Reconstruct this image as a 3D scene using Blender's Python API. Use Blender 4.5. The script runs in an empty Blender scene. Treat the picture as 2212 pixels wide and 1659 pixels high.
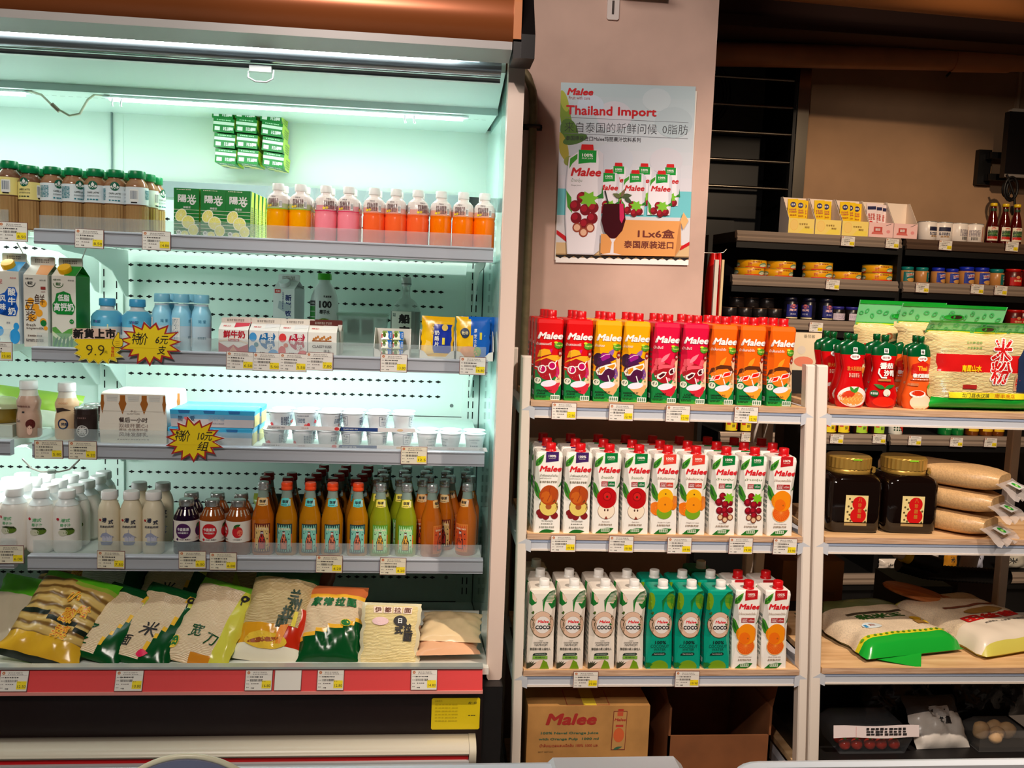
import bpy, math, random
from mathutils import Vector, Matrix, geometry
random.seed(7)
PI = math.pi
C = bpy.context.scene.collection
sc = bpy.context.scene

# ---------------------------------------------------------------- camera
W, H, F = 2212, 1659, 1941.3
YAW, PITCH, ROLL, HC = .0964, .1005, .0384, 1.45
cy_, sy_, cp_, sp_ = math.cos(YAW), math.sin(YAW), math.cos(PITCH), math.sin(PITCH)
cw = Vector((sy_*cp_, cy_*cp_, -sp_))
_r0 = Vector((cy_, -sy_, 0)); _u0 = _r0.cross(cw)
cr = math.cos(ROLL)*_r0 + math.sin(ROLL)*_u0
cu = -math.sin(ROLL)*_r0 + math.cos(ROLL)*_u0
CO = Vector((0, 0, HC))
cam_d = bpy.data.cameras.new('camera'); cam = bpy.data.objects.new('camera', cam_d); C.objects.link(cam)
cam_d.sensor_width = 36; cam_d.sensor_fit = 'HORIZONTAL'; cam_d.lens = F*36/W
cam_d.clip_start = .05; cam_d.clip_end = 60
M = Matrix((( cr.x, cu.x, -cw.x, CO.x), (cr.y, cu.y, -cw.y, CO.y), (cr.z, cu.z, -cw.z, CO.z), (0, 0, 0, 1)))
cam.matrix_world = M
sc.camera = cam
def ray(x, y): return cw + cr*((x-W/2)/F) - cu*((y-H/2)/F)
def P(x, y, Y): d = ray(x, y); return CO + d*(Y/d.y)       # where the sight line of a measured photo point meets the plane at depth Y
def PZ(x, y, Z): d = ray(x, y); return CO + d*((Z-HC)/d.z)
def PR(x, y, off=0.):                                       # ... the leaning front plane of the racks
    z = 1.
    for _ in range(20):
        q = P(x, y, rack_y(z)+off); z = q.z
    return q
def rack_y(z): return 2.30-(1.177-z)*.11

# ---------------------------------------------------------------- view, world, room lamps
vs = sc.view_settings
vs.view_transform = 'Standard'; vs.look = 'None'; vs.gamma = 1; vs.exposure = 0.0; vs.use_curve_mapping = False
wd = bpy.data.worlds.new('world'); sc.world = wd; wd.use_nodes = True
wd.node_tree.nodes['Background'].inputs[0].default_value = (1, .78, .6, 1)
wd.node_tree.nodes['Background'].inputs[1].default_value = .03
try:
    sc.cycles.use_denoising = True; sc.cycles.max_bounces = 7; sc.cycles.transparent_max_bounces = 24
    sc.cycles.sample_clamp_indirect = 6; sc.cycles.caustics_reflective = False; sc.cycles.caustics_refractive = False
except Exception: pass
def spot(name, loc, to, power, col, size=60, blend=.4, r=.03):
    d = bpy.data.lights.new(name, 'SPOT'); d.energy = power; d.color = col; d.spot_size = math.radians(size); d.spot_blend = blend
    d.shadow_soft_size = r
    o = bpy.data.objects.new(name, d); C.objects.link(o); o.location = loc
    o.rotation_euler = (Vector(to)-Vector(loc)).to_track_quat('-Z', 'Y').to_euler()
    o['kind'] = 'structure'; return o
def area(name, loc, to, power, col, sx, sy, parent=None):
    d = bpy.data.lights.new(name, 'AREA'); d.shape = 'RECTANGLE'; d.size = sx; d.size_y = sy; d.energy = power; d.color = col
    o = bpy.data.objects.new(name, d); C.objects.link(o); o.location = loc
    o.rotation_euler = (Vector(to)-Vector(loc)).to_track_quat('-Z', 'Y').to_euler()
    if parent: o.parent = parent
    o['kind'] = 'structure'; return o
WARM = (1, .80, .60)
spot('track_spot', (-.4, -.6, 2.9), (.65, 2.75, 1.35), 165, (1, .83, .75), 40, .6)
spot('track_spot', (1.5, .80, 3.1), (1.35, 2.3, .75), 310, (1, .83, .68), 70, .6)
spot('track_spot', (2.0, 1.5, 3.1), (2.15, 4.0, 1.35), 210, (1, .74, .50), 52, .5)
area('case_fill_lamp', (-.9, -.2, 3.05), (-.55, 2.2, 1.0), 44, (1, .90, .80), .9, .5)  # added fill lamp that brightens the case front, no real fixture

# ---------------------------------------------------------------- materials
_mc = {}
def lin(c): return tuple(((x/255)/12.92 if x/255 <= .04045 else ((x/255+.055)/1.055)**2.4) for x in c)
def mat(c, rough=.45, metal=0, alpha=1., emit=0, trans=0, noise=0, name=None, spec=.5, ior=1.45):
    """c is an sRGB triple 0-255"""
    k = (tuple(c), rough, metal, alpha, emit, trans, noise, spec, ior)
    if k in _mc: return _mc[k]
    m = bpy.data.materials.new(name or 'm%02x%02x%02x' % tuple(int(x) for x in c)); m.use_nodes = True
    b = m.node_tree.nodes['Principled BSDF']; i = b.inputs
    L = lin(c); i['Base Color'].default_value = (*L, 1); i['Roughness'].default_value = rough; i['Metallic'].default_value = metal
    i['Alpha'].default_value = alpha; i['Specular IOR Level'].default_value = spec; i['IOR'].default_value = ior
    if trans: i['Transmission Weight'].default_value = trans
    if emit: i['Emission Color'].default_value = (*L, 1); i['Emission Strength'].default_value = emit
    if noise:
        nt = m.node_tree; t = nt.nodes.new('ShaderNodeTexCoord'); n = nt.nodes.new('ShaderNodeTexNoise'); n.inputs['Scale'].default_value = noise
        n.inputs['Detail'].default_value = 5; r = nt.nodes.new('ShaderNodeValToRGB'); cr2 = r.color_ramp
        cr2.elements[0].position = .3; cr2.elements[0].color = (*[x*.8 for x in L], 1); cr2.elements[1].position = .7; cr2.elements[1].color = (*[min(1, x*1.12) for x in L], 1)
        nt.links.new(t.outputs['Object'], n.inputs['Vector']); nt.links.new(n.outputs['Fac'], r.inputs['Fac']); nt.links.new(r.outputs['Color'], i['Base Color'])
        bm = nt.nodes.new('ShaderNodeBump'); bm.inputs['Strength'].default_value = .08; bm.inputs['Distance'].default_value = .01
        nt.links.new(n.outputs['Fac'], bm.inputs['Height']); nt.links.new(bm.outputs['Normal'], i['Normal'])
    _mc[k] = m; return m
def wood(c1, c2, scale=6., stretch=(1, 14, 14)):
    k = ('wood', c1, c2, scale, stretch)
    if k in _mc: return _mc[k]
    m = bpy.data.materials.new('wood'); m.use_nodes = True; nt = m.node_tree; b = nt.nodes['Principled BSDF']
    t = nt.nodes.new('ShaderNodeTexCoord'); mp = nt.nodes.new('ShaderNodeMapping'); mp.inputs['Scale'].default_value = stretch
    n = nt.nodes.new('ShaderNodeTexNoise'); n.inputs['Scale'].default_value = scale; n.inputs['Detail'].default_value = 6; n.inputs['Distortion'].default_value = .4
    r = nt.nodes.new('ShaderNodeValToRGB'); r.color_ramp.elements[0].position = .35; r.color_ramp.elements[0].color = (*lin(c1), 1)
    r.color_ramp.elements[1].position = .68; r.color_ramp.elements[1].color = (*lin(c2), 1)
    nt.links.new(t.outputs['Object'], mp.inputs['Vector']); nt.links.new(mp.outputs['Vector'], n.inputs['Vector'])
    nt.links.new(n.outputs['Fac'], r.inputs['Fac']); nt.links.new(r.outputs['Color'], b.inputs['Base Color']); b.inputs['Roughness'].default_value = .5
    _mc[k] = m; return m
def noodle_mat(c1, c2, sc1=60, name='noodles'):
    k = ('noodle', c1, c2, sc1)
    if k in _mc: return _mc[k]
    m = bpy.data.materials.new(name); m.use_nodes = True; nt = m.node_tree; b = nt.nodes['Principled BSDF']
    t = nt.nodes.new('ShaderNodeTexCoord'); w_ = nt.nodes.new('ShaderNodeTexWave'); w_.inputs['Scale'].default_value = sc1
    w_.inputs['Distortion'].default_value = 9; w_.inputs['Detail'].default_value = 2; w_.inputs['Detail Scale'].default_value = .35; w_.bands_direction = 'Z'
    r = nt.nodes.new('ShaderNodeValToRGB'); r.color_ramp.elements[0].position = .1; r.color_ramp.elements[0].color = (*lin(c1), 1)
    r.color_ramp.elements[1].position = .5; r.color_ramp.elements[1].color = (*lin(c2), 1)
    nt.links.new(t.outputs['Object'], w_.inputs['Vector']); nt.links.new(w_.outputs['Fac'], r.inputs['Fac']); nt.links.new(r.outputs['Color'], b.inputs['Base Color'])
    bm = nt.nodes.new('ShaderNodeBump'); bm.inputs['Strength'].default_value = .5; bm.inputs['Distance'].default_value = .004
    nt.links.new(w_.outputs['Fac'], bm.inputs['Height']); nt.links.new(bm.outputs['Normal'], b.inputs['Normal'])
    b.inputs['Roughness'].default_value = .28
    _mc[k] = m; return m

# ---------------------------------------------------------------- text outlines (the built-in font)
_tc = {}
def glyphs(s, bold=0., shear=0., font_space=1.):
    k = (s, bold, shear, font_space)
    if k in _tc: return _tc[k]
    cu_ = bpy.data.curves.new('t', 'FONT'); cu_.body = s; cu_.size = 1; cu_.offset = bold; cu_.shear = shear; cu_.resolution_u = 2; cu_.fill_mode = 'FRONT'
    cu_.space_character = font_space
    o = bpy.data.objects.new('t', cu_); C.objects.link(o)
    dg = bpy.context.evaluated_depsgraph_get(); e = o.evaluated_get(dg); me = e.to_mesh()
    vs_ = [(v.co.x, v.co.y) for v in me.vertices]; fs = [tuple(p.vertices) for p in me.polygons]
    # make every face look up
    out = []
    for f in fs:
        a = sum(vs_[f[i]][0]*vs_[f[(i+1) % len(f)]][1]-vs_[f[(i+1) % len(f)]][0]*vs_[f[i]][1] for i in range(len(f)))
        out.append(f if a > 0 else f[::-1])
    e.to_mesh_clear(); bpy.data.objects.remove(o); bpy.data.curves.remove(cu_)
    if not vs_: vs_ = [(0, 0), (1, 0), (0, 1)]; out = []
    xs = [v[0] for v in vs_]; ys = [v[1] for v in vs_]
    _tc[k] = (vs_, out, min(xs), max(xs), min(ys), max(ys)); return _tc[k]

# ---------------------------------------------------------------- mesh accumulator
class G:
    vw = .4; inc = .000025
    def __init__(s): s.v = []; s.f = []; s.maxe = None; s.umin = -1; s.m = []; s.mats = []; s.sm = []; s.map = None; s.lay = 0
    def mi(s, m):
        if m not in s.mats: s.mats.append(m)
        return s.mats.index(m)
    def add(s, vs_, fs, m, smooth=False):
        b = len(s.v); s.v += [tuple(v) for v in vs_]; k = s.mi(m)
        for f in fs: s.f.append(tuple(i+b for i in f)); s.m.append(k); s.sm.append(smooth)
    def box(s, x0, x1, y0, y1, z0, z1, m, bev=0.):
        if bev:
            c = min(bev, (x1-x0)/2.01, (z1-z0)/2.01)
            pts = [(x0+c, z0), (x1-c, z0), (x1, z0+c), (x1, z1-c), (x1-c, z1), (x0+c, z1), (x0, z1-c), (x0, z0+c)]
            return s.prism(pts, y0, y1, m)
        v = [(x, y, z) for z in (z0, z1) for y in (y0, y1) for x in (x0, x1)]
        s.add(v, [(0, 2, 3, 1), (4, 5, 7, 6), (0, 1, 5, 4), (2, 6, 7, 3), (0, 4, 6, 2), (1, 3, 7, 5)], m)
    def prism(s, pts, y0, y1, m):                       # polygon in x,z run along y
        a = sum(pts[i][0]*pts[(i+1) % len(pts)][1]-pts[(i+1) % len(pts)][0]*pts[i][1] for i in range(len(pts)))
        if a < 0: pts = pts[::-1]
        n = len(pts); v = [(x, y0, z) for x, z in pts]+[(x, y1, z) for x, z in pts]
        s.add(v, [tuple(range(n)), tuple(range(2*n-1, n-1, -1))]+[(i, i+n, (i+1) % n+n, (i+1) % n) for i in range(n)], m)
    def ext(s, pts, x0, x1, m, smooth=False):           # polygon in y,z run along x
        a = sum(pts[i][0]*pts[(i+1) % len(pts)][1]-pts[(i+1) % len(pts)][0]*pts[i][1] for i in range(len(pts)))
        if a < 0: pts = pts[::-1]
        n = len(pts); v = [(x0, y, z) for y, z in pts]+[(x1, y, z) for y, z in pts]
        s.add(v, [tuple(range(n-1, -1, -1)), tuple(range(n, 2*n))], m)
        s.add(v, [(i, (i+1) % n, (i+1) % n+n, i+n) for i in range(n)], m, smooth)
    def sheet(s, pts, x0, x1, t, m):                    # bent metal sheet: open y,z polyline with thickness t
        off = []
        for i, p in enumerate(pts):
            a = Vector(pts[max(0, i-1)]); b = Vector(pts[min(len(pts)-1, i+1)]); d = (b-a).normalized(); off.append((p[0]-d.y*t, p[1]+d.x*t))
        s.ext(list(pts)+off[::-1], x0, x1, m)
    def lathe(s, prof, m, n=24, c=(0, 0, 0), axis=None, squash=1., smooth=True, capb=True, capt=True, ang0=0):
        v = []; R = axis.to_track_quat('Z', 'Y').to_matrix() if axis else None
        for r, z in prof:
            for i in range(n):
                a = 2*PI*i/n+ang0; p = Vector((r*math.cos(a), r*squash*math.sin(a), z))
                if R: p = R @ p
                v.append((p.x+c[0], p.y+c[1], p.z+c[2]))
        f = [(k*n+i, k*n+(i+1) % n, (k+1)*n+(i+1) % n, (k+1)*n+i) for k in range(len(prof)-1) for i in range(n)]
        s.add(v, f, m, smooth)
        if capb: s.add(v[:n], [tuple(range(n-1, -1, -1))], m)
        if capt: s.add(v[-n:], [tuple(range(n))], m)
    def loft(s, rings, m, smooth=True, cap=True):
        n = len(rings[0]); v = [p for r in rings for p in r]
        f = [(k*n+i, k*n+(i+1) % n, (k+1)*n+(i+1) % n, (k+1)*n+i) for k in range(len(rings)-1) for i in range(n)]
        s.add(v, f, m, smooth)
        if cap: s.add(rings[0], [tuple(range(n-1, -1, -1))], m); s.add(rings[-1], [tuple(range(n))], m)
    def tube(s, pts, r, m, n=10):
        pts = [Vector(p) for p in pts]; rings = []; ref = Vector((0, 0, 1))
        for i, p in enumerate(pts):
            d = (pts[min(len(pts)-1, i+1)]-pts[max(0, i-1)]).normalized()
            if abs(d.dot(ref)) > .95: ref = Vector((1, 0, 0))
            a = d.cross(ref).normalized(); b = a.cross(d); ref = b
            rr = r[i] if isinstance(r, (list, tuple)) else r
            rings.append([p+(a*math.cos(2*PI*k/n)+b*math.sin(2*PI*k/n))*rr for k in range(n)])
        s.loft(rings[::-1], m)
    # ---- printing on a surface: map(u, v, h) -> point; every call lies one layer above the last
    def on(s, fn, h0=.0004): s.map = fn; s.lay = h0; s.maxe = getattr(fn, 'maxe', None); s.umin = getattr(fn, 'umin', -1); return s
    def _put(s, v2, fs, m):
        if s.maxe:                                       # cut the long faces of a print so that it follows a bent surface
            out = []; nv = list(v2); st = []
            for f in fs: st += [(f[0], f[i], f[i+1]) for i in range(1, len(f)-1)]
            L2 = s.maxe**2; mid = {}
            while st:
                t = st.pop(); q = [nv[i] for i in t]
                if max(abs(p[0]) for p in q) < s.umin: out.append(t); continue
                d = [(q[i][0]-q[(i+1) % 3][0])**2+((q[i][1]-q[(i+1) % 3][1])**2)*s.vw for i in range(3)]; k = d.index(max(d))
                if d[k] < L2 or len(nv) > 6000: out.append(t); continue
                a, b, c = t[k], t[(k+1) % 3], t[(k+2) % 3]; e = (min(a, b), max(a, b))
                if e not in mid: mid[e] = len(nv); nv.append(((nv[a][0]+nv[b][0])/2, (nv[a][1]+nv[b][1])/2))
                st += [(a, mid[e], c), (mid[e], b, c)]
            v2, fs = nv, out
        s.add([s.map(u, v, s.lay) for u, v in v2], fs, m); s.lay += s.inc
    def rect(s, u0, u1, v0, v1, m, n=1, nv=1):
        v = [(u0+(u1-u0)*i/n, v0+(v1-v0)*j/nv) for j in range(nv+1) for i in range(n+1)]
        s._put(v, [(j*(n+1)+i, j*(n+1)+i+1, (j+1)*(n+1)+i+1, (j+1)*(n+1)+i) for j in range(nv) for i in range(n)], m)
    def ell(s, u, v, a, b, m, n=20, rot=0., k=1, hole=0.):
        c_, s_ = math.cos(rot), math.sin(rot); V = [] if hole else [(u, v)]; rr = [hole+(1-hole)*j/k for j in range(0 if hole else 1, k+1)]
        for q in rr:
            for i in range(n):
                x, y = a*q*math.cos(2*PI*i/n), b*q*math.sin(2*PI*i/n); V.append((u+x*c_-y*s_, v+x*s_+y*c_))
        b0 = 0 if hole else 1; fs = [] if hole else [(0, 1+i, 1+(i+1) % n) for i in range(n)]
        for j in range(len(rr)-1):
            fs += [(b0+j*n+i, b0+(j+1)*n+i, b0+(j+1)*n+(i+1) % n, b0+j*n+(i+1) % n) for i in range(n)]
        s._put(V, fs, m)
    def poly(s, pts, m):
        a = sum(pts[i][0]*pts[(i+1) % len(pts)][1]-pts[(i+1) % len(pts)][0]*pts[i][1] for i in range(len(pts)))
        if a < 0: pts = pts[::-1]
        tri = geometry.tessellate_polygon([[Vector((x, y, 0)) for x, y in pts]]); out = []
        for t in tri:
            q = [pts[i] for i in t]; ar = (q[1][0]-q[0][0])*(q[2][1]-q[0][1])-(q[2][0]-q[0][0])*(q[1][1]-q[0][1])
            out.append(tuple(t) if ar > 0 else tuple(t)[::-1])
        s._put(pts, out, m)
    def leaf(s, u, v, L, wd_, ang, m, vein=None):
        c_, s_ = math.cos(ang), math.sin(ang); pts = []
        for i in range(9): t = i/8; pts.append((L*t, wd_*math.sin(PI*t**.8)))
        for i in range(7, 0, -1): t = i/8; pts.append((L*t, -wd_*.8*math.sin(PI*t**.8)))
        s.poly([(u+x*c_-y*s_, v+x*s_+y*c_) for x, y in pts], m)
        if vein: s.line([(u, v), (u+L*.95*c_, v+L*.95*s_)], wd_*.12, vein)
    def line(s, pts, w_, m):
        V = []; n = len(pts)
        for i, p in enumerate(pts):
            a = Vector(pts[max(0, i-1)]); b = Vector(pts[min(n-1, i+1)]); d = (b-a).normalized() if (b-a).length else Vector((1, 0))
            V += [(p[0]+d.y*w_/2, p[1]-d.x*w_/2), (p[0]-d.y*w_/2, p[1]+d.x*w_/2)]
        s._put(V, [(2*i, 2*i+2, 2*i+3, 2*i+1) for i in range(n-1)], m)
    def text(s, t, u, v, w_, h, m, bold=0., shear=0., rot=0.):
        """fit text to a w x h box centred on u, v (either may be None: keep the proportions)"""
        vs_, fs, x0, x1, y0, y1 = glyphs(t, min(0, bold), shear)
        offs = [(0, 0)]
        if bold > 0:                                     # heavier weight: the outline laid a few times round a small circle
            k_ = 3 if bold <= .02 else (5 if bold <= .04 else 8); offs = [(bold*math.cos(2*PI*i/k_), bold*math.sin(2*PI*i/k_)) for i in range(k_)]
            x0 -= bold; x1 += bold; y0 -= bold; y1 += bold
        sx = w_/(x1-x0) if w_ else None; sy = h/(y1-y0) if h else None
        if sx is None: sx = sy
        if sy is None: sy = sx
        c_, s_ = math.cos(rot), math.sin(rot); mx, my = (x0+x1)/2, (y0+y1)/2
        for ox, oy in offs: s._put([(u+(x+ox-mx)*sx*c_-(y+oy-my)*sy*s_, v+(x+ox-mx)*sx*s_+(y+oy-my)*sy*c_) for x, y in vs_], fs, m)
    def scrib(s, u, v, w_, h, m, n=5, rows=1, seed=1):
        """fine print too small to read: short dark dashes"""
        rg = random.Random(seed); V = []; Fc = []
        for r in range(rows):
            vv = v+h/2-h*(r+.5)/rows; x = u-w_/2
            for i in range(n):
                L = w_/n*rg.uniform(.55, .9); hh = h/rows*rg.uniform(.28, .45); b = len(V)
                V += [(x, vv-hh), (x+L, vv-hh), (x+L, vv+hh), (x, vv+hh)]; Fc.append((b, b+1, b+2, b+3)); x += w_/n
        s._put(V, Fc, m)
    def bars(s, u, v, w_, h, m, n=14, seed=2):
        rg = random.Random(seed); V = []; Fc = []; x = u-w_/2
        for i in range(n):
            L = w_/n*rg.uniform(.25, .75); b = len(V); V += [(x, v-h/2), (x+L, v-h/2), (x+L, v+h/2), (x, v+h/2)]; Fc.append((b, b+1, b+2, b+3)); x += w_/n
        s._put(V, Fc, m)
    def build(s, name, parent=None, label=None):
        me = bpy.data.meshes.new(name); me.from_pydata(s.v, [], s.f)
        for m in s.mats: me.materials.append(m)
        me.polygons.foreach_set('material_index', s.m); me.polygons.foreach_set('use_smooth', s.sm); me.update()
        o = bpy.data.objects.new(name, me); C.objects.link(o)
        if parent: o.parent = parent
        if label: o['label'] = label
        return o
def flat(o3, ux, uz, n):                                 # plane map: origin, u axis, v axis, outward normal
    o3, ux, uz, n = Vector(o3), Vector(ux), Vector(uz), Vector(n)
    return lambda u, v, h: o3+ux*u+uz*v+n*h
def front(y=0., x=0., z=0.): return lambda u, v, h: (x+u, y-h, z+v)
def cyl(rf, y=0., a0=0.):                                # wrap on a lathe body whose radius at height v is rf(v)
    def fn(u, v, h):
        r = rf(v) if callable(rf) else rf; a = u/r+a0; return ((r+h)*math.sin(a), y-(r+h)*math.cos(a), v)
    fn.maxe = .007
    return fn
def prof_r(prof):
    def rf(v):
        for (r0, z0), (r1, z1) in zip(prof, prof[1:]):
            if z0 <= v <= z1 and z1 > z0: return r0+(r1-r0)*(v-z0)/(z1-z0)
        return prof[-1][0]
    return rf
def thing(name, loc=(0, 0, 0), label=None, cat=None, group=None, rz=0.):
    o = bpy.data.objects.new(name, None); C.objects.link(o); o.location = loc; o.rotation_euler = (0, 0, rz); o.empty_display_size = .02
    return tag(o, label, cat, group)
def tag(o, label=None, cat=None, group=None):
    if label: o['label'] = label
    if cat: o['category'] = cat
    if group: o['group'] = group
    return o
def struct(o): o['kind'] = 'structure'; return o
def kids(o): return [x for x in KIDS.get(o.name, [])]
KIDS = {}
def reg(o):
    ch = [x for x in C.objects if x.parent == o]; KIDS[o.name] = ch
    for c_ in ch: KIDS[c_.name] = [x for x in C.objects if x.parent == c_]
    return o
def dup(root, loc, rz=0., label=None, group=None, rot=None, scale=None):
    r = root.copy(); C.objects.link(r); r.location = loc; r.rotation_euler = rot or (0, 0, rz)
    if scale: r.scale = scale
    if label: r['label'] = label
    if group: r['group'] = group
    for ch in kids(root):
        c_ = ch.copy(); C.objects.link(c_); c_.parent = r
        for g in kids(ch):
            d = g.copy(); C.objects.link(d); d.parent = c_
    return r
class Proto:
    """first placement moves the prototype itself, later ones copy it"""
    def __init__(s, root): s.o = reg(root); s.used = False
    def put(s, loc, rz=0., label=None, group=None, rot=None, scale=None):
        if not s.used:
            s.used = True; o = s.o; o.location = loc; o.rotation_euler = rot or (0, 0, rz)
            if scale: o.scale = scale
            if label: o['label'] = label
            if group: o['group'] = group
            return o
        return dup(s.o, loc, rz, label, group, rot, scale)
ORD = ['first', 'second', 'third', 'fourth', 'fifth', 'sixth', 'seventh', 'eighth', 'ninth', 'tenth', 'eleventh', 'twelfth']
# common paints
WHITE = mat((236, 236, 232)); BLACK = mat((14, 12, 12)); INK = mat((35, 32, 34), .6); RED = mat((205, 12, 20), .35); GREEN = mat((12, 130, 50)); YEL = mat((250, 215, 20))
CLEAR = mat((235, 245, 245), .06, alpha=.18); CLEAR2 = mat((220, 235, 232), .08, alpha=.4); FILM = mat((245, 245, 245), .12, alpha=.12)
# ================================================================ ROOM
wallm = mat((196, 166, 152), .75, noise=3.5); wallb = mat((176, 138, 104), .8, noise=2.5)
g = G(); g.box(-3, 4.5, -1.5, 5.6, -.05, 0, mat((120, 112, 105), .35, noise=4)); struct(g.build('floor'))
g = G(); g.box(-3, 4.5, -1.5, 4.6, 3.3, 3.35, mat((60, 45, 38), .9)); struct(g.build('ceiling'))
g = G(); g.box(.222, .85, 2.75, 3.3, 0, 3.3, wallm); struct(g.build('wall_middle'))
wx0, wx1 = 1.12, 1.905
g = G(); g.box(-3, wx0, 4.6, 4.75, 0, 3.3, wallb); g.box(wx1, 4.5, 4.6, 4.75, 0, 3.3, wallb); g.box(wx0, wx1, 4.6, 4.75, 2.8, 3.3, wallb); g.box(wx0, wx1, 4.6, 4.75, 0, 1.2, wallb)
struct(g.build('wall_back'))
g = G(); g.box(3.42, 3.5, 2.6, 4.6, 0, 3.3, mat((150, 120, 95), .8)); struct(g.build('wall_right'))
# beam over the back wall
z = P(1553, 55, 4.15).z
g = G(); g.box(.86, 3.42, 4.15, 4.6, z, 3.3, mat((84, 54, 42), .75)); g.box(.86, 3.42, 4.13, 4.15, z, z+.05, mat((74, 48, 38), .7)); struct(g.build('trim_1'))
# barred window
steel = mat((190, 180, 165), .22, 1.); dk = mat((10, 10, 11), .6)
g = G(); g.box(wx0, wx1, 5.35, 5.4, 1.2, 2.8, dk); g.box(wx0-.02, wx0, 4.75, 5.4, 1.2, 2.8, dk); g.box(wx1, wx1+.02, 4.75, 5.4, 1.2, 2.8, dk)  # black box stands in for the darkness outside the opening
g.box(wx0, wx1, 4.75, 5.4, 1.18, 1.2, dk); g.box(wx0, wx1, 4.75, 5.4, 2.8, 2.82, dk)
win = struct(g.build('window_1'))
xf = P(1728, 300, 4.58).x
g = G(); g.box(xf-.032, xf+.028, 4.555, 4.6, 1.2, z, steel); g.box(xf-.05, xf-.034, 4.565, 4.6, 1.2, z, BLACK); struct(g.build('window_frame', win))
for y in (169.5, 229, 287.5, 348, 406):
    zz = P(1630, y, 4.58).z; g = G(); g.tube([(wx0-.1, 4.58, zz), (xf-.03, 4.58, zz)], .009, steel); struct(g.build('window_bar', win))
g = G(); g.box(wx0+.02, wx1-.06, 4.96, 4.965, 1.22, 2.36, mat((26, 27, 29), .35)); g.box(wx0+.02, wx1-.22, 4.94, 4.955, 1.24, 1.9, mat((34, 35, 37), .35)); struct(g.build('window_pane', win))
# outdoor unit seen through the bars
t = thing('air_conditioner_unit', (1.45, 5.1, 2.4), 'grey air conditioner outdoor unit with round fan grille behind window bars', 'air conditioner')
g = G(); g.box(-.4, .4, -.06, .12, -.02, .4, mat((95, 100, 100), .5)); g.build('casing', t)
g = G(); gm = mat((60, 64, 64), .4, .3)
for r in [.04+.02*i for i in range(9)]:
    g.tube([(r*math.cos(a), -.075, .2+r*math.sin(a)) for a in [2*PI*i/28 for i in range(29)]], .0035, gm, 5)
g.build('fan_grille', t)
g = G(); g.box(wx0+.02, wx1-.1, 5.0, 5.15, 2.18, 2.3, mat((120, 124, 126), .5)); tag(g.build('vent_tray'), 'pale metal drip tray below the outdoor unit behind the window', 'tray')
# pipes
a = P(1552, 117, 4.35); b = P(2200, 130, 4.35); d = (b-a); a2 = a-d*.3; b2 = a+d*1.06
pm = mat((192, 128, 88), .45, noise=5)
t = thing('drain_pipe', a2, 'thick brown painted pipe running below the dark beam on back wall', 'pipe')
g = G(); g.tube([(0, 0, 0), b2-a2], .056, pm, 24); g.build('pipe', t)
j = P(2055, 128, 4.35)-a2
g = G(); g.tube([j, j+d*.3/d.length], .060, pm, 24); g.build('pipe_collar', t)
g = G(); g.tube([j+Vector((0, 0, -.062)), j+Vector((-.02, 0, -.085))], .006, BLACK, 6); g.build('clamp', t)
a = P(1930, -18, 3.6); b = P(2212, 8, 3.6)
g = G(); g.tube([a-(b-a)*2, b+(b-a)], .07, mat((170, 105, 55), .5), 20); tag(g.build('ceiling_pipe'), 'brown pipe just under the ceiling in front of the dark beam', 'pipe')
# conduit on the column
cm = mat((120, 108, 80), .55, .3, noise=40)
t = thing('cable_conduit', (0, 0, 0), 'weathered metal cable conduit with a bend on the pillar', 'conduit')
g = G(); pts = [(.23, 2.72, 2.13), (.25, 2.72, 2.118), (.275, 2.725, 2.09), (.292, 2.73, 2.05), (.297, 2.732, 2.0), (.297, 2.732, .35)]
g.tube(pts, .0125, cm, 12); g.build('pipe', t)
for zz in (P(1157, 275, 2.74).z, 1.1):
    g = G(); g.box(.268, .326, 2.742, 2.75, zz-.008, zz+.008, mat((60, 55, 50), .5, .6)); g.tube([(.279, 2.742, zz), (.279, 2.725, zz), (.315, 2.718, zz), (.315, 2.742, zz)], .006, mat((60, 55, 50), .5, .6), 8)
    for x in (.272, .321): g.lathe([(.006, 0), (.005, .005)], BLACK, 10, (x, 2.742, zz), axis=Vector((0, -1, 0)))
    g.build('clamp', t)
# metal bracket at the top of the column
b = P(1324, 42, 2.74); g = G(); g.box(b.x-.018, b.x+.018, 2.742, 2.75, b.z, b.z+.14, mat((215, 205, 200), .4, .2), .004)
g.on(front(2.742)); g.rect(b.x-.004, b.x+.003, b.z+.015, b.z+.055, mat((60, 50, 45))); g.box(b.x-.02, b.x+.12, 2.60, 2.75, b.z+.085, b.z+.1, mat((190, 180, 172), .5))
tag(g.build('wall_bracket'), 'white slotted metal bracket screwed high on the pillar', 'bracket')
# red board standing behind the column and hanging red bags
a = P(1536, 318, 3.25)
g = G(); g.box(.86, .885, 3.1, 3.3, 1.0, a.z, mat((150, 22, 20), .4)); tag(g.build('red_board'), 'narrow red board edge standing behind the pillar', 'board')
def hang(px, w_, m1, m2, lab):
    p = P(px, 547, 3.15); q = P(px, 700, 3.15); h = p.z-q.z
    t = thing('hanging_pack', (p.x, 3.15, p.z), lab, 'bag', 'packs hanging beside the pillar')
    g = G(); rings = []
    for k in range(9):
        f = k/8; ww = w_*(.35+.65*min(1, math.sin(PI*min(1, f*.9+.05))*1.1)); rings.append([(ww*math.cos(2*PI*i/10), .05*math.sin(2*PI*i/10)*(.4+f), -h*f) for i in range(10)])
    g.loft(rings[::-1], m1); g.build('pouch', t)
    g = G(); g.box(-w_*.5, w_*.1, -.062, -.05, -h*.9, -h*.1, m2); g.build('label_strip', t)
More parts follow.
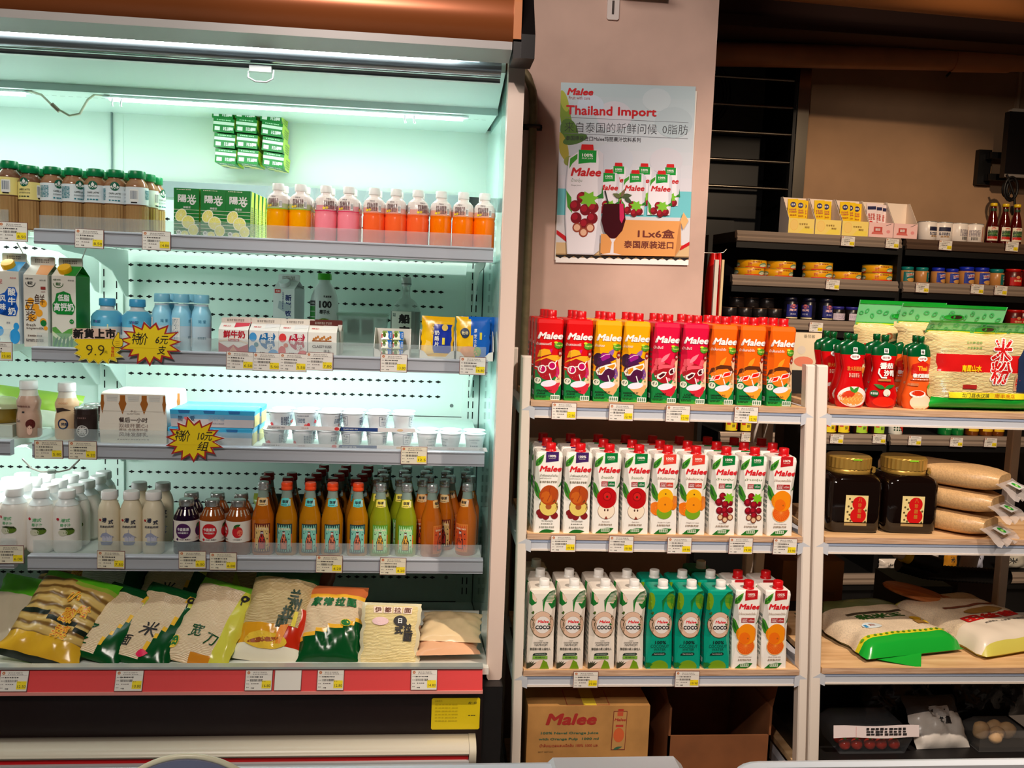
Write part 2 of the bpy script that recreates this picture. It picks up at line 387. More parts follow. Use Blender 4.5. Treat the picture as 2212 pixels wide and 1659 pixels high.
hang(1541, .022, mat((200, 18, 15), .25), mat((225, 215, 200)), 'red glossy pack hanging closest to the pillar'); hang(1553, .014, mat((215, 20, 15), .25), mat((225, 200, 150)), 'red glossy pack hanging closest to the black shelving')
g = G(); a, b, c = P(1545, 547, 3.15), P(1562, 546, 3.15), P(1570, 538, 3.15)
g.tube([Vector((.845, 3.15, a.z)), a, b, c], .0025, steel, 6); tag(g.build('display_hook'), 'thin metal display hook above the hanging red packs', 'hook')
# screen on a wall arm
t = thing('television', (P(2200, 310, 4.45).x+.06, 4.42, P(2200, 310, 4.45).z), 'black television screen on an arm above the ketchup bottles', 'television')
p0 = t.location
a = P(2182, 240, 4.42)-p0; b = P(2172, 382, 4.42)-p0
g = G(); g.box(a.x+.0, a.x+.5, a.y+.0, a.y+.04, b.z, a.z, mat((22, 20, 22), .25)); g.build('screen', t)
g = G(); g.box(a.x+.0, a.x+.5, a.y-.003, a.y-.0005, b.z, b.z+.015, mat((190, 180, 170), .3, .5)); g.build('bezel', t)
wp = P(2123, 362, 4.58)-p0; g = G(); g.box(wp.x-.035, wp.x+.035, wp.y-.015, wp.y+.02, wp.z-.09, wp.z+.09, BLACK); g.build('wall_plate', t)
for dz in (.055, -.055):
    g = G(); g.box(wp.x-.0, a.x+.12, wp.y-.07, wp.y-.045, wp.z+dz-.016, wp.z+dz+.016, BLACK); g.box(a.x+.09, a.x+.12, a.y+.04, wp.y-.045, wp.z+dz-.016, wp.z+dz+.016, BLACK); g.box(wp.x, wp.x+.03, wp.y-.05, wp.y, wp.z+dz-.016, wp.z+dz+.016, BLACK); g.build('arm', t)
g = G(); q = P(2185, 395, 4.35)
for k, (r, off) in enumerate(((.035, 0), (.028, .012), (.022, -.01))):
    g.tube([(q.x+off+r*math.cos(a_), 4.35+.01*k, q.z-.03+r*1.7*math.sin(a_)) for a_ in [2*PI*i/16 for i in range(17)]], .006, BLACK, 6)
g.tube([(q.x-.03, 4.35, q.z+.04), (q.x+.02, 4.35, q.z-.06), (q.x+.03, 4.35, q.z-.115)], .006, BLACK, 6); g.lathe([(.012, 0), (.022, .02), (.02, .045)], BLACK, 10, (q.x+.03, 4.35, q.z-.16))
tag(g.build('power_cable'), 'coiled black power cable with plug hanging under the television', 'cable')
p = P(2192, 252, 4.58); g = G(); g.box(p.x-.025, p.x+.05, 4.57, 4.6, p.z-.04, p.z+.04, mat((235, 215, 190), .4), .006); g.box(p.x+.005, p.x+.02, 4.58, 4.6, p.z+.04, p.z+.26, mat((190, 160, 130)))
tag(g.build('wall_socket'), 'cream socket box with cable trunking behind the television', 'socket')

# ================================================================ REFRIGERATED CASE
FR = thing('display_refrigerator', (0, 0, 0), 'open refrigerated display case with brown canopy and lit shelves', 'refrigerator')
enam = mat((218, 235, 227), .28, spec=.4); lipm = mat((168, 172, 180), .38); lipm2 = mat((120, 122, 126), .4); cream = mat((215, 205, 185), .3)
XL, XR = -2.0, .17
# body shell
g = G(); g.box(XL, .205, 2.865, 2.95, .0, 2.3, mat((60, 60, 60))); g.box(XL, .205, 2.10, 2.865, 0, .40, mat((30, 24, 24), .5)); g.build('cabinet_body', FR)
# back panels with diamond slots
blk = mat((6, 8, 9), .8)
def slots(g, x0, x1, zs, dx=.0270):
    V = []; Fc = []; s = [(-.0092, 0), (-.0065, .0022), (-.0040, .0024), (0, .0050), (.0040, .0024), (.0065, .0022), (.0092, 0), (.0065, -.0022), (.0040, -.0024), (0, -.0050), (-.0040, -.0024), (-.0065, -.0022)]
    for z in zs:
        n = int((x1-x0)/dx)
        for i in range(n+1):
            b = len(V); x = x0+i*dx; V += [(x+u, 2.8595, z+v) for u, v in s]; Fc.append(tuple(range(b, b+12)))
    g.add(V, Fc, blk)
def rows(a, b): return [a-.0475*i for i in range(int((a-b)/.0475)+1)]
g = G()
g.box(-.925, .172, 2.86, 2.865, 1.745, 1.95, enam); g.box(-.925, .118, 2.86, 2.865, 1.05, 1.70, enam); g.box(-.925, .118, 2.86, 2.865, .44, 1.047, enam)
g.box(-.925, .118, 2.845, 2.862, 1.70, 1.747, mat((170, 185, 188), .25, .3))
slots(g, -.905, .05, rows(1.635, 1.25)); slots(g, -.905, .05, rows(1.16+.0475*1, 1.10)); slots(g, -.905, .05, rows(.899, .70)); slots(g, -.905, .05, rows(.567, .5))
for x, z in ((.085, .52), (-.915, .52), (.085, 1.085)): g.lathe([(.006, 0), (.0055, .003)], mat((120, 125, 125), .3, .8), 12, (x, 2.86, z), axis=Vector((0, -1, 0)))
g.build('back_panel', FR)
g = G(); g.box(XL, -1.0, 2.86, 2.865, 1.745, 1.95, enam); g.box(XL, -1.0, 2.86, 2.865, 1.05, 1.742, enam); g.box(XL, -1.0, 2.86, 2.865, .44, 1.047, enam)
slots(g, -1.9+.0135, -1.03, rows(1.53, 1.25)); slots(g, -1.9+.0135, -1.03, rows(1.19, 1.10)); slots(g, -1.9+.0135, -1.03, rows(.86, .70)); slots(g, -1.9+.0135, -1.03, [.527])
g.lathe([(.006, 0), (.0055, .003)], mat((120, 125, 125), .3, .8), 12, (-1.012, 2.86, .517), axis=Vector((0, -1, 0)))
g.build('back_panel', FR)
def pil(x0, x1):
    g = G(); g.box(x0, x1, 2.848, 2.865, .44, 1.70, enam)
    for x in (x0+.02, x1-.018):
        z = 1.68
        while z > .46: g.box(x-.0016, x+.0016, 2.8472, 2.8485, z-.022, z, blk); z -= .034
    g.build('upright_rail', FR)
g = G(); g.box(-1.0, -.925, 2.858, 2.865, 1.70, 1.95, enam); g.box(-.958, -.954, 2.85, 2.858, 1.70, 1.95, mat((120, 140, 140))); g.build('joint_strip', FR)
pil(-1.0, -.925); pil(.118, .170)
# end panel, front post
g = G(); g.box(.172, .205, 2.14, 2.95, .40, 1.98, mat((190, 228, 222), .06, spec=.8)); g.build('end_panel', FR)
g = G(); g.prism([(.168, .52), (.172, .513), (.2, .513), (.205, .52), (.205, 1.985), (.168, 1.985)], 2.095, 2.14, mat((222, 200, 186), .35)); g.build('front_post', FR)
g = G(); g.box(.157, .205, 2.06, 2.14, 0, .512, mat((22, 20, 21), .4)); g.build('end_skirt', FR)
# canopy
fas = mat((150, 82, 42), .28, .35)
g = G(); arc = [(2.08-.1*math.cos(a), 2.05+.1*math.sin(a)) for a in [PI/2*i/10 for i in range(11)]]
g.ext([(1.98, 1.985)]+arc+[(2.08, 2.12), (1.999, 2.02), (1.999, 1.985)], XL, .165, fas, True); g.build('fascia', FR)
g = G(); g.ext([(1.975, 1.99)]+[(2.08-.106*math.cos(a), 2.05+.106*math.sin(a)) for a in [PI/2*i/10 for i in range(11)]]+[(2.5, 2.156), (2.5, 1.99)], .165, .182, mat((196, 126, 84), .25)); g.build('fascia_end_trim', FR)
g = G(); g.ext([(1.97, 1.95), (1.97, 2.0), (2.075, 2.16), (2.5, 2.16), (2.5, 1.985), (2.06, 1.985), (2.06, 1.95)], .1825, .212, mat((20, 16, 16), .3)); g.box(.166, .1825, 1.972, 2.06, 1.95, 1.984, mat((24, 20, 20), .35)); g.build('canopy_end_cap', FR)
g = G(); g.ext([(1.98, 1.972), (1.98, 1.984), (2.95, 2.3), (2.95, 1.942), (2.85, 1.942), (2.37, 1.905), (2.35, 1.900), (2.35, 1.917), (2.14, 1.957), (2.135, 1.985), (2.07, 1.985), (2.055, 1.963)], XL, .164, mat((214, 232, 228), .35)); g.build('canopy_lining', FR)
g = G(); g.ext([(1.979, 1.9845), (1.979, 1.968), (2.055, 1.958), (2.055, 1.9625)], XL, .164, mat((165, 160, 158), .4)); g.build('canopy_lip', FR)
g = G(); g.tube([(XL, 2.1, 1.958), (.15, 2.1, 1.958)], .0215, mat((165, 172, 178), .16, .7), 24); g.build('night_blind_roller', FR)
g = G(); g.box(XL, .15, 2.108, 2.125, 1.926, 1.936, mat((225, 232, 230), .3)); g.box(XL, .15, 2.107, 2.109, 1.9265, 1.930, mat((120, 130, 135), .3)); g.build('night_blind_bar', FR)
h = P(566, 140, 2.1); g = G(); g.box(h.x-.026, h.x+.022, 2.09, 2.105, 1.916, 1.930, mat((185, 190, 190), .3, .5))
g.tube([(h.x-.028, 2.095, 1.916), (h.x-.028, 2.09, 1.902), (h.x-.012, 2.09, 1.894), (h.x+.012, 2.09, 1.894), (h.x+.026, 2.09, 1.902), (h.x+.026, 2.095, 1.922)], .0022, mat((190, 195, 195), .3, .6), 8); g.build('blind_handle', FR)
g = G()
for i in range(0, 60):
    x = -1.08+i*.0205; g.add([(x+dx, 2.475+dy, 1.9105+dy*.077) for dx, dy in ((0, -.0015), (.012, -.0015), (.012, .0015), (0, .0015))], [(0, 3, 2, 1)], blk)
g.build('vent_slot_row', FR)
# lamps of the case
LC = (.94, 1.0, .97)
LK = .42
ledm = mat((235, 250, 255), .3, emit=9); ledbody = mat((230, 240, 240), .3)
def led(x0, x1, y, z, e, tilt=.5, px=False):
    g = G(); g.box(x0, x1, y-.009, y+.009, z-.009, z-.003, ledm); g.box(x0-.015, x1+.015, y-.012, y+.012, z-.003, z, ledbody); o = g.build('led_strip', FR)
    area('led_lamp', ((x0+x1)/2, y, z-.0125), ((x0+x1)/2, y+tilt, z-1), e*LK, LC, x1-x0, .02, FR)
x0, x1 = P(238, 215, 2.42).x, P(1000, 250, 2.42).x
led(x0, x1, 2.42, 1.905, 12, .1); led(-1.9, P(52, 195, 2.42).x, 2.42, 1.905, 10, .1)
g = G(); g.box(-1.7, .10, 2.060, 2.068, 1.976, 1.984, ledm); g.build('led_strip', FR); area('led_lamp', (-.8, 2.071, 1.978), (-.8, 2.3, 1.90), 9, LC, 1.7, .012, FR)
g = G(); a = P(52, 193, 2.42); pts = [P(52, 193, 2.42), P(90, 205, 2.4), P(115, 230, 2.38), P(150, 250, 2.37), P(172, 246, 2.37), P(190, 215, 2.4), P(205, 204, 2.42), P(236, 207, 2.42)]
g.tube(pts, .003, mat((205, 200, 180), .4), 8); g.tube([P(112, 225, 2.377), P(128, 240, 2.377)], .005, mat((150, 130, 115), .4), 8); g.build('lamp_wire', FR)
for px in (243, 262, 875, 895):
    q = P(px, 214+(px-240)*.041, 2.41); g = G(); g.tube([(q.x, 2.41, 1.900), (q.x, 2.405, 1.885), (q.x+.003, 2.40, 1.878)], .0022, mat((240, 248, 248)), 6); g.build('strip_clip', FR)
# shelves: surface height, lip bottom, extents
SH = {1: (1.555, 1.559, 1.523), 2: (1.278, 1.282, 1.247), 3: (1.048, 1.052, 1.0155), 4: (.770, .776, .7395)}
brk = mat((214, 230, 224), .35)
def shelf(n, x0, x1, dz=0, guard=True):
    s, lt, lb = [q+dz for q in SH[n]]
    g = G(); g.box(x0+.003, x1-.003, 2.236, 2.80, s-.018, s, enam); o = g.build('shelf', FR)
    g = G(); g.ext([(2.215, lb), (2.215, lt-.002), (2.219, lt), (2.236, lt), (2.236, lb)], x0, x1, lipm)
    g.box(x0, x1, 2.2135, 2.215, lb+.004, lb+.006, lipm2); g.box(x0, x1, 2.2135, 2.215, lt-.006, lt-.004, lipm2); g.build('price_rail', o)
    g = G(); g.box(x0+.004, x1-.004, 2.236, 2.2375, s, lt+.032, mat((190, 205, 205), .10, alpha=.2)); g.build('clear_guard', o)
    for x in (x0+.012, x1-.012):
        g = G(); v = [(2.84, s-.02), (2.84, s-.16), (2.81, s-.155), (2.70, s-.085), (2.55, s-.05), (2.35, s-.04), (2.30, s-.02)]; g.ext(v, x-.0015, x+.0015, brk); g.build('bracket', o)
    return o
for n, dz in ((1, .009), (2, .006), (3, .004), (4, .003)): shelf(n, XL+.02, -.972+(-.008 if n < 4 else -.004)*1, dz)
xs = {1: (-.919, .156), 2: (-.928, .152), 3: (-.93, .152), 4: (-.945, .158)}
for n in (1, 2, 3, 4): shelf(n, *xs[n])
# lamps under shelves (first and third in the bay cut by the frame, second across both)
led(-1.6, -.995, 2.31, SH[1][0]-.012, 9, .9); led(-.78, .08, 2.31, SH[2][0]-.02, 13, .9); led(-1.6, -1.2, 2.31, SH[2][0]-.016, 2.5, .9); led(-1.6, -.985, 2.31, SH[3][0]-.014, 9, .8)
g = G(); pts = [P(48, 991, 2.3), P(68, 1012, 2.3), P(88, 1019, 2.3), P(104, 1019, 2.3), P(128, 1019, 2.3), P(150, 1014, 2.3), P(172, 993, 2.3)]
g.tube(pts, .0022, mat((215, 215, 205), .4), 8); g.tube([P(104, 1019, 2.3), P(120, 1019, 2.3)], .006, mat((210, 225, 215), .15), 8); g.build('lamp_wire', FR)
for a_, b_ in (((36, 524), (66, 578)), ((186, 537), (175, 565))):
    g = G(); g.tube([P(a_[0], a_[1], 2.30), P(b_[0], b_[1], 2.32)], .0018, mat((220, 220, 215), .4), 6); g.build('lamp_wire', FR)
# bottom tray
deckm = mat((225, 225, 215), .35)
g = G(); g.ext([(2.065, .556), (2.85, .44), (2.85, .425), (2.065, .54)], XL, XR, deckm); g.build('tray', FR)
g = G(); g.box(XL, XR-.002, 2.44, 2.446, .50, .56, deckm); g.bars; g.build('tray_divider', FR)
redm = mat((222, 72, 72), .3)
g = G(); g.ext([(2.03, .512), (2.05, .562), (2.066, .564), (2.066, .512)], XL, .154, redm); g.box(XL, .155, 2.045, 2.068, .5625, .568, mat((200, 205, 200), .25, .5)); g.ext([(2.028, .509), (2.0285, .516), (2.04, .516), (2.04, .509)], XL, .155, mat((225, 150, 140), .3)); g.build('price_rail', FR)
g = G(); g.box(XL, .157, 2.046, 2.06, .2, .5115, mat((26, 12, 12), .4)); g.build('kick_panel', FR)
zt_ = P(500, 1596.5, 2.03).z; zr = P(500, 1632, 1.985).z; zr2 = P(500, 1649, 1.985).z
cr_ = [(1.985+.03-.03*math.cos(a), zt_-.022+.022*math.sin(a)) for a in [PI/2*i/8 for i in range(9)]]
g = G(); g.ext([(1.985, zr)]+cr_+[(2.0455, zt_), (2.0455, zr)], XL, .125, cream, True); g.build('bumper', FR)
g = G(); g.ext([(1.984, zr2-.02)]+[(y-.001, z+.001) for y, z in cr_]+[(2.0455, zt_+.001), (2.0455, zr2-.02)], .1255, .142, cream, True); g.build('bumper_corner', FR)
g = G(); g.box(XL, .124, 1.990, 2.04, zr2, zr, mat((205, 0, 8), .4)); g.build('red_stripe', FR)
g = G(); g.box(XL, .125, 1.982, 2.04, .05, zr2, mat((190, 190, 190), .4)); g.build('base_panel', FR)
# yellow notice on the kick panel (its scan code is left blank)
a, b = P(933, 1508, 2.045), P(1035, 1575, 2.045)
g = G(); g.box(a.x, b.x, 2.0445, 2.0458, b.z, a.z, mat((232, 205, 20), .4), .003); g.on(front(2.0445))
g.text('温馨提示', a.x+.016, a.z-.007, .018, .0045, mat((190, 165, 20))); g.text('扫一扫', b.x-.018, a.z-.012, .02, .006, INK, .02, .2)
for i in range(6): g.scrib(a.x+.036, a.z-.016-.008*i, .055, .004, mat((205, 178, 15)), 7, 1, i)
g.scrib(b.x-.018, b.z+.035, .018, .002, INK, 3)
tag(g.build('notice_sticker'), 'yellow notice sticker on the dark kick panel of refrigerator', 'sticker')
# scuffs of torn tape
# ================================================================ SHELF RACKS
whitem = mat((224, 212, 200), .4); beamm = mat((196, 200, 208), .4); edge = wood((178, 140, 110), (214, 180, 150), 9, (1.2, 30, 30)); topw = wood((205, 160, 110), (235, 195, 145), 5, (1, 9, 9))
def lean(z): return rack_y(z)
def rack(x0, x1, zs, label, wp=.032):
    t = thing('shelf_rack', (x0, 2.3, 0), label, 'shelf', 'white shelf racks')
    def post(xa, xb, yb, ztop, lean_):
        g = G(); z0 = .0
        f = (lambda z: rack_y(z)) if lean_ else (lambda z: yb)
        pts = [(xa+.003, 0), (xb-.003, 0), (xb, .003), (xb, .03), (xa, .03), (xa, .003)]
        rings = [[(x-x0, f(z)-2.3+y, z) for x, y in pts] for z in (z0, ztop-.004)]+[[(x-x0, f(ztop)-2.3+.005+y*.8, ztop) for x, y in pts]]
        g.loft(rings, whitem, False)
        g.build('post', t)
    post(x0-wp, x0, 0, 1.29, True); post(x1, x1+wp, 0, 1.29, True); post(x0-wp, x0, 2.66, 1.29, False); post(x1, x1+wp, 2.66, 1.29, False)
    for k, z in enumerate(zs):
        y = rack_y(z)-2.3
        g = G(); g.box(.002, x1-x0-.002, y-.002, 2.655-2.3, z-.016, z, topw); g.box(.001, x1-x0-.001, y-.0035, y-.002, z-.016, z-.0005, edge); g.build('shelf_board', t)
        g = G(); W_ = x1-x0; g.box(.0, W_, y+.0, y+.012, z-.046, z-.016, beamm); g.box(0, W_, y-.002, y+.012, z-.046, z-.041, whitem); g.box(0, W_, y-.0015, y, z-.024, z-.0165, mat((150, 162, 185), .4))
        for sx, a_ in ((1, 0), (-1, W_)):
            g.add([(a_, y-.003, z-.014), (a_+sx*.012, y-.003, z-.02), (a_+sx*.012, y-.003, z-.05), (a_-sx*.022, y-.003, z-.036), (a_-sx*.022, y-.003, z-.026)], [(0, 1, 2, 3, 4) if sx < 0 else (4, 3, 2, 1, 0)], beamm)
        g.build('shelf_beam', t)
        g = G(); g.box(0, W_, .34, .352, z-.046, z-.016, beamm); g.build('rear_beam', t)
    for xa in (x0-wp*.6, x1+wp*.4):
        for z in zs:
            g = G(); g.box(xa-x0-.01, xa-x0+.01, rack_y(z)-2.3+.03, .36, z-.04, z-.012, beamm); g.build('side_rail', t)
    return t
rack(.272, 1.013, (1.177, .834, .483, .075), 'white shelf rack full of juice cartons beside refrigerator', .025)
rack(1.074, 1.86, (1.177, .834, .487, .15), 'white shelf rack with sauce pouches, vinegar jars and rice bags', .030)
# ================================================================ JUICE CARTONS
HWD = .0345
def cch(v):
    pts = [(0, .002), (.03, .004), (.085, .0135), (.13, .0135), (.175, .006), (.2, .003), (.3, .003)]
    for (a, b), (c, d) in zip(pts, pts[1:]):
        if a <= v <= c: return b+(d-b)*(v-a)/(c-a)
    return .003
def cmap(u, v, h):
    c = cch(v); a = HWD-c; u = max(-HWD, min(HWD, u)); o = max(0, abs(u)-a); h += .0006*max(0, 1-abs(abs(u)-a)/.002)
    k = min(1, o/.0005)*.7*(1 if u > 0 else -1); return (u+h*k, -HWD+o-h*(1-.3*abs(k)), v)
cmap.maxe = .003; cmap.umin = .0195
def smap(u, v, h):                                        # the side that faces -x
    c = cch(v); a = HWD-c; o = max(0, abs(u)-a); return (-HWD+o-h, -u, v)
def oct_(hw, c, z, y0=0): return [(hw-c, -hw+y0, z), (hw, -hw+c+y0, z), (hw, hw-c+y0, z), (hw-c, hw+y0, z), (-hw+c, hw+y0, z), (-hw, hw-c+y0, z), (-hw, -hw+c+y0, z), (-hw+c, -hw+y0, z)]
def carton(paint, body, low=None, capc=(205, 10, 20), side=None, topc=None):
    t = thing('juice_carton', label='x', cat='juice carton')
    g = G(); zs = [0, .012, .03, .055, .085, .13, .155, .175, .2]
    bm = mat(body, .32); lm = mat(low, .32) if low else bm
    zl = [z for z in zs if z <= .055]; zu = [z for z in zs if z >= .055]
    g.loft([oct_(HWD, cch(z), z) for z in zl], lm, False); g.loft([oct_(HWD, cch(z), z) for z in zu]+[oct_(.0335, .004, .2095, .001), oct_(.030, .006, .2125, .002)], mat(topc, .32) if topc else bm, False)
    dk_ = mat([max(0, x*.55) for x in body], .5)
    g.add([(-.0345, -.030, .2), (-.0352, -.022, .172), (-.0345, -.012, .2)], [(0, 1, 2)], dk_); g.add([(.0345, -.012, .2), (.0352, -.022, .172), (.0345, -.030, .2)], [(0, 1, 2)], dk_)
    g.on(smap); sd = mat(side or (235, 235, 228), .5); ik = mat((90, 110, 105))
    for i in range(9): g.scrib(0, .14-.013*i, .044, .008, ik if side is None else sd, 5, 2, i)
    g.rect(-.02, .02, .012, .024, WHITE); g.bars(0, .018, .03, .008, INK)
    g.on(cmap); g.vw = .15; paint(g); g.build('carton_body', t)
    g = G(); cm_ = mat(capc, .3)
    g.lathe([(.0145, .2125), (.0145, .216), (.0128, .217), (.0128, .2185)], cm_, 20, (.005, -.014, 0), capb=False); g.lathe([(.0132, .2185), (.0132, .2325), (.0122, .2335)], cm_, 20, (.005, -.014, 0))
    g.build('screw_cap', t)
    return Proto(t)
RI = mat((214, 28, 38), .35); CRM = mat((238, 205, 165), .45); LG = mat((120, 180, 40), .4); DG = mat((20, 100, 30), .4); LGT = mat((90, 150, 45), .4)
def tropic(kind, base, fruit, txt, hatc, lens, feather):
    def U(x): return (x-465)*.000215
    def V(y): return (1240-y)*.000214
    def q(*p): return [(U(x), V(y)) for x, y in p]
    B = mat(base, .32); Fm = mat(fruit, .35); Hm = mat(hatc, .35); Lm = mat(lens, .3)
    def paint(g):
        g.rect(-.034, .034, V(870), V(990), mat((20, 125, 60), .32), 8)
        g.poly(q((305, 870), (630, 870), (630, 1000), (470, 900)), B)
        g.poly(q((560, 700), (628, 640), (628, 1040), (590, 1080), (540, 1000), (600, 880)), CRM)
        g.leaf(U(440), V(1240), .02, .006, .2, LGT); g.rect(U(310), U(480), V(1235), V(1190), mat((40, 150, 50)), 2)
        g.leaf(U(570), V(960), .03, .008, PI*.5, mat(feather, .4))
        g.ell(U(445), V(865), 118*.000215, 130*.000214, Fm, 24, .3, 2)
        if kind == 0:
            for i in range(14): g.ell(U(370+(i*53) % 150), V(790+(i*37) % 170), .0007, .0009, mat((225, 120, 90)), 6)
            g.leaf(U(440), V(690), .022, .006, .9, mat(feather, .4)); g.poly(q((292, 800), (340, 745), (480, 690), (625, 690), (600, 735), (540, 765), (430, 725), (320, 775)), Hm)
            g.poly(q((328, 712), (350, 635), (400, 615), (465, 625), (492, 680), (340, 725)), Hm); g.line(q((335, 722), (495, 678)), .0022, mat((150, 20, 20)))
            for x, y in ((388, 862), (505, 818)): g.ell(U(x), V(y), .0105, .0108, WHITE, 20); g.ell(U(x), V(y), .0078, .008, Lm, 20)
            g.line(q((300, 835), (345, 845)), .0025, WHITE); g.line(q((425, 825), (470, 820)), .0025, WHITE); g.line(q((540, 790), (560, 750)), .0025, WHITE)
        elif kind == 1:
            g.leaf(U(470), V(700), .028, .007, 1.0, mat((140, 90, 170))); g.ell(U(350), V(730), .012, .018, mat((45, 15, 50)), 18)
            g.poly(q((340, 780), (350, 680), (400, 640), (490, 650), (540, 700), (580, 705), (520, 740), (420, 770), (370, 800)), mat((70, 15, 75), .35)); g.poly(q((365, 700), (385, 650), (440, 645), (490, 665), (490, 700), (400, 745)), Hm); g.line(q((372, 700), (430, 665), (490, 655)), .0018, mat((230, 190, 210)))
            g.poly(q((330, 870), (360, 820), (440, 790), (560, 755), (575, 800), (540, 850), (480, 830), (440, 850), (400, 910), (350, 915)), WHITE); g.poly(q((345, 872), (370, 832), (430, 810), (435, 845), (395, 895), (357, 900)), Lm); g.poly(q((455, 805), (550, 775), (558, 800), (530, 835), (480, 818)), Lm)
        elif kind == 2:
            g.poly(q((292, 900), (330, 780), (390, 760), (560, 770), (600, 700), (540, 690), (520, 760), (560, 800), (430, 810), (340, 840), (300, 905)), Hm); g.poly(q((330, 760), (340, 690), (390, 680), (430, 700), (450, 750), (350, 780)), Hm); g.leaf(U(400), V(735), .034, .006, .8, mat((240, 130, 145)))
            g.poly(q((335, 905), (430, 850), (480, 855), (460, 900), (400, 945), (360, 935)), WHITE); g.poly(q((375, 905), (430, 868), (465, 870), (445, 900), (400, 930)), Lm); g.poly(q((500, 855), (520, 815), (590, 790), (600, 830), (560, 880), (520, 890)), WHITE); g.poly(q((513, 850), (530, 822), (582, 805), (585, 828), (555, 868), (525, 875)), Lm)
            g.ell(U(505), V(945), .006, .004, mat((250, 120, 150)), 8)
        else:
            g.leaf(U(420), V(770), .032, .006, 1.0, mat((230, 150, 30))); g.poly(q((305, 880), (330, 790), (430, 745), (560, 750), (625, 830), (600, 850), (520, 790), (400, 800), (330, 850)), Hm)
            for x, y in ((385, 905), (520, 860)): g.poly([(U(x)+a*.0115*1.05+b*.003, V(y)+b*.007+a*.003) for a, b in ((-1, -1), (1, -1), (1, 1), (-1, 1))], WHITE); g.poly([(U(x)+a*.009+b*.002, V(y)+b*.0048+a*.0025) for a, b in ((-1, -1), (1, -1), (1, 1), (-1, 1))], Lm)
            g.line(q((435, 885), (470, 878)), .0022, WHITE); g.line(q((305, 918), (340, 915)), .0022, WHITE); g.line(q((570, 845), (590, 830)), .0022, WHITE)
        g.line(q((475, 915), (510, 1015)), .0028, WHITE)
        g.poly(q((385, 1060), (605, 1020), (590, 1100), (550, 1160), (480, 1140)), mat([min(255, x*1.15+20) for x in fruit] if kind != 1 else (225, 170, 110), .3)); g.ell(U(470), V(1035), .021, .0085, mat((235, 230, 245)), 14, .15); g.line(q((548, 1150), (545, 1230)), .002, mat((200, 215, 200)))
        g.ell(U(340), V(1002), .0085, .0085, mat((225, 225, 205)), 16); g.ell(U(340), V(998), .0048, .0045, mat((40, 60, 40)), 12); g.ell(U(340), V(996), .003, .0028, mat((225, 225, 205)), 10)
        L1, L2 = txt
        g.text(L1, U(420), V(1125), .040 if len(L1) > 8 else .028, .0052, mat((15, 35, 20)), .03); g.text(L2, U(385) if kind < 3 else U(400), V(1158), .022 if kind < 3 else .03, .0052, mat((15, 35, 20)), .03)
        g.scrib(U(385), V(1195), .028, .006, mat((20, 70, 30)), 7, 2)
        g.rect(U(500), U(610), V(1235), V(1175), mat((235, 235, 225)))
        for i in range(4): g.rect(U(508+25*i), U(526+25*i), V(1225), V(1185), mat((90, 130, 100)))
        g.ell(U(597), V(665), .006, .0095, mat((150, 30, 30)), 14); g.text('8%', U(597), V(668), .007, .006, WHITE, .02)
        g.ell(U(575), V(570), .0115, .0085, mat((70, 150, 30)), 18); g.text('Tropical', U(575), V(570), .018, .006, mat((235, 240, 120)), .02); g.ell(U(540), V(535), .005, .003, mat((200, 220, 40)), 8)
        g.text({0: 'น้ำสตรอเบอร์รี่', 1: 'น้ำเสาวรส', 2: 'น้ำลิ้นจี่', 3: 'น้ำส้มสายน้ำผึ้ง'}[kind], U(400) if kind in (0, 3) else U(365), V(552), .037 if kind in (0, 3) else .022, .0075, WHITE, .01)
        g.text('Malee', U(470), V(455), .064, .0185, mat((240, 235, 235), .35), .04, .22)
    return paint
MK = {}
MK['strawberry'] = carton(tropic(0, (212, 8, 12), (165, 20, 35), ('STRAWBERRY', 'JUICE'), (235, 170, 30), (185, 10, 90), (200, 20, 110)), (212, 8, 12), (20, 125, 60), topc=None)
MK['passion'] = carton(tropic(1, (238, 165, 0), (75, 15, 60), ('PASSION FRUIT', 'JUICE'), (150, 20, 130), (215, 140, 20), (120, 70, 160)), (238, 165, 0), (20, 125, 60))
MK['lychee'] = carton(tropic(2, (215, 10, 60), (165, 15, 30), ('LYCHEE', 'JUICE'), (235, 90, 105), (75, 5, 20), (205, 100, 110)), (215, 10, 60), (20, 125, 60))
MK['mandarin'] = carton(tropic(3, (238, 100, 10), (232, 120, 20), ('SAINAMPEUNG', 'ORANGE JUICE'), (90, 40, 15), (225, 20, 15), (200, 140, 70)), (238, 100, 10), (20, 125, 60))
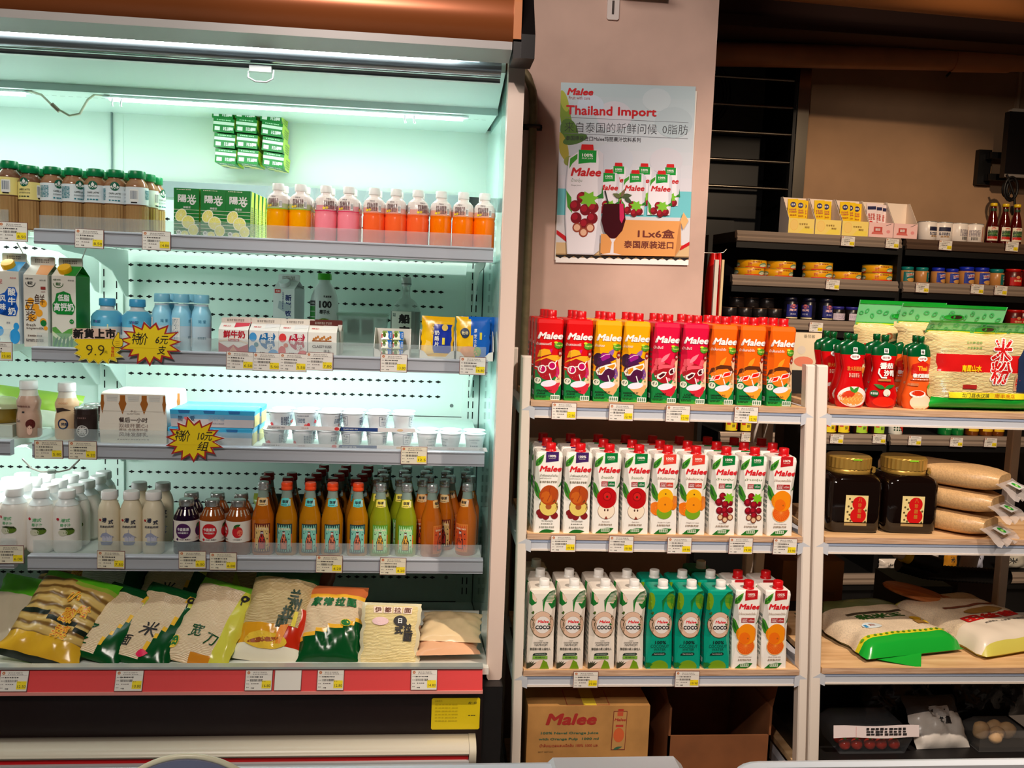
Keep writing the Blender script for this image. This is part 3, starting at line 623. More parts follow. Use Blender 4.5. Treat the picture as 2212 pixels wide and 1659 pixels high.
def classic(kind, band, thai, en, badge):
    def U(x): return (x-460)*.000215
    def V(y): return (1370-y)*.000214
    def q(*p): return [(U(x), V(y)) for x, y in p]
    def paint(g):
        bm = mat(band, .35)
        g.poly(q((415, 372), (570, 372), (570, 485), (520, 490), (415, 505)), bm)
        g.text('100%', U(492), V(425), .020, .0065, mat((245, 240, 230)), .03); g.text('FRUIT JUICE', U(490), V(455), .017, .0028, mat((225, 220, 200)), .02)
        g.leaf(U(302), V(555), .038, .008, 1.02, mat((70, 150, 35), .35), mat((110, 180, 60))); g.leaf(U(300), V(548), .03, .004, .95, DG)
        g.poly(q((290, 730), (330, 770), (372, 880), (362, 960), (320, 920), (292, 840)), mat((60, 140, 35), .35)); g.poly(q((290, 745), (320, 800), (345, 900), (310, 860)), mat((20, 90, 25)))
        g.poly(q((575, 810), (622, 740), (630, 700), (630, 790)), mat((30, 100, 35)))
        g.text('Malee', U(478), V(580), .058, .0155, RI, .04, .22)
        if kind == 'peach':
            g.text(thai, U(460), V(660), .046, .007, mat((90, 80, 60))); g.text('รสน้ำองุ่นแดง', U(420), V(697), .03, .005, mat((90, 80, 60))); g.scrib(U(460), V(742), .045, .006, mat((130, 120, 100)), 8, 2)
            for x, y in ((385, 1150), (440, 1165), (545, 1155), (370, 1120)): g.ell(U(x), V(y), .0095, .0095, mat((130, 25, 30), .3), 14)
            g.ell(U(470), V(1045), .0245, .025, mat((100, 60, 20)), 24); g.ell(U(470), V(1045), .0235, .024, mat((225, 200, 100), .35), 24); g.ell(U(470), V(1045), .008, .008, mat((160, 80, 40)), 12)
            g.ell(U(472), V(905), .0248, .0265, mat((175, 70, 20), .3), 26, 0, 2); g.ell(U(440), V(930), .014, .016, mat((195, 95, 25), .3), 16, .4); g.line(q((490, 790), (470, 840), (485, 900), (450, 980)), .002, mat((150, 50, 15)))
            g.text('วิตามินเอสูง', U(460), V(1225), .03, .006, mat((60, 55, 50))); g.scrib(U(460), V(1258), .03, .003, mat((120, 120, 110)), 6); g.scrib(U(460), V(1300), .04, .005, mat((150, 150, 140)), 8, 2); g.leaf(U(365), V(1368), .042, .007, .12, DG)
        else:
            g.text(thai, U(455), V(670), .046 if kind != 'apple' else .032, .007, mat((150, 110, 80) if 'orange' in kind or kind == 'citrus' else (110, 130, 70)))
            g.rect(U(385), U(462), V(782), V(722), mat((165, 30, 35))); g.rect(U(465), U(550), V(782), V(722), mat(badge)); g.text('100%', U(424), V(766), .013, .0045, WHITE, .02); g.text('วิตามินซี', U(424), V(740), .013, .005, WHITE); g.text('บริโภค', U(508), V(752), .013, .006, WHITE)
            if kind == 'apple':
                g.poly([(U(460+105*math.sin(a)*(1 if abs(math.cos(a)) < .9 else .8)), V(1085-105*math.cos(a))) for a in [2*PI*i/24 for i in range(24)]], mat((150, 100, 50))); g.poly([(U(460+101*math.sin(a)), V(1085-101*math.cos(a))) for a in [2*PI*i/24 for i in range(24)]], mat((242, 225, 200)))
                g.poly(q((440, 1190), (460, 1150), (485, 1190)), mat((140, 50, 35)))
                for x in (440, 478): g.ell(U(x), V(1078), .002, .0034, mat((70, 30, 20)), 8)
                g.ell(U(462), V(925), .0255, .028, mat((185, 5, 15), .28), 28, 0, 2); g.ell(U(462), V(905), .012, .0125, mat((150, 5, 10), .3), 18); g.ell(U(462), V(905), .0095, .01, mat((205, 25, 25), .3), 16); g.ell(U(462), V(912), .003, .0035, mat((70, 40, 15)), 8)
            if kind == 'citrus':
                g.ell(U(365), V(1052), .0165, .018, mat((235, 120, 10), .35), 20); g.ell(U(560), V(975), .017, .019, mat((225, 125, 20), .35), 20); g.ell(U(455), V(1095), .0205, .018, mat((120, 165, 30), .35), 20)
                g.ell(U(460), V(900), .0205, .0215, mat((238, 175, 10), .35), 24); g.ell(U(460), V(998), .021, .0215, mat((240, 145, 10), .35), 24); g.ell(U(462), V(865), .0022, .0022, mat((90, 50, 20)), 8); g.ell(U(462), V(998), .0028, .0026, mat((170, 90, 10)), 8)
            if kind == 'grape':
                for x, y, s_ in ((440, 880, 1), (545, 960, .9), (400, 955, 1.05), (480, 985, 1.1), (410, 1060, 1), (545, 1055, .85), (475, 1060, 1), (490, 1120, .95)):
                    g.ell(U(x), V(y), .0092*s_, .0098*s_, mat((120, 8, 25), .25), 18); g.ell(U(x-6), V(y-10), .005*s_, .0055*s_, mat((165, 15, 35), .25), 12)
                for x, y in ((425, 1145), (550, 1145), (485, 1175)): g.ell(U(x), V(y), .0078, .0085, mat((125, 60, 35)), 14); g.ell(U(x), V(y), .0055, .006, mat((225, 190, 150)), 12)
                g.poly([(U(520+(70 if i % 2 else 42)*math.sin(a)), V(900-(70 if i % 2 else 42)*math.cos(a))) for i, a in enumerate([2*PI*i/14 for i in range(14)])], mat((120, 190, 30), .35))
            if kind == 'orange':
                g.ell(U(460), V(1080), .0245, .0255, mat((245, 200, 130)), 26); g.ell(U(460), V(1080), .0228, .0238, mat((228, 95, 20), .3), 26)
                for i in range(10): a = i*PI/10; g.line([(U(460)-.02*math.cos(a), V(1080)-.021*math.sin(a)), (U(460)+.02*math.cos(a), V(1080)+.021*math.sin(a))], .0005, mat((245, 150, 60)))
                g.ell(U(462), V(930), .0262, .0282, mat((240, 140, 10), .3), 28, 0, 2); g.ell(U(440), V(980), .015, .016, mat((235, 110, 15), .3), 20, .4); g.ell(U(480), V(985), .0025, .0025, mat((180, 90, 10)), 8)
            g.text(en, U(460), V(1222), .034 if len(en) > 12 else .02, .0035, mat((110, 70, 50)), .01); g.scrib(U(460), V(1258), .036, .005, mat((150, 130, 110)), 8, 2)
            g.poly(q((335, 1368), (400, 1310), (480, 1295), (560, 1300), (520, 1350), (480, 1368)), mat((30, 110, 35), .35)); g.rect(U(405), U(510), V(1345), V(1305), mat((225, 230, 215)))
            for i in range(4): g.rect(U(410+25*i), U(428+25*i), V(1340), V(1310), mat((120, 150, 110)))
    return paint
WB = (240, 236, 228)
MK['peach'] = carton(classic('peach', (62, 30, 95), 'น้ำพีชผสมทับทิม', '', (0, 0, 0)), WB)
MK['apple'] = carton(classic('apple', (0, 120, 50), 'น้ำแอปเปิ้ล', 'Apple Juice', (0, 110, 50)), WB)
MK['citrus'] = carton(classic('citrus', (225, 60, 45), 'น้ำส้มเขียวหวาน', 'Orange 3 in 1 Juice', (200, 60, 40)), WB)
MK['grape'] = carton(classic('grape', (0, 120, 50), 'น้ำองุ่น', 'Grape Juice', (0, 110, 50)), WB)
MK['orange'] = carton(classic('orange', (190, 20, 30), 'น้ำส้มเนเวลผสมเนื้อส้ม', 'Navel Orange Juice', (170, 25, 25)), WB)
def coco(teal):
    def U(x): return (x-385)*.000205
    def V(y): return (1415-y)*.000213
    def q(*p): return [(U(x), V(y)) for x, y in p]
    def paint(g):
        pk = mat((225, 195, 175)); gr = mat((20, 110, 40), .35); lg = mat((110, 150, 20), .35)
        if teal:
            g.ell(U(235), V(560), .012, .024, lg, 16, 0, 1); g.ell(U(505), V(560), .0125, .0215, lg, 18, .2); g.ell(U(530), V(575), .0075, .016, mat((70, 125, 20), .35), 14, .2)
        else:
            g.poly(q((218, 430), (260, 470), (310, 540), (305, 590), (250, 622), (218, 600)), gr); g.poly(q((245, 460), (300, 520), (312, 565), (290, 580), (255, 540)), pk)
            g.poly(q((556, 470), (500, 520), (455, 590), (500, 655), (556, 640)), gr); g.poly(q((556, 465), (505, 510), (455, 585), (500, 590), (556, 500)), pk)
        for i in range(9): a = i/8; g.line(q((545-20*a, 420+a*150), (470-60*a, 450+a*110), (380+20*a, 560+a*130)), .0016, mat((15, 90+i*5, 35)))
        g.ell(U(392), V(860), .0308, .0358, mat((70, 60, 20)), 30, .1); g.ell(U(392), V(857), .0296, .0345, mat((215, 180, 155), .4), 30, .1, 2); g.ell(U(397), V(862), .0208, .0232, mat((175, 140, 115)), 26); g.ell(U(397), V(862), .0202, .0226, mat((226, 220, 214)), 26)
        g.poly(q((248, 720), (270, 685), (285, 700), (275, 730)), mat((60, 90, 20)))
        g.text('Malee', U(402), V(820), .029, .0078, RI, .04, .2); g.text('COCO', U(397), V(892), .038, .0105, mat((15, 18, 22)), .05); g.leaf(U(468), V(860), .006, .002, 1.2, DG); g.leaf(U(468), V(860), .006, .002, .3, DG)
        dk2 = mat((25, 60, 55)) if teal else mat((60, 65, 60))
        if teal:
            g.text('100%', U(392), V(1080), .030, .0088, mat((5, 45, 40)), .03); g.text('COCONUT', U(385), V(1128), .049, .0085, mat((10, 60, 50))); g.text('WATER', U(385), V(1170), .032, .007, mat((10, 60, 50))); g.scrib(U(385), V(1205), .03, .002, dk2, 7)
        else:
            g.text('100%', U(385), V(1060), .011, .003, dk2); g.text('COCONUT WATER', U(385), V(1084), .038, .0038, dk2, .02); g.text('NAMHOM', U(385), V(1112), .033, .0062, dk2); g.text('泰国香水椰,沁香怡人', U(380), V(1164), .053, .0075, mat((50, 50, 40)), .015)
            g.rect(U(285), U(475), V(1290), V(1252), mat((120, 170, 60))); g.text('香浓椰子水', U(380), V(1272), .026, .005, mat((30, 80, 30)), .02)
        g.poly(q((290, 1225), (310, 1215), (455, 1212), (472, 1225), (455, 1242), (285, 1245)), mat((12, 40, 30))); g.text('THAI COCONUTS', U(380), V(1229), .028, .003, mat((200, 215, 200)), .02)
        if teal:
            g.ell(U(390), V(1392), .024, .018, lg, 20); g.rect(-.034, .034, -.001, .0006, mat((0, 140, 115)))
            for i in range(6): g.leaf(U(222), V(1400), .02-.001*i, .003, .5+.2*i, gr)
        else:
            g.poly(q((250, 1412), (300, 1345), (380, 1305), (430, 1300), (420, 1400)), pk); g.poly(q((420, 1300), (470, 1330), (500, 1412), (380, 1412)), lg)
            for i in range(5): g.leaf(U(218), V(1410), .03-.003*i, .003, .6+.22*i, mat((60, 60, 40)))
    return paint
MK['coconut'] = carton(coco(False), (228, 218, 205), None, (238, 235, 230), topc=None)
MK['teal coconut'] = carton(coco(True), (0, 150, 122), None, (238, 235, 230))
DESC = {'strawberry': 'red strawberry juice carton', 'passion': 'yellow passion fruit juice carton', 'lychee': 'crimson lychee juice carton', 'mandarin': 'orange mandarin juice carton with glasses picture', 'peach': 'white peach juice carton with purple band', 'apple': 'white apple juice carton', 'citrus': 'white carton with three citrus fruits', 'grape': 'white grape juice carton', 'orange': 'white navel orange juice carton', 'coconut': 'white coconut water carton', 'teal coconut': 'teal coconut water carton'}
def row_of(kinds, xs_px, ypx, zs, depth, shelfname, nrows, back=0):
    tot = {}
    for i, (k, px) in enumerate(zip(kinds, xs_px)):
        y0 = rack_y(zs)+.006+HWD
        q = P(px, ypx, y0-HWD); x = q.x+HWD
        tot[k] = tot.get(k, 0)+1
        for r in range(nrows if not callable(nrows) else nrows(i)):
            rz = random.uniform(-.02, .02)
            pos = ('end' if i == 0 else ORD[i]+' from the refrigerator')
            if i == 0: pos = 'nearest the refrigerator'
            lab = f"{DESC[k]}, {['front', 'second', 'third', 'fourth'][r]} row {pos}, {shelfname} shelf"
            MK[k].put((x+(random.uniform(-.0006, .0006) if r else 0), y0+r*(HWD*2+depth), zs), rz, lab, f'{k} juice cartons on the {shelfname} rack shelf')
row_of(['strawberry']*2+['passion']*2+['lychee']*2+['mandarin']*3, [1154, 1218, 1281, 1342, 1406, 1469, 1530, 1592, 1656], 868, 1.177, .004, 'top', 3)
row_of(['peach']*2+['apple']*2+['citrus']*2+['grape']*2+['orange'], [1152, 1216, 1279, 1343, 1405, 1467, 1532, 1594, 1657], 1152, .834, .012, 'middle', 3)
row_of(['coconut']*4+['teal coconut']*3+['orange']*2, [1138, 1203, 1270, 1333, 1395, 1457, 1520, 1581, 1644], 1437, .483, .018, 'lower', lambda i: 3 if i in (0, 6) else 2)
# carton box under the rack
t = thing('cardboard_box', (0, 0, 0), 'closed brown cardboard box of orange juice standing under the juice rack', 'box')
a, b = P(1141, 1526, 2.24), P(1405, 1519, 2.24); hb = .36
t.location = ((a.x+b.x)/2, 2.24, a.z-hb); w2 = (b.x-a.x)/2
card = mat((182, 132, 72), .75, noise=12); g = G(); g.box(-w2, w2, 0, .27, 0, hb, card); g.build('carton_body', t)
pr = mat((165, 45, 40)); g = G(); g.on(front(0)); K = 2*w2/264
def U(x): return (x-633)*2*w2/885
def V(y): return hb-(y-140)*2*w2/885
g.text('Malee', U(505), V(237), 370*2*w2/885, 88*2*w2/885, pr, .04, .22); gt = mat((60, 100, 75))
g.text('100% Navel Orange Juice', U(498), V(342), .125*w2/.167*1.0*2*.63, .0085, gt, .03); g.text('with Orange Pulp  1000 ml', U(493), V(386), 435*2*w2/885, .0085, gt, .03); g.text('น้ำส้มเนเวลผสมเนื้อส้ม 100% 1000 มล.', U(498), V(432), 425*2*w2/885, .009, pr, .01); g.text('BEST BEFORE', U(330), V(480), .04, .004, mat((110, 85, 50)))
g.poly([(U(810), V(178)), (U(910), V(178)), (U(905), V(470)), (U(803), V(470))], mat((120, 40, 35))); g.poly([(U(814), V(183)), (U(906), V(183)), (U(901), V(465)), (U(808), V(465))], mat((186, 140, 82))); g.rect(U(843), U(882), V(182), V(163), mat((175, 55, 40)))
g.rect(U(838), U(880), V(215), V(185), mat((190, 80, 50))); g.text('Malee', U(860), V(243), .031, .008, pr, .04, .2); g.rect(U(830), U(885), V(297), V(280), mat((185, 60, 45))); g.ell(U(855), V(358), .0145, .02, mat((205, 95, 50))); g.leaf(U(820), V(466), .025, .004, .3, gt)
g.on(lambda u, v, h: (u, v, hb+h)); g.rect(-.06, .055, .005, .1, mat((150, 60, 45))); g.rect(-.058, .053, .007, .098, card); g.rect(-.015, .02, .004, .12, mat((225, 195, 60))); g.build('printed_artwork', t)
for px, lab in ((1495, 'open dark cardboard box deep under the juice rack beside the closed box'),):
    t = thing('cardboard_box', (0, 0, 0), lab, 'box'); cd = mat((120, 72, 38), .8, noise=10); g = G(); x0, x1 = .69, .98
    g.box(x0, x0+.006, 2.30, 2.62, .10, .34, cd); g.box(x1-.006, x1, 2.30, 2.62, .10, .34, cd); g.box(x0, x1, 2.30, 2.306, .10, .26, cd); g.box(x0, x1, 2.614, 2.62, .10, .34, cd); g.box(x0, x1, 2.30, 2.62, .093, .10, cd); g.build('carton_body', t)
    g = G(); g.add([(x0, 2.30, .34), (x0-.02, 2.3, .42), (x0-.02, 2.62, .42), (x0, 2.62, .34)], [(0, 1, 2, 3)], cd); g.build('flap', t); g = G(); g.add([(x1, 2.30, .34), (x1+.02, 2.3, .45), (x1+.02, 2.62, .45), (x1, 2.62, .34)], [(0, 1, 2, 3)], cd); g.build('flap', t)
# ================================================================ GOODS IN THE REFRIGERATED CASE
def S(n, dz=0): return SH[n][0]+dz
def V1(mode): pass
# --- coffee bottles
def coffee(yellow):
    t = thing('coffee_bottle', label='x', cat='bottle'); R = .0258
    liq = mat((150, 105, 72) if not yellow else (125, 85, 62), .15); rib = mat((165, 128, 82), .2)
    g = G()
    n = 44; rings = []
    for z in (0, .003, .064, .068): rings.append([((R-(.0011 if i % 2 else 0)-(.002 if z in (0,) else 0))*math.cos(2*PI*i/n), (R-(.0011 if i % 2 else 0)-(.002 if z in (0,) else 0))*math.sin(2*PI*i/n), z) for i in range(n)])
    g.loft(rings, rib, False); g.lathe([(R-.002, .068), (R, .071), (R, .113), (R-.001, .117), (R-.004, .124), (R-.0085, .129), (.0165, .131), (.0165, .134)], liq, 28, capb=False); g.build('bottle', t)
    g = G(); g.lathe([(.019, .133), (.0198, .134), (.0198, .1485), (.0185, .151)], mat((0, 125, 70), .35), 32); g.build('cap', t)
    L = mat((240, 225, 140) if yellow else (225, 235, 240), .45); g = G(); rl = R+.0005; g.lathe([(rl, .071), (rl, .112)], L, 32, capb=False, capt=False)
    g.on(cyl(rl)); lg = mat((0, 95, 70)); tl = mat((40, 130, 145) if not yellow else (70, 80, 50))
    g.ell(0, .111, .0105, .0105, lg, 20, 0, 2); g.ell(0, .113, .0035, .0042, WHITE, 10); g.leaf(-.008, .107, .006, .0025, 1.2, WHITE); g.leaf(.008, .107, .006, .0025, 1.95, WHITE); g.line([(-.006, .105), (-.003, .109), (0, .105), (.003, .109), (.006, .105)], .0015, WHITE); g.leaf(0, .114, .005, .0018, PI/2, WHITE)
    g.text('CHEESE LATTE' if yellow else 'CAFFE LATTE', 0, .094, .026, .0042, mat((40, 45, 40)), .02); g.text('星杯奶酪风味拿铁' if yellow else '星选咖啡拿铁饮料', 0, .0865, .027, .0042, mat((110, 110, 80) if yellow else (120, 135, 140))); g.scrib(0, .078, .026, .004, tl, 4)
    g.on(cyl(rl, 0, 1.45)); g.rect(-.010, .010, .077, .106, WHITE, 3); g.bars(0, .093, .016, .02, mat((50, 80, 110))); g.rect(-.007, .007, .0735, .077, BLACK, 2)
    g.on(cyl(rl, 0, -1.3)); g.scrib(0, .092, .024, .028, tl, 6, 9, 4); g.on(cyl(rl, 0, 2.9)); g.scrib(0, .095, .024, .022, tl, 7, 7, 5)
    g.build('label', t); return Proto(t)
cfy, cfw = coffee(True), coffee(False)
ang = {0: -1.2, 1: .12, 2: -.75, 3: -.05, 4: .0, 5: -.25, 6: -1.1}
# front row: centre px, row depth list
cof = [(22, 0), (67, 1), (114, 2), (160, 3), (207, 4), (250, 5), (296, 6)]
for px, i in cof:
    pr = cfy if i < 2 else cfw; left = i < 1
    for r in range(3 if i in (6,) else 2):
        y = 2.268+r*.060; q = P(px+(0 if r == 0 else (22 if r == 1 else 38)), 500, y)
        c = 'yellow label' if i < 2 else 'white label'; zz = S(1, .009 if px < 60 else 0)
        pr.put((q.x, y, zz), {0: -1.35, 1: -.15, 2: .95, 3: .9, 4: .1, 5: .25, 6: -1.4}[i]+(r*1.3), f"green-capped coffee bottle with {c}, {['front', 'second', 'third'][r]} row, {ORD[6-i]+' ' if i < 6 else 'nearest '}from the lemon tea", 'coffee bottles on the top shelf')
q = P(-8, 500, 2.33); cfy.put((q.x, 2.33, S(1, .009)), 0, 'green-capped coffee bottle partly cut off at the edge of the photo', 'coffee bottles on the top shelf')
# --- lemon tea bricks
def tea():
    t = thing('lemon_tea_carton', label='x', cat='juice carton'); g = G(); w, d, h = .0295, .0195, .1165
    gr, yl = mat((0, 125, 45), .35), mat((205, 235, 50), .35)
    g.box(-w, w, -d, d, 0, h, gr); g.on(lambda u, v, hh: (w+hh, u, v)); g.rect(-d, d, 0, h, yl); g.poly([(-d, h), (-d, h*.6), (-d*.2, h)], gr); g.scrib(0, .045, .026, .07, mat((120, 160, 60)), 4, 14, 7)
    g.on(lambda u, v, hh: (-w-hh, -u, v)); g.rect(-d, d, 0, h, yl); g.scrib(0, .045, .026, .07, mat((120, 160, 60)), 4, 14, 7)
    g.on(front(-d)); lm = mat((238, 232, 120), .4); ln = mat((245, 245, 215), .4)
    g.text('陽光', .001, h-.024, .043, .019, WHITE, .03); g.ell(.0135, h-.033, .0062, .0062, WHITE, 16, hole=.45); g.text('檸檬茶', .001, h-.0455, .017, .0055, WHITE, .01); g.scrib(-.006, h-.0035, .034, .002, ln, 8)
    for i in range(8): g.rect(-w, w, h-.0515-.0085*i, h-.0505-.0085*i, ln)
    for (x, y, a, b, r) in ((-.013, .052, .0125, .0165, -.5), (.004, .036, .0155, .0165, 0), (.016, .018, .0125, .014, 0), (-.004, .008, .009, .008, 0)):
        y = max(b, y); g.ell(x, y, a, b, ln, 20, r); g.ell(x, y, a*.86, b*.86, lm, 20, r)
        for k in range(5): g.line([(x-a*.8*math.cos(k*.63), y-b*.8*math.sin(k*.63)), (x+a*.8*math.cos(k*.63), y+b*.8*math.sin(k*.63))], .0005, ln)
    g.ell(-.018, .011, .0058, .0058, WHITE, 16); g.scrib(-.018, .011, .006, .005, INK, 2, 2)
    g.on(lambda u, v, hh: (u, v, h+hh)); g.rect(-w, w, .002, .010, mat((225, 240, 225))); g.rect(-w*.85, -w*.35, -.015, -.004, WHITE); g.scrib(.009, -.009, .02, .010, WHITE, 4, 3, 9); g.rect(w*.45, w*.9, -.012, -.004, WHITE); g.scrib(0, .015, .04, .004, mat((180, 230, 190)), 8)
    g.on(lambda u, v, hh: (w+hh, u, v)); g.build('carton_body', t); g = G(); g.ell
    g.add([(-w, 0.0015, h+.0004), (w, .0015, h+.0004), (w, .002, h+.0012), (-w, .002, h+.0012)], [(0, 1, 2, 3)], mat((215, 235, 220))); g.build('top_seam', t)
    return Proto(t)
TEA = tea()
for i, (px, n) in enumerate(((403, 2), (460, 2), (514, 6))):
    for r in range(n):
        y = 2.262+.0195+r*.0415; q = P(px, 505, 2.262)
        TEA.put((q.x+(.002*r if i == 2 else 0), y, S(1)), random.uniform(-.02, .02), f"green lemon tea carton standing, {ORD[r]} from the front in the column {['nearest the coffee', 'between the other two', 'nearest the juice'][i]}", 'lemon tea cartons standing on the top shelf')
# the same cartons lying in a stack against the back, their tops to the front
for c_, (px, py0) in enumerate(((487, 352), (535, 353), (590, 360))):
    for r in range(4):
        q = P(px+(-2.0*r if c_ == 0 else -1.5*r), py0-r*33.2, 2.728)
        if r == 3: q.z -= .004
        TEA.put((q.x, 2.8455, q.z+.0195), 0, f"green lemon tea carton lying against the rear wall, {['lowest', 'second lowest', 'third lowest', 'highest'][r]}, column {['nearest the coffee', 'in the centre', 'nearest the glass end'][c_]}", 'lemon tea cartons lying against the rear wall', rot=(PI/2, (.10 if c_ == 2 else .05), 0))
# --- small fruit drinks with white caps
def drink(liq, band, glow=None):
    t = thing('fruit_drink_bottle', label='x', cat='bottle'); R = .0268; lm = mat(liq, .12, spec=.6); g = G()
    prof = [(R-.003, 0), (R, .004), (R, .068), (R-.0012, .072), (R, .076)]
    g.lathe(prof, lm, 26, capt=False); g.lathe([(R, .076), (R, .090)], mat(band, .18), 26, capb=False, capt=False)
    g.lathe([(R, .090), (R-.001, .100), (R-.004, .108), (R-.010, .1145), (.0125, .117), (.012, .123)], mat((232, 222, 216), .12), 26, capb=False); g.build('bottle', t)
    g = G(); g.lathe([(.0138, .122), (.0142, .123), (.0138, .137), (.0125, .1385)], WHITE, 28); g.build('cap', t)
    g = G(); g.lathe([(R+.0003, .078), (R+.0003, .095), (R-.0007, .101), (R-.0036, .1085)], mat((248, 240, 236), .15, alpha=.35), 26, capb=False, capt=False)
    rf = prof_r([(R, 0), (R, .09), (R-.001, .1), (R-.004, .108), (R-.01, .1145)])
    for k in range(3):
        g.on(cyl(lambda v: rf(v)+.0006, 0, k*2.1)); g.text('Nice', 0, .106, .012, .004, mat((90, 80, 85)), .01, .2); g.scrib(.001, .0915, .026, .02, mat((110, 80, 80)), 6, 6, k); g.rect(.016, .023, .080, .097, mat((240, 240, 240)), 2); g.bars(.0195, .089, .005, .012, INK, 6)
        g.ell(-.012, .083, .0035, .003, mat((245, 215, 40)), 10); g.ell(-.005, .084, .0035, .003, mat((225, 190, 60)), 10, .4)
    g.build('label', t); return Proto(t)
DR = [(drink((245, 160, 0), (150, 190, 30)), 'yellow', (600, 648)), (drink((245, 135, 150), (225, 40, 90)), 'pink', (703, 752)), (drink((250, 100, 45), (235, 120, 80)), 'coral', (807, 854, 901)), (drink((250, 120, 0), (240, 130, 40)), 'orange', (951, 999, 1045))]
for pr, nm, pxs in DR:
    for i, px in enumerate(pxs):
        for r in range(2):
            y = 2.267+r*.058; q = P(px, 508, 2.267)
            pr.put((q.x+(.002 if r else 0), y, S(1)), random.uniform(-.5, .5), f"{nm} fruit drink bottle, {['front', 'back'][r]} row, {ORD[i]} of its colour from the lemon tea", f'{nm} fruit drinks on the top shelf')
    # shrink film round each pack
    a, b = P(pxs[0], 508, 2.267).x-.029, P(pxs[-1], 508, 2.267).x+.030
    fl = [(a, 0), (b, 0), (b, .095), (b-.014, .137), (a+.014, .137), (a, .095)]
    g = G(); n = len(fl); y0, y1 = 2.2385, 2.356; V = [(x, y, S(1)+z+.001) for y in (y0, y1) for x, z in fl]
    g.add(V, [(1, 7, 8, 2), (2, 8, 9, 3), (3, 9, 10, 4), (4, 10, 11, 5), (5, 11, 6, 0)], FILM); tag(g.build('shrink_wrap'), f'clear shrink film around the {nm} fruit drink bottles', 'plastic film')
# --- gable-top cartons
def gable(name, w, d, hb, hs, hf, base, side, paint, cap=None, fin=None, roofp=None, cat='milk carton'):
    t = thing(name, label='x', cat=cat); g = G(); x, y = w/2, d/2; B = mat(base, .4); Sd = mat(side, .4); Fm = mat(fin or base, .45)
    g.add([(-x, -y, 0), (x, -y, 0), (x, -y, hb), (-x, -y, hb)], [(0, 1, 2, 3)], B); g.add([(x, -y, 0), (x, y, 0), (x, y, hb), (x, -y, hb)], [(0, 1, 2, 3)], Sd); g.add([(x, y, 0), (-x, y, 0), (-x, y, hb), (x, y, hb)], [(0, 1, 2, 3)], B); g.add([(-x, y, 0), (-x, -y, 0), (-x, -y, hb), (-x, y, hb)], [(0, 1, 2, 3)], Sd)
    zt = hb+hs; e = .0015
    g.add([(-x, -y, hb), (x, -y, hb), (x, -e, zt), (-x, -e, zt)], [(0, 1, 2, 3)], B); g.add([(x, y, hb), (-x, y, hb), (-x, e, zt), (x, e, zt)], [(0, 1, 2, 3)], B)
    xi = x-d*.28
    for s_ in (1, -1):
        v = [(s_*x, -y, hb), (s_*x, y, hb), (s_*xi, 0, zt-hs*.35), (s_*x, -e, zt), (s_*x, e, zt)]; fs = [(0, 1, 2), (0, 2, 3), (2, 1, 4), (3, 2, 4)]
        if s_ < 0: fs = [f[::-1] for f in fs]
        g.add(v, fs, Sd)
    g.add([(-x, -y, 0), (x, -y, 0), (x, y, 0), (-x, y, 0)], [(3, 2, 1, 0)], B)
    g.on(front(-y)); paint(g)
    if roofp:
        nrm = Vector((0, -hs, y-e)).normalized(); L = math.hypot(hs, y-e); g.on(flat((0, -y, hb), (1, 0, 0), (0, (y-e)/L, hs/L), nrm)); roofp(g, L)
    g.build('carton_body', t)
    g = G(); g.box(-x, x, -.0018, .0018, zt-.001, zt+hf, Fm, .0025); g.on(front(-.0018)); g.scrib(0, zt+hf*.5, w*.6, hf*.5, mat((150, 140, 130)), 8, 2); g.build('top_fin', t)
    if cap:
        g = G(); nrm = Vector((0, -hs, y)).normalized(); c0 = Vector((-.004, -y*.5, hb+hs*.5)); g.lathe([(.0155, 0), (.0155, .010), (.014, .0125)], mat(cap, .3), 26, c0-Vector((0, 0, 0)), axis=nrm); g.build('cap', t)
    return Proto(t)
def s5(x0, y1, s_): return (lambda x: (x-x0)*s_), (lambda y: (y1-y)*s_)
def blobs(g, pts, m):
    for x, y, a, b in pts: g.ell(x, y, a, b, m, 18)
def p_blue(g):
    U, V = s5(70, 1170, .000205)
    for x, y, a, b in ((-.02, .03, .011, .012), (.022, .042, .007, .009), (.018, .0, .013, .018), (-.028, .0, .01, .01)): g.ell(x, max(y, b), a, b, mat((45, 150, 215), .35), 18)
    g.poly([(.0235-.0*x, y) for x, y in ((0, .1), )]+[(-.018, .07), (-.024, .09), (-.022, .115), (-.005, .122), (.004, .135), (.02, .135), (.026, .12), (.022, .10), (.027, .085), (.022, .067), (.002, .066)][0:11], mat((20, 85, 180), .35))
    g.text('酸牛奶', .012, .10, None, .0, WHITE) if 0 else None
    for c, y in (('酸', .124), ('牛', .102), ('奶', .078)): g.text(c, .012, y, .019, .0185, WHITE, .03)
    for c, y in (('风', .108), ('味', .088)): g.text(c, -.010, y, .015, .016, WHITE, .03)
    g.text('原味', .003, .050, .009, .005, mat((40, 50, 90))); g.text('維記', -.017, .148, .013, .011, RI); g.text('香港九龍', .016, .157, .015, .004, RI)
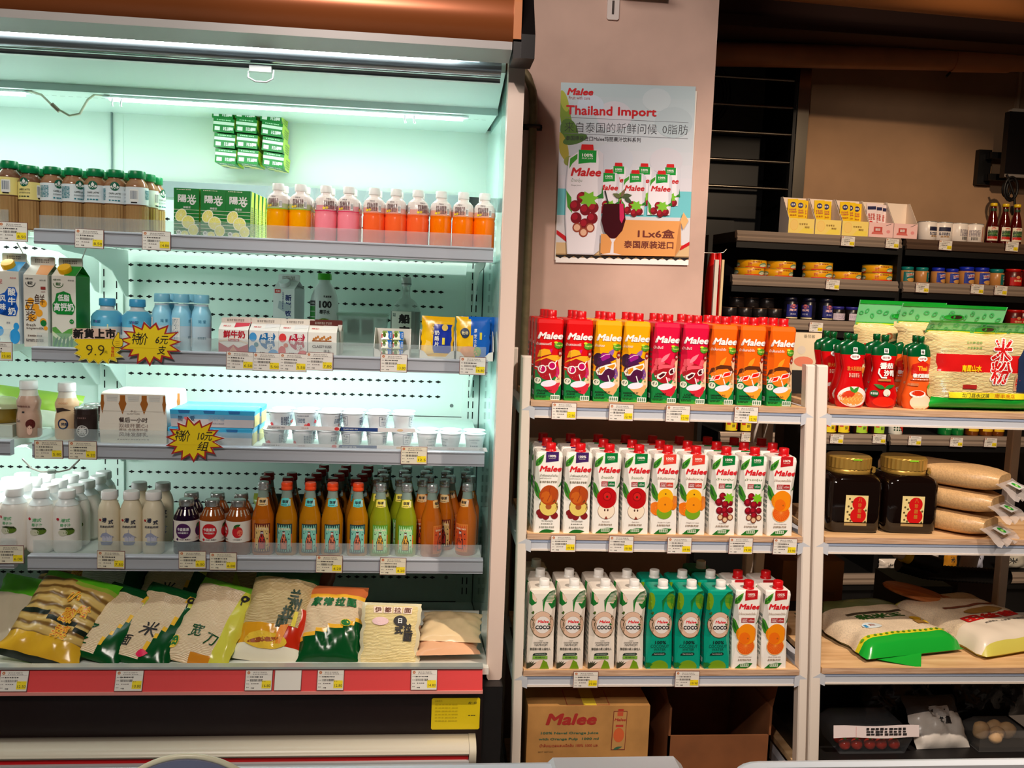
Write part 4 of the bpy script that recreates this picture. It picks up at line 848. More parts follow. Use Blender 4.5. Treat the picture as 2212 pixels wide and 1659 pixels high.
def p_soy(g):
    for x, y, r in ((-.012, .11, .008), (.0, .095, .009), (.019, .105, .009), (.008, .082, .009), (-.02, .096, .006), (-.01, .07, .009), (.018, .062, .008), (.024, .046, .005), (-.003, .072, .006)): g.ell(x, y, r, r, mat((240, 165, 45), .35), 18); 
    for c, x, y, s_ in (('鲜', .010, .114, .025), ('豆', -.014, .100, .024), ('浆', -.012, .074, .025)): g.text(c, x, y, s_, s_, mat((70, 40, 25)))
    g.text('fresh', -.012, .053, .023, .007, mat((70, 40, 25)), .01); g.text('soyamilk', -.002, .0445, .043, .007, mat((70, 40, 25)), .01); g.ell(.019, .058, .0075, .0075, mat((20, 120, 50)), 18); g.scrib(-.002, .027, .036, .005, mat((120, 100, 90)), 8); g.scrib(-.002, .016, .044, .007, mat((100, 90, 90)), 9, 2)
    g.text('rich', .019, .133, .010, .004, mat((140, 60, 50))); g.rect(.013, .025, .138, .145, mat((150, 50, 45))); g.text('九龍 DAIRY', -.015, .163, .020, .004, mat((30, 30, 30)), .02); g.text('維記', -.013, .153, .012, .008, mat((30, 30, 30)), .02); g.line([(-.024+.012*(1-math.cos(a)), .154-.01*math.sin(a)) for a in [PI*i/8 for i in range(9)]], .0014, mat((30, 30, 30))); g.text('香港九龍', .018, .160, .015, .0035, INK)
def p_green(g):
    gm = mat((20, 135, 50), .35)
    g.poly([(-.028, .026), (-.029, .048), (-.02, .05), (-.005, .035), (.01, .045), (.029, .05), (.029, 0), (-.029, 0)], mat((95, 165, 75), .4)); g.poly([(-.029, .04), (0, .018), (.029, .04), (.029, .03), (0, .008), (-.029, .03)], mat((225, 235, 190)))
    for i in range(5): g.leaf(-.025+.011*i, 0, .03, .004, 1.2+.1*i, mat((40, 120, 70)))
    g.poly([(-.028, .105), (-.022, .112), (-.018, .13), (0, .136), (.016, .130), (.02, .113), (.028, .10), (.024, .085), (.02, .080), (-.018, .082), (-.027, .088)], gm)
    g.text('低脂', -.0005, .120, .029, .0165, WHITE, .03); g.text('高钙奶', 0, .098, .050, .020, WHITE, .03); g.rect(-.018, .016, .0805, .0855, gm); g.ell(.019, .064, .0055, .0055, gm, 16); g.text('4.8', .019, .064, .006, .003, WHITE)
    g.text('九龍 DAIRY', -.016, .163, .020, .004, mat((60, 90, 50)), .02); g.text('維記', -.013, .153, .012, .008, mat((60, 110, 50)), .02); g.line([(-.025+.012*(1-math.cos(a)), .154-.01*math.sin(a)) for a in [PI*i/8 for i in range(9)]], .0014, mat((60, 110, 50))); g.text('香港九龍', .018, .162, .015, .0035, INK)
wc = (228, 224, 212); yc = (240, 180, 10)
def rf_(c): return lambda g, L: g.poly([(.0, L*.05), (.029, L*.02), (.029, L), (-.005, L)], mat(c, .4))
milks = [(gable('milk_carton', .059, .066, .172, .024, .020, wc, (205, 220, 232), p_blue, yc, None, rf_((70, 160, 220))), 27, 'blue spotted yoghurt carton with yellow cap on second shelf'),
         (gable('milk_carton', .059, .066, .172, .024, .020, wc, (225, 226, 220), p_soy, None, None, rf_((235, 165, 110))), 88, 'soya milk carton with orange dots beside the green milk carton'),
         (gable('milk_carton', .059, .066, .172, .024, .020, wc, (10, 135, 20), p_green, yc, None, rf_((30, 140, 40))), 148, 'low-fat milk carton with green side panel and yellow cap')]
for pr, px, lab in milks:
    zz = S(2, .006 if px < 60 else 0); q = P(px, 752, 2.275); pr.put((q.x+.003, 2.287, zz), -.14, lab)
# --- wide-shouldered yoghurt bottles
def ybot(R, h, capr, base, capc, top, hc, lab2=None, prof=None, cat='yoghurt bottle', name='yoghurt_bottle', text=None, n=28, ns=None):
    t = thing(name, label='x', cat=cat); g = G(); g.lathe(prof, mat(base, .3), n, capb=True)
    if ns: g.lathe([(r+.0002, z) for r, z in ns[0]], mat(ns[1], .28), n, capb=False, capt=False)
    g.build('bottle', t)
    g = G(); g.lathe([(capr, h-hc), (capr*1.02, h-hc+.001), (capr, h-.002), (capr*.92, h)], mat(capc, .35), 28); g.build('cap', t)
    if text: g = G(); g.on(cyl(lambda v: prof_r(prof)(v)+.0005)); text(g); g.build('label', t)
    return Proto(t)
def tx(g): g.text('简♥爱', 0, .0655, .026, .008, mat((25, 110, 150))); g.rect(-.004, .004, .062, .068, mat((110, 130, 190)))if 0 else None
R = .037
jug = ybot(R, .122, .019, (222, 228, 230), (75, 175, 228), None, .018, prof=[(R-.004, 0), (R, .005), (R, .05), (R, .076), (R-.004, .084), (.020, .094), (.0165, .096), (.0165, .104)], ns=([(R, .054), (R, .076), (R-.004, .084), (.024, .0925)], (100, 192, 232)), text=lambda g: (g.text('简 爱', 0, .066, .024, .008, mat((20, 95, 140))), g.ell(0, .066, .003, .003, mat((110, 110, 180)), 10), g.scrib(-.045, .05, .02, .03, mat((60, 110, 150)), 4, 8), g.rect(.026, .029, .028, .06, mat((235, 240, 200)), 1)))
q = P(231, 752, 2.30); jug.put((q.x, 2.305, S(2)), -.4, 'wide-shouldered yoghurt bottle with blue cap beside the green milk carton', 'blue-capped yoghurt bottles')
q = P(296, 752, 2.30); jug.put((q.x, 2.305, S(2)), .05, 'wide-shouldered yoghurt bottle with blue cap above the yellow star sign', 'blue-capped yoghurt bottles')
R = .0235; tp = [(R-.003, 0), (R, .004), (R, .085), (R-.002, .098), (R-.006, .106), (.0165, .111), (.0163, .115)]
tall = ybot(R, .139, .0182, (200, 222, 236), (140, 215, 245), None, .0205, prof=tp, ns=([(R, .062), (R, .085), (R-.002, .098), (R-.006, .106), (.0165, .111)], (150, 215, 240)), text=lambda g: (g.text('简 爱', 0, .074, .018, .008, mat((40, 130, 165))), g.scrib(0, .034, .02, .006, mat((80, 120, 140)), 5, 2), g.on(cyl(R+.0008, 0, -1.7)), g.rect(-.011, .011, .012, .082, WHITE, 4), g.scrib(0, .047, .017, .064, mat((100, 130, 150)), 4, 18, 6)))
for i, (px, y, rz, lab) in enumerate(((350, 2.275, .5, 'front row beside the star sign'), (392, 2.275, 1.35, 'front row between two others'), (435, 2.275, .3, 'front row beside the small milk cartons'), (370, 2.33, 0, 'back row beside the star sign'), (410, 2.33, 0, 'back row between two others'))):
    q = P(px, 752, y); tall.put((q.x, y, S(2)), rz, 'pale blue yoghurt bottle, '+lab, 'pale blue yoghurt bottles')
# --- small milk cartons
def p_fresh(g):
    rd = mat((190, 25, 45), .35); g.poly([(-.035, 0), (.035, 0), (.035, .024), (.012, .014), (0, .022), (-.012, .014), (-.035, .027)], rd); g.poly([(-.035, .004), (-.01, .004), (0, .02), (.01, .004), (.035, .004), (.035, .0), (-.035, 0)], mat((225, 150, 120))); g.poly([(-.035, .027), (0, .034), (.035, .024), (.035, .028), (0, .038), (-.035, .031)], mat((240, 215, 190)))
    g.text('鲜牛奶', .002, .047, .052, .019, rd, .04); g.rect(-.012, .014, .030, .036, rd); g.text('Fresh Milk', .001, .033, .022, .004, WHITE, .02)
def p_flav(col, extra, c3):
    def f(g):
        cm_ = mat(col, .35); ex = mat(extra, .35); g.ell(-.026, .042, .009, .011, ex, 16); g.ell(.023, .003, .012, .01, ex, 16); g.ell(-.027, .01, .009, .012, ex, 16)
        g.poly([(-.006, .022), (-.012, .034), (-.008, .048), (.004, .053), (.024, .053), (.028, .045), (.024, .035), (.027, .022), (.018, .012), (.004, .014)], cm_)
        for c, x, y, s_ in (('酸', .016, .049, .014), ('牛', .016, .036, .013), ('奶', .015, .020, .016), ('风', 0, .045, .011), ('味', -.001, .032, .012)): g.text(c, x, y, s_, s_*.95, WHITE, .035)
        g.ell(-.018, .024, .0055, .0055, mat(c3), 16); g.scrib(-.003, .005, .012, .003, INK, 3)
    return f
def p_kiss(g):
    for i in range(9): g.ell(-.02+.005*i, .041+.003*(i % 3), .0028, .004, mat((190, 120, 40)), 8)
    g.rect(-.024, .023, .036, .039, mat((150, 85, 40))); g.text('CLASSY·KISS', .0, .0235, .047, .007, mat((75, 35, 20)), .05); g.text('卡士', .012, .0125, .018, .0075, mat((75, 35, 20)), .05); g.text('风酸奶', .0, .003, .015, .0035, mat((75, 35, 20)))
def rfr(c): return lambda g, L: (g.text('維記', -.018, L*.5, .018, .008, RI), g.poly([(.0, L*.3), (.034, L*.6), (.034, L), (.0, L)], mat(c, .4)))
sm = [(gable('small_milk_carton', .0705, .066, .058, .016, .012, (240, 236, 228), (150, 20, 45), p_fresh, None, (235, 225, 215), rfr((215, 60, 80))), 509, 'red fresh'), (gable('small_milk_carton', .0705, .066, .058, .016, .012, (238, 236, 230), (60, 60, 90), p_flav((25, 110, 170), (70, 155, 215), (60, 140, 160)), None, (235, 228, 215), rfr((230, 230, 228))), 574, 'blue flavoured'), (gable('small_milk_carton', .0705, .066, .058, .016, .012, (238, 236, 230), (150, 120, 100), p_flav((185, 30, 60), (225, 60, 60), (215, 90, 50)), None, (235, 228, 215), rfr((230, 230, 228))), 637, 'crimson flavoured'), (gable('small_milk_carton', .0705, .066, .058, .016, .012, (240, 236, 225), (230, 225, 215), p_kiss, None, (90, 25, 15), rfr((238, 236, 228))), 698, 'white and brown')]
for pr, px, nm in sm:
    for r in range(2): q = P(px, 765, 2.27); pr.put((q.x+(.004 if r else 0), 2.275+r*.070, S(2)), 0, f"{nm} small milk carton with gable top, {['front', 'back'][r]} row", 'small gable-top cartons on the second shelf')
# --- things standing at the back of the second shelf
def p_new(g):
    nb = mat((20, 35, 110), .35)
    for c, y in (('新', .134), ('鲜', .112), ('牧', .090), ('场', .066)): g.text(c, .014, y, .019, .019, nb, .03)
    g.rect(-.028, -.010, .147, .158, RED); g.text('光明', -.019, .1525, .013, .0065, WHITE, .02); g.poly([(-.018, .104), (-.014, .125), (.022, .113), (.020, .098), (.0, .094)], mat((175, 185, 192), .6)); g.scrib(-.002, .125, .003, .05, nb, 1, 10); g.scrib(0, .03, .04, .02, nb, 6, 3)
gable('milk_carton', .066, .07, .160, .022, .020, (225, 228, 228), (190, 196, 200), p_new, (225, 228, 230)).put((P(622, 640, 2.68).x, 2.70, S(2)), -.28, 'white fresh milk carton with white cap at the back')
R = .041; bp = [(R-.004, 0), (R, .006), (R, .125), (R-.004, .145), (R-.013, .168), (.0165, .182), (.0160, .192)]
t = thing('coconut_water_bottle', label='white coconut water bottle with bright green cap at the back', cat='bottle'); g = G(); g.lathe(bp, mat((222, 228, 228), .3), 28); g.build('bottle', t)
g = G(); g.lathe([(.0205, .190), (.0205, .207), (.019, .209)], mat((60, 165, 20), .35), 26); g.build('cap', t)
g = G(); g.on(cyl(lambda v: prof_r(bp)(v)+.0006)); g.text('100', .008, .119, .037, .021, INK, .04); g.text('椰子水', .006, .097, .030, .0125, INK, .03); g.scrib(.014, .142, .024, .006, INK, 4, 2)
g.ell(.004, .045, .030, .034, mat((110, 150, 30), .35), 22, 0, 3); g.ell(.012, .058, .012, .010, mat((150, 90, 50)), 14)
g.build('label', t); g = G(); g.on(cyl(R+.0008, 0, -.85))
for i, c in enumerate(((40, 40, 45), (30, 130, 40), (30, 130, 40), (30, 130, 40))): g.rect(-.012, .012, .115-.016*i, .129-.016*i, mat(c), 3)
g.text('100%', .002, .122, .016, .006, WHITE); g.scrib(0, .05, .02, .03, INK, 4, 6); g.build('side_label', t); t.location = (P(700, 640, 2.69).x, 2.70, S(2))
t = thing('plastic_container', (P(783, 700, 2.72).x, 2.74, S(2)), 'clear plastic food container on the shelf beside the spirit bottle', 'container'); cp = mat((205, 225, 218), .15, alpha=.45)
g = G(); g.loft([[(sx*a, sy*b, z) for sx, sy in ((1, -1), (1, 1), (-1, 1), (-1, -1))] for a, b, z in ((.066, .045, 0), (.074, .053, .088))], cp, False); g.build('tub', t); g = G(); g.box(-.077, .077, -.056, .056, .088, .096, mat((170, 200, 185), .3, alpha=.8), .003); g.build('lid', t)
for dx in (-.028, .014):
    g = G(); c0 = (P(783, 700, 2.72).x+dx, 2.735, S(2)+.035); g.lathe([(.016, 0), (.019, .008), (.018, .034), (.015, .038)], mat((45, 35, 38), .4), 18, c0); g.lathe([(.0165, .034), (.0165, .040)], mat((120, 60, 65), .4), 18, c0)
    tag(g.build('dark_jar'), f"small dark jar with reddish lid inside the plastic container, {'nearer the coconut bottle' if dx < 0 else 'nearer the spirit bottle'}", 'jar')
g = G(); g.box(P(783, 700, 2.72).x-.062, P(783, 700, 2.72).x+.062, 2.70, 2.78, S(2)+.0015, S(2)+.034, mat((190, 215, 205), .3, alpha=.6)); tag(g.build('ice_pack'), 'pale ice pack lying inside the plastic container', 'ice pack')
t = thing('spirit_bottle', (P(877, 640, 2.64).x, 2.66, S(2)), 'round-shouldered clear spirit bottle with silver cap and white label', 'bottle'); R = .0445
bp = [(R-.006, 0), (R, .006), (R, .095), (R-.001, .108), (R-.007, .124), (R-.017, .137), (.0135, .147), (.0110, .158), (.0118, .182), (.0135, .186)]
g = G(); g.lathe([(r-.0015, z) for r, z in bp if z < .096]+[(R-.0015, .107)], mat((85, 28, 22), .12), 28); g.lathe(bp, mat((200, 220, 215), .05, alpha=.35), 28, capt=False); g.build('bottle', t)
g = G(); g.lathe([(.0135, .180), (.0143, .182), (.0145, .205), (.013, .207)], mat((190, 195, 195), .3, .6), 24); g.lathe([(.0150, .186), (.0150, .1885)], mat((70, 75, 75)), 24); g.build('cap', t)
g = G(); g.on(cyl(R+.0006, 0, -.1)); g.rect(-.042, .022, .02, .108, mat((232, 236, 225), .5), 9); g.text('船', .002, .087, .034, .028, INK, .06); g.text('古', .003, .055, .03, .024, INK, .06); g.scrib(-.030, .097, .012, .01, mat((60, 100, 90)), 2, 2); g.build('label', t)
t = thing('small_bottle', (P(962, 700, 2.6).x, 2.62, S(2)), 'little bottle with yellow ringed cap behind the cheese packs', 'bottle'); g = G(); g.lathe([(.014, 0), (.016, .004), (.016, .04), (.009, .055), (.009, .062)], mat((150, 165, 120), .15), 20); g.build('bottle', t); g = G(); g.lathe([(.0092, .060), (.0105, .061), (.0105, .074), (.009, .076)], mat((205, 190, 60), .3), 20); g.build('cap', t)
# --- open trays of snack packs
def tray(name, px0, px1, lab):
    a, b = P(px0, 765, 2.25).x, P(px1, 765, 2.25).x; w = (b-a)/2; t = thing(name, ((a+b)/2, 2.245, S(2)), lab, 'display box'); wm = mat((226, 224, 216), .45); g = G()
    pts = [(-w, 0), (w, 0), (w, .024), (w*.75, .021), (w*.5, .008), (-w*.5, .008), (-w*.75, .021), (-w, .024)]; g.prism(pts, 0, .0015, wm)
    for s_ in (-w, w-.0015): g.ext([(0, 0), (.10, 0), (.10, .07), (.05, .073), (.03, .06), (0, .024)], s_, s_+.0015, wm)
    g.box(-w, w, .0015, .10, 0, .0015, wm); g.box(-w, w, .0985, .10, 0, .07, wm); g.build('tray', t); return (a+b)/2, w, t
x, w, _ = tray('display_tray', 807, 886, 'white card tray holding the triangular seaweed snack packs')
sw = thing('snack_pack', label='x', cat='snack pack'); g = G(); g.loft([[(-.013, 0, 0), (.013, 0, 0), (.013, .07, 0), (-.013, .07, 0)], [(-.0125, .004, .016), (.0125, .004, .016), (.0125, .06, .016), (-.0125, .06, .016)], [(-.010, .006, .0215), (.010, .006, .0215), (.010, .055, .0215), (-.010, .055, .0215)]], mat((120, 150, 60), .2), False)
g.on(front(0)); bl = mat((30, 110, 200), .25); g.poly([(.0005, .0205), (.0125, .0205), (.0125, .001), (.006, .001), (.003, .006), (.004, .014)], bl); g.line([(.0003, .0205), (.004, .014), (.003, .006), (.006, .001)], .0014, WHITE); g.text('海苔', .0095, .011, .004, .013, WHITE); g.rect(-.0128, -.0105, .004, .014, RI); g.ell(-.006, .012, .004, .006, mat((90, 120, 45), .2), 10); g.build('wrapped_pack', sw)
sw = Proto(sw)
for c_ in range(2):
    for r in range(3): sw.put((x-.014+c_*.0285, 2.249+r*.003, S(2)+.0016+r*.0222), 0, f"seaweed snack pack, {['lowest', 'centre', 'uppermost'][r]} of the stack {['beside the container', 'beside the cheese'][c_]}", 'seaweed snack packs', rot=(-.04, 0, 0))
# pouches: a pillow bag mesh with prints
def pillow(w, h, t_, mf, nx=14, ny=16, crimp=.012, mats=None, lump=0., seed=1, power=2.6, squash=1.):
    """mf(u, v) -> material of the face near (u, v) in -1..1; returns G and the surface map for prints on the front"""
    rg = random.Random(seed); ph = [rg.uniform(0, 6) for _ in range(6)]
    def hgt(u, v):
        e = max(0, 1-abs(u)**power); f = max(0, 1-abs(v)**power); b = t_/2*(e**.55)*(f**.55)
        return b*(1+lump*(math.sin(u*7+ph[0])*math.sin(v*6+ph[1])+.6*math.sin(u*13+ph[2]+v*9)))
    def xz(u, v):
        pinch = 1-.05*(1-v*v)*0; wob = .012*math.sin(v*9+ph[3])*w+.008*w*math.sin(v*17+ph[4]); return (u*(w/2)*(.96 if abs(v) < .8 else 1)+(wob if abs(u) > .7 else 0)*(1 if u > 0 else -1), (v+1)/2*h)
    g = G()
    for s_ in (1, -1):
        V = []; 
        for j in range(ny+1):
            for i in range(nx+1):
                u, v = -1+2*i/nx, -1+2*j/ny; x, z = xz(u, v); V.append((x, -s_*hgt(u, v)*(1 if s_ > 0 else squash), z))
        byM = {}
        for j in range(ny):
            for i in range(nx):
                a = j*(nx+1)+i; f = (a, a+1, a+nx+2, a+nx+1); f = f if s_ > 0 else f[::-1]; m = mf(-1+(2*i+1)/nx, -1+(2*j+1)/ny) if s_ > 0 else mf(0, .93)
                byM.setdefault(m, []).append(f)
        b = len(g.v); g.v += V
        for m, fs in byM.items():
            k = g.mi(m)
            for f in fs: g.f.append(tuple(i_+b for i_ in f)); g.m.append(k); g.sm.append(True)
    def fn(u, v, hh):
        U_, V_ = max(-1, min(1, u/(w/2))), max(-1, min(1, v/h*2-1)); x, z = xz(U_, V_); return (x, -hgt(U_, V_)-hh*1.6-.0006, z)
    fn.maxe = .009; g.vw = 1.; g.on(fn, .0006); return g
x, w, _ = tray('display_tray', 905, 982, 'white card tray holding the yellow cheese slice pack')
t = thing('cheese_pack', (x+.0, 2.27, S(2)+.0015), 'yellow and blue cheese slice pack standing in the white tray', 'cheese pack'); ym = mat((240, 190, 10), .25); bm = mat((20, 50, 160), .25)
g = pillow(.084, .106, .018, lambda u, v: mat((235, 180, 10), .25) if v > .8 else (bm if (u > -.35 and -.75 < v < .62 and u < .8) else ym), lump=.1); g.ell(.018, .078, .008, .0085, mat((235, 200, 90)), 16); g.text('奶酪片', .004, .048, .011, .044, mat((240, 240, 240)), .03, 0) if 0 else None
for c, y in (('奶', .064), ('酪', .050), ('片', .036)): g.text(c, -.002, y, .012, .012, WHITE, .03)
for i in range(3): g.ell(-.013, .083-.010*i, .0032, .0032, mat((200, 170, 70)), 10)
g.rect(.012, .019, .035, .052, mat((235, 215, 60))); g.poly([(-.036, .02), (-.03, .045), (-.018, .04), (-.008, .012), (-.03, .008)], mat((245, 205, 90), .4)); g.build('pouch', t); t.rotation_euler = (-.12, .02, 0)
x, w, _ = tray('display_tray', 984, 1066, 'white card tray holding the blue toast cheese pack beside the glass end')
for k, (dx, dy, lab) in enumerate(((-.004, 0, 'blue and yellow toast cheese pack standing in front'), (.010, .03, 'blue toast cheese pack standing behind the front one'))):
    t = thing('cheese_pack', (x+dx, 2.27+dy, S(2)+.0015), lab, 'cheese pack', 'toast cheese packs'); bb = mat((15, 95, 190), .25)
    g = pillow(.088, .108, .018, lambda u, v: ym if u < -.05-.2*v and k == 0 else bb, lump=.1, seed=k+3); g.ell(-.022, .066, .012, .013, mat((20, 45, 75)), 18); g.text('牧场', -.022, .066, .017, .009, mat((235, 220, 160)), .02)
    for c, y in (('厚', .072), ('芝', .058), ('士', .046), ('片', .034)): g.text(c, .006, y, .008, .010, WHITE, .02)
    g.rect(.017, .023, .05, .068, mat((220, 200, 60))); g.text('CREAM', .031, .06, .005, .004, mat((120, 190, 230))); g.ell(-.01, .02, .025, .013, mat((225, 150, 90)), 16, 0, 2); g.ell(.012, .02, .01, .012, mat((130, 160, 60)), 12); g.build('pouch', t); t.rotation_euler = (-.1, 0, .05*k)
# --- third shelf: drinks, six-packs, yoghurt
R = .0285; wp_ = [(R-.004, 0), (R, .005), (R, .045), (R-.002, .060), (R-.004, .068), (R-.001, .082), (R-.001, .090), (R-.007, .103), (.0195, .112), (.0185, .122)]
for px, y, base, band, lab, rz in ((64, 2.30, (196, 160, 140), (110, 70, 60), 'shapely pink-brown milk drink bottle with white cap', 0), (146, 2.31, (225, 190, 150), (40, 60, 90), 'cream and orange drink bottle with white cap and blue ring logo', 0)):
    def tx(g, b=band, px=px):
        if px < 100: g.text('原味酸奶饮品', -.004, .078, .034, .005, mat((120, 70, 60)), .02); g.ell(.014, .035, .011, .012, mat((90, 25, 20)), 16); g.ell(.012, .020, .006, .012, mat((235, 190, 170)), 12); g.rect(-.006, .0, .062, .066, INK); g.text('Gut', -.016, .043, .012, .007, INK)
        else: g.ell(.0, .040, .0125, .0135, mat((25, 45, 85)), 22, hole=.74); g.text('优益', .004, .040, .016, .007, mat((25, 45, 85)), .04); g.poly([(-.02, .078), (.0, .080), (.018, .073), (.0, .072), (-.018, .066)], mat((60, 40, 35))); g.text('GOOD', .0, .091, .022, .004, mat((200, 140, 90)))
    pr = ybot(R, .140, .0205, base, (238, 238, 236), None, .021, prof=wp_, ns=([(R-.007, .103), (.0195, .112), (.0185, .120)], (225, 218, 205)), text=tx, name='milk_drink_bottle', cat='bottle')
    q = P(px, 960, y); pr.put((q.x, y, S(3, .004 if px < 66 else 0)), rz, lab)
t = thing('drink_can', label='x', cat='can'); R = .0275; g = G(); g.lathe([(R-.003, 0), (R, .004), (R, .066), (R-.001, .069), (R, .071), (R-.001, .074), (R, .076), (R-.0015, .080), (R-.001, .0815)], mat((78, 62, 58), .25, .6), 30, capt=False); g.lathe([(R, .0005), (R+.0002, .001), (R+.0002, .003), (R, .0035)], mat((190, 190, 190), .2, .8), 30)
g.on(cyl(R+.0003)); g.ell(0, .028, .0145, .0145, mat((205, 200, 195)), 22, hole=.82); g.text('燕', 0, .028, .020, .021, mat((215, 210, 205)), .04); g.scrib(0, .060, .022, .005, mat((120, 90, 85)), 5); g.build('can_body', t)
g = G(); g.lathe([(R-.0005, .080), (R+.0002, .0825), (R-.001, .084), (R-.002, .081)], mat((190, 195, 192), .2, .8), 30, capb=False); g.lathe([(.006, .0815), (.006, .0825)], mat((210, 210, 210), .2, .8), 12, (.002, -.008, 0)); g.build('lid', t); pr = Proto(t)
q = P(185, 965, 2.275); pr.put((q.x, 2.28, S(3)), 0, 'dark brown drink can in front with round character emblem', 'dark drink cans'); q = P(201, 960, 2.34); pr.put((q.x+.006, 2.345, S(3)), .5, 'dark brown drink can standing behind the other dark can', 'dark drink cans')
# tubs and bag at the very edge
t = thing('tofu_tub', (P(8, 955, 2.30).x-.02, 2.33, S(3, .004)), 'golden-brown sealed tub with clear film at the edge of the photo', 'tub'); g = G(); g.loft([[(a*math.cos(2*PI*i/16)*1.2, a*math.sin(2*PI*i/16), z) for i in range(16)] for a, z in ((.036, 0), (.043, .01), (.045, .034), (.048, .036))], mat((150, 120, 30), .2)); g.build('tub', t); g = G(); g.loft([[(a*math.cos(2*PI*i/16)*1.2, a*math.sin(2*PI*i/16), z) for i in range(16)] for a, z in ((.049, .036), (.046, .046), (.028, .06), (.005, .064))], mat((220, 230, 190), .1, alpha=.5)); g.build('film_lid', t)
t.location.z += .032
g = G(); g.box(t.location.x-.05, t.location.x+.05, 2.28, 2.38, S(3, .004), S(3, .004)+.031, mat((200, 205, 190), .4)); tag(g.build('food_tray'), 'pale food tray underneath the golden-brown tub', 'tray')
t = thing('snack_bag', (P(60, 955, 2.45).x, 2.46, S(3, .004)), 'green and yellow bag lying behind the milk drink bottles', 'bag'); g = pillow(.24, .10, .05, lambda u, v: mat((150, 190, 70), .3) if v > -.1 else mat((225, 235, 215), .3), lump=.15); g.text('凉皮', .08, .05, .03, .012, mat((70, 150, 200)), .02); g.build('pouch', t); t.rotation_euler = (-.35, .12, .05)
# six-packs
def six():
    t = thing('yoghurt_six_pack', label='x', cat='yoghurt pack'); w, d, h = .079, .026, .127; wm = mat((236, 228, 214), .5); br = mat((165, 95, 20), .5); g = G()
    g.loft([[(sx*a, sy*b, z) for sx, sy in ((1, -1), (1, 1), (-1, 1), (-1, -1))] for a, b, z in ((.078, .03, 0), (.080, .032, .05), (.0755, .030, .122), (.074, .024, .126))], wm, False)
    g.on(lambda u, v, hh: (u, -(.032-.002*max(0, (v-.05)/.072))-hh if v > .05 else -.030-.002*v/.05-hh, v))
    for x in (-.0255, .0255, -.073, .073):
        k = 1 if abs(x) < .05 else .5
        pts = [(x-.0062*k, .119), (x+.0062*k, .119), (x+.0062*k, .106), (x+.0095*k, .098), (x, .072), (x-.0095*k, .098), (x-.0062*k, .106)]; g.poly(pts, br)
    for x in (-.05, 0, .05): g.poly([(x-.014, .119), (x+.014, .119), (x+.012, .104), (x-.012, .104)], mat((218, 214, 205))); g.line([(x-.012, .113), (x+.012, .113)], .0006, mat((170, 165, 155))); g.line([(x-.011, .109), (x+.011, .109)], .0006, mat((170, 165, 155)))
    g.rect(-.077, .077, .0795, .0803, mat((200, 192, 180))); ik = mat((75, 55, 50)); g.text('卡士', 0, .080, .016, .005, mat((120, 100, 90))); g.text('CLASSY·KISS', 0, .0735, .030, .003, mat((120, 100, 90))); g.text('餐后一小时', 0, .0585, .068, .0125, ik, .02); g.text('双歧杆菌C-I', 0, .0445, .068, .0105, mat((150, 125, 115))); g.text('原味 含膳食纤维', 0, .034, .068, .007, mat((150, 125, 115))); g.text('风味发酵乳', 0, .0225, .068, .011, mat((140, 115, 105)), .01); g.scrib(0, .010, .076, .003, mat((170, 160, 150)), 12)
    g.build('pack_sleeve', t)
    g = G(); g.on(lambda u, v, hh: (u, v, .1265+hh)); 
    for x in (-.05, 0, .05): g.lathe([(.011, .118), (.011, .1275)], WHITE, 18, (x, 0, 0))
    g.build('bottle_cap', t); return Proto(t)
sx = six(); q = P(291, 965, 2.26); sx.put((q.x-.001, 2.285, S(3)), 0, 'white six-pack of yoghurt bottles in card sleeve, front one', 'yoghurt six-packs'); sx.put((q.x+.015, 2.353, S(3)+.0), 0, 'white six-pack of yoghurt bottles standing behind the front pack', 'yoghurt six-packs')
def bluepk():
    t = thing('yoghurt_cup_pack', label='x', cat='yoghurt pack'); w, h = .103, .044; g = G(); g.add([], [], WHITE)
    top, mid, bot = mat((60, 175, 225), .4), mat((110, 170, 210), .4), mat((205, 200, 205), .4)
    g.loft([[(sx_*a, sy*b, z) for sx_, sy in ((1, -1), (1, 1), (-1, 1), (-1, -1))] for a, b, z in ((.099, .034, 0), (.1, .035, .020))], bot, False); g.loft([[(sx_*a, sy*b, z) for sx_, sy in ((1, -1), (1, 1), (-1, 1), (-1, -1))] for a, b, z in ((.1, .035, .020), (.101, .0355, .031))], mid, False, False); g.loft([[(sx_*a, sy*b, z) for sx_, sy in ((1, -1), (1, 1), (-1, 1), (-1, -1))] for a, b, z in ((.101, .0355, .031), (.102, .036, .042), (.097, .033, .0445))], top, False)
    g.on(front(-.0362)); 
    for x in (-.068, -.008, .052): g.poly([(x-.014, .041), (x+.014, .041), (x+.013, .034), (x-.012, .034)], mat((40, 110, 175)))
    g.text('简', -.077, .021, .011, .013, mat((40, 80, 120))); g.text('爱', -.048, .021, .012, .013, mat((40, 80, 120))); g.ell(-.065, .0225, .003, .003, mat((235, 120, 130)), 12); g.ell(-.060, .0225, .003, .003, mat((235, 120, 130)), 12); g.poly([(-.068, .0215), (-.057, .0215), (-.0625, .0155)], mat((235, 120, 130))); g.text('酸奶 裸', .01, .021, .038, .010, mat((150, 185, 210))); g.scrib(.01, .010, .038, .003, mat((160, 160, 175)), 8)
    g.on(lambda u, v, hh: (.1005+hh, u, v)); g.rect(-.034, .034, .001, .040, mat((215, 195, 120))); g.build('card_sleeve', t); return Proto(t)
bp_ = bluepk()
for r in range(2):
    for k in range(2): q = P(459, 968, 2.26); bp_.put((q.x+.004*k+(.002 if r else -.003), 2.285+.074*k, S(3)+r*.0455), 0, f"blue and white pack of yoghurt cups, {'front' if k == 0 else 'back'}, {'upper' if r else 'lower'} layer", 'blue yoghurt cup packs')
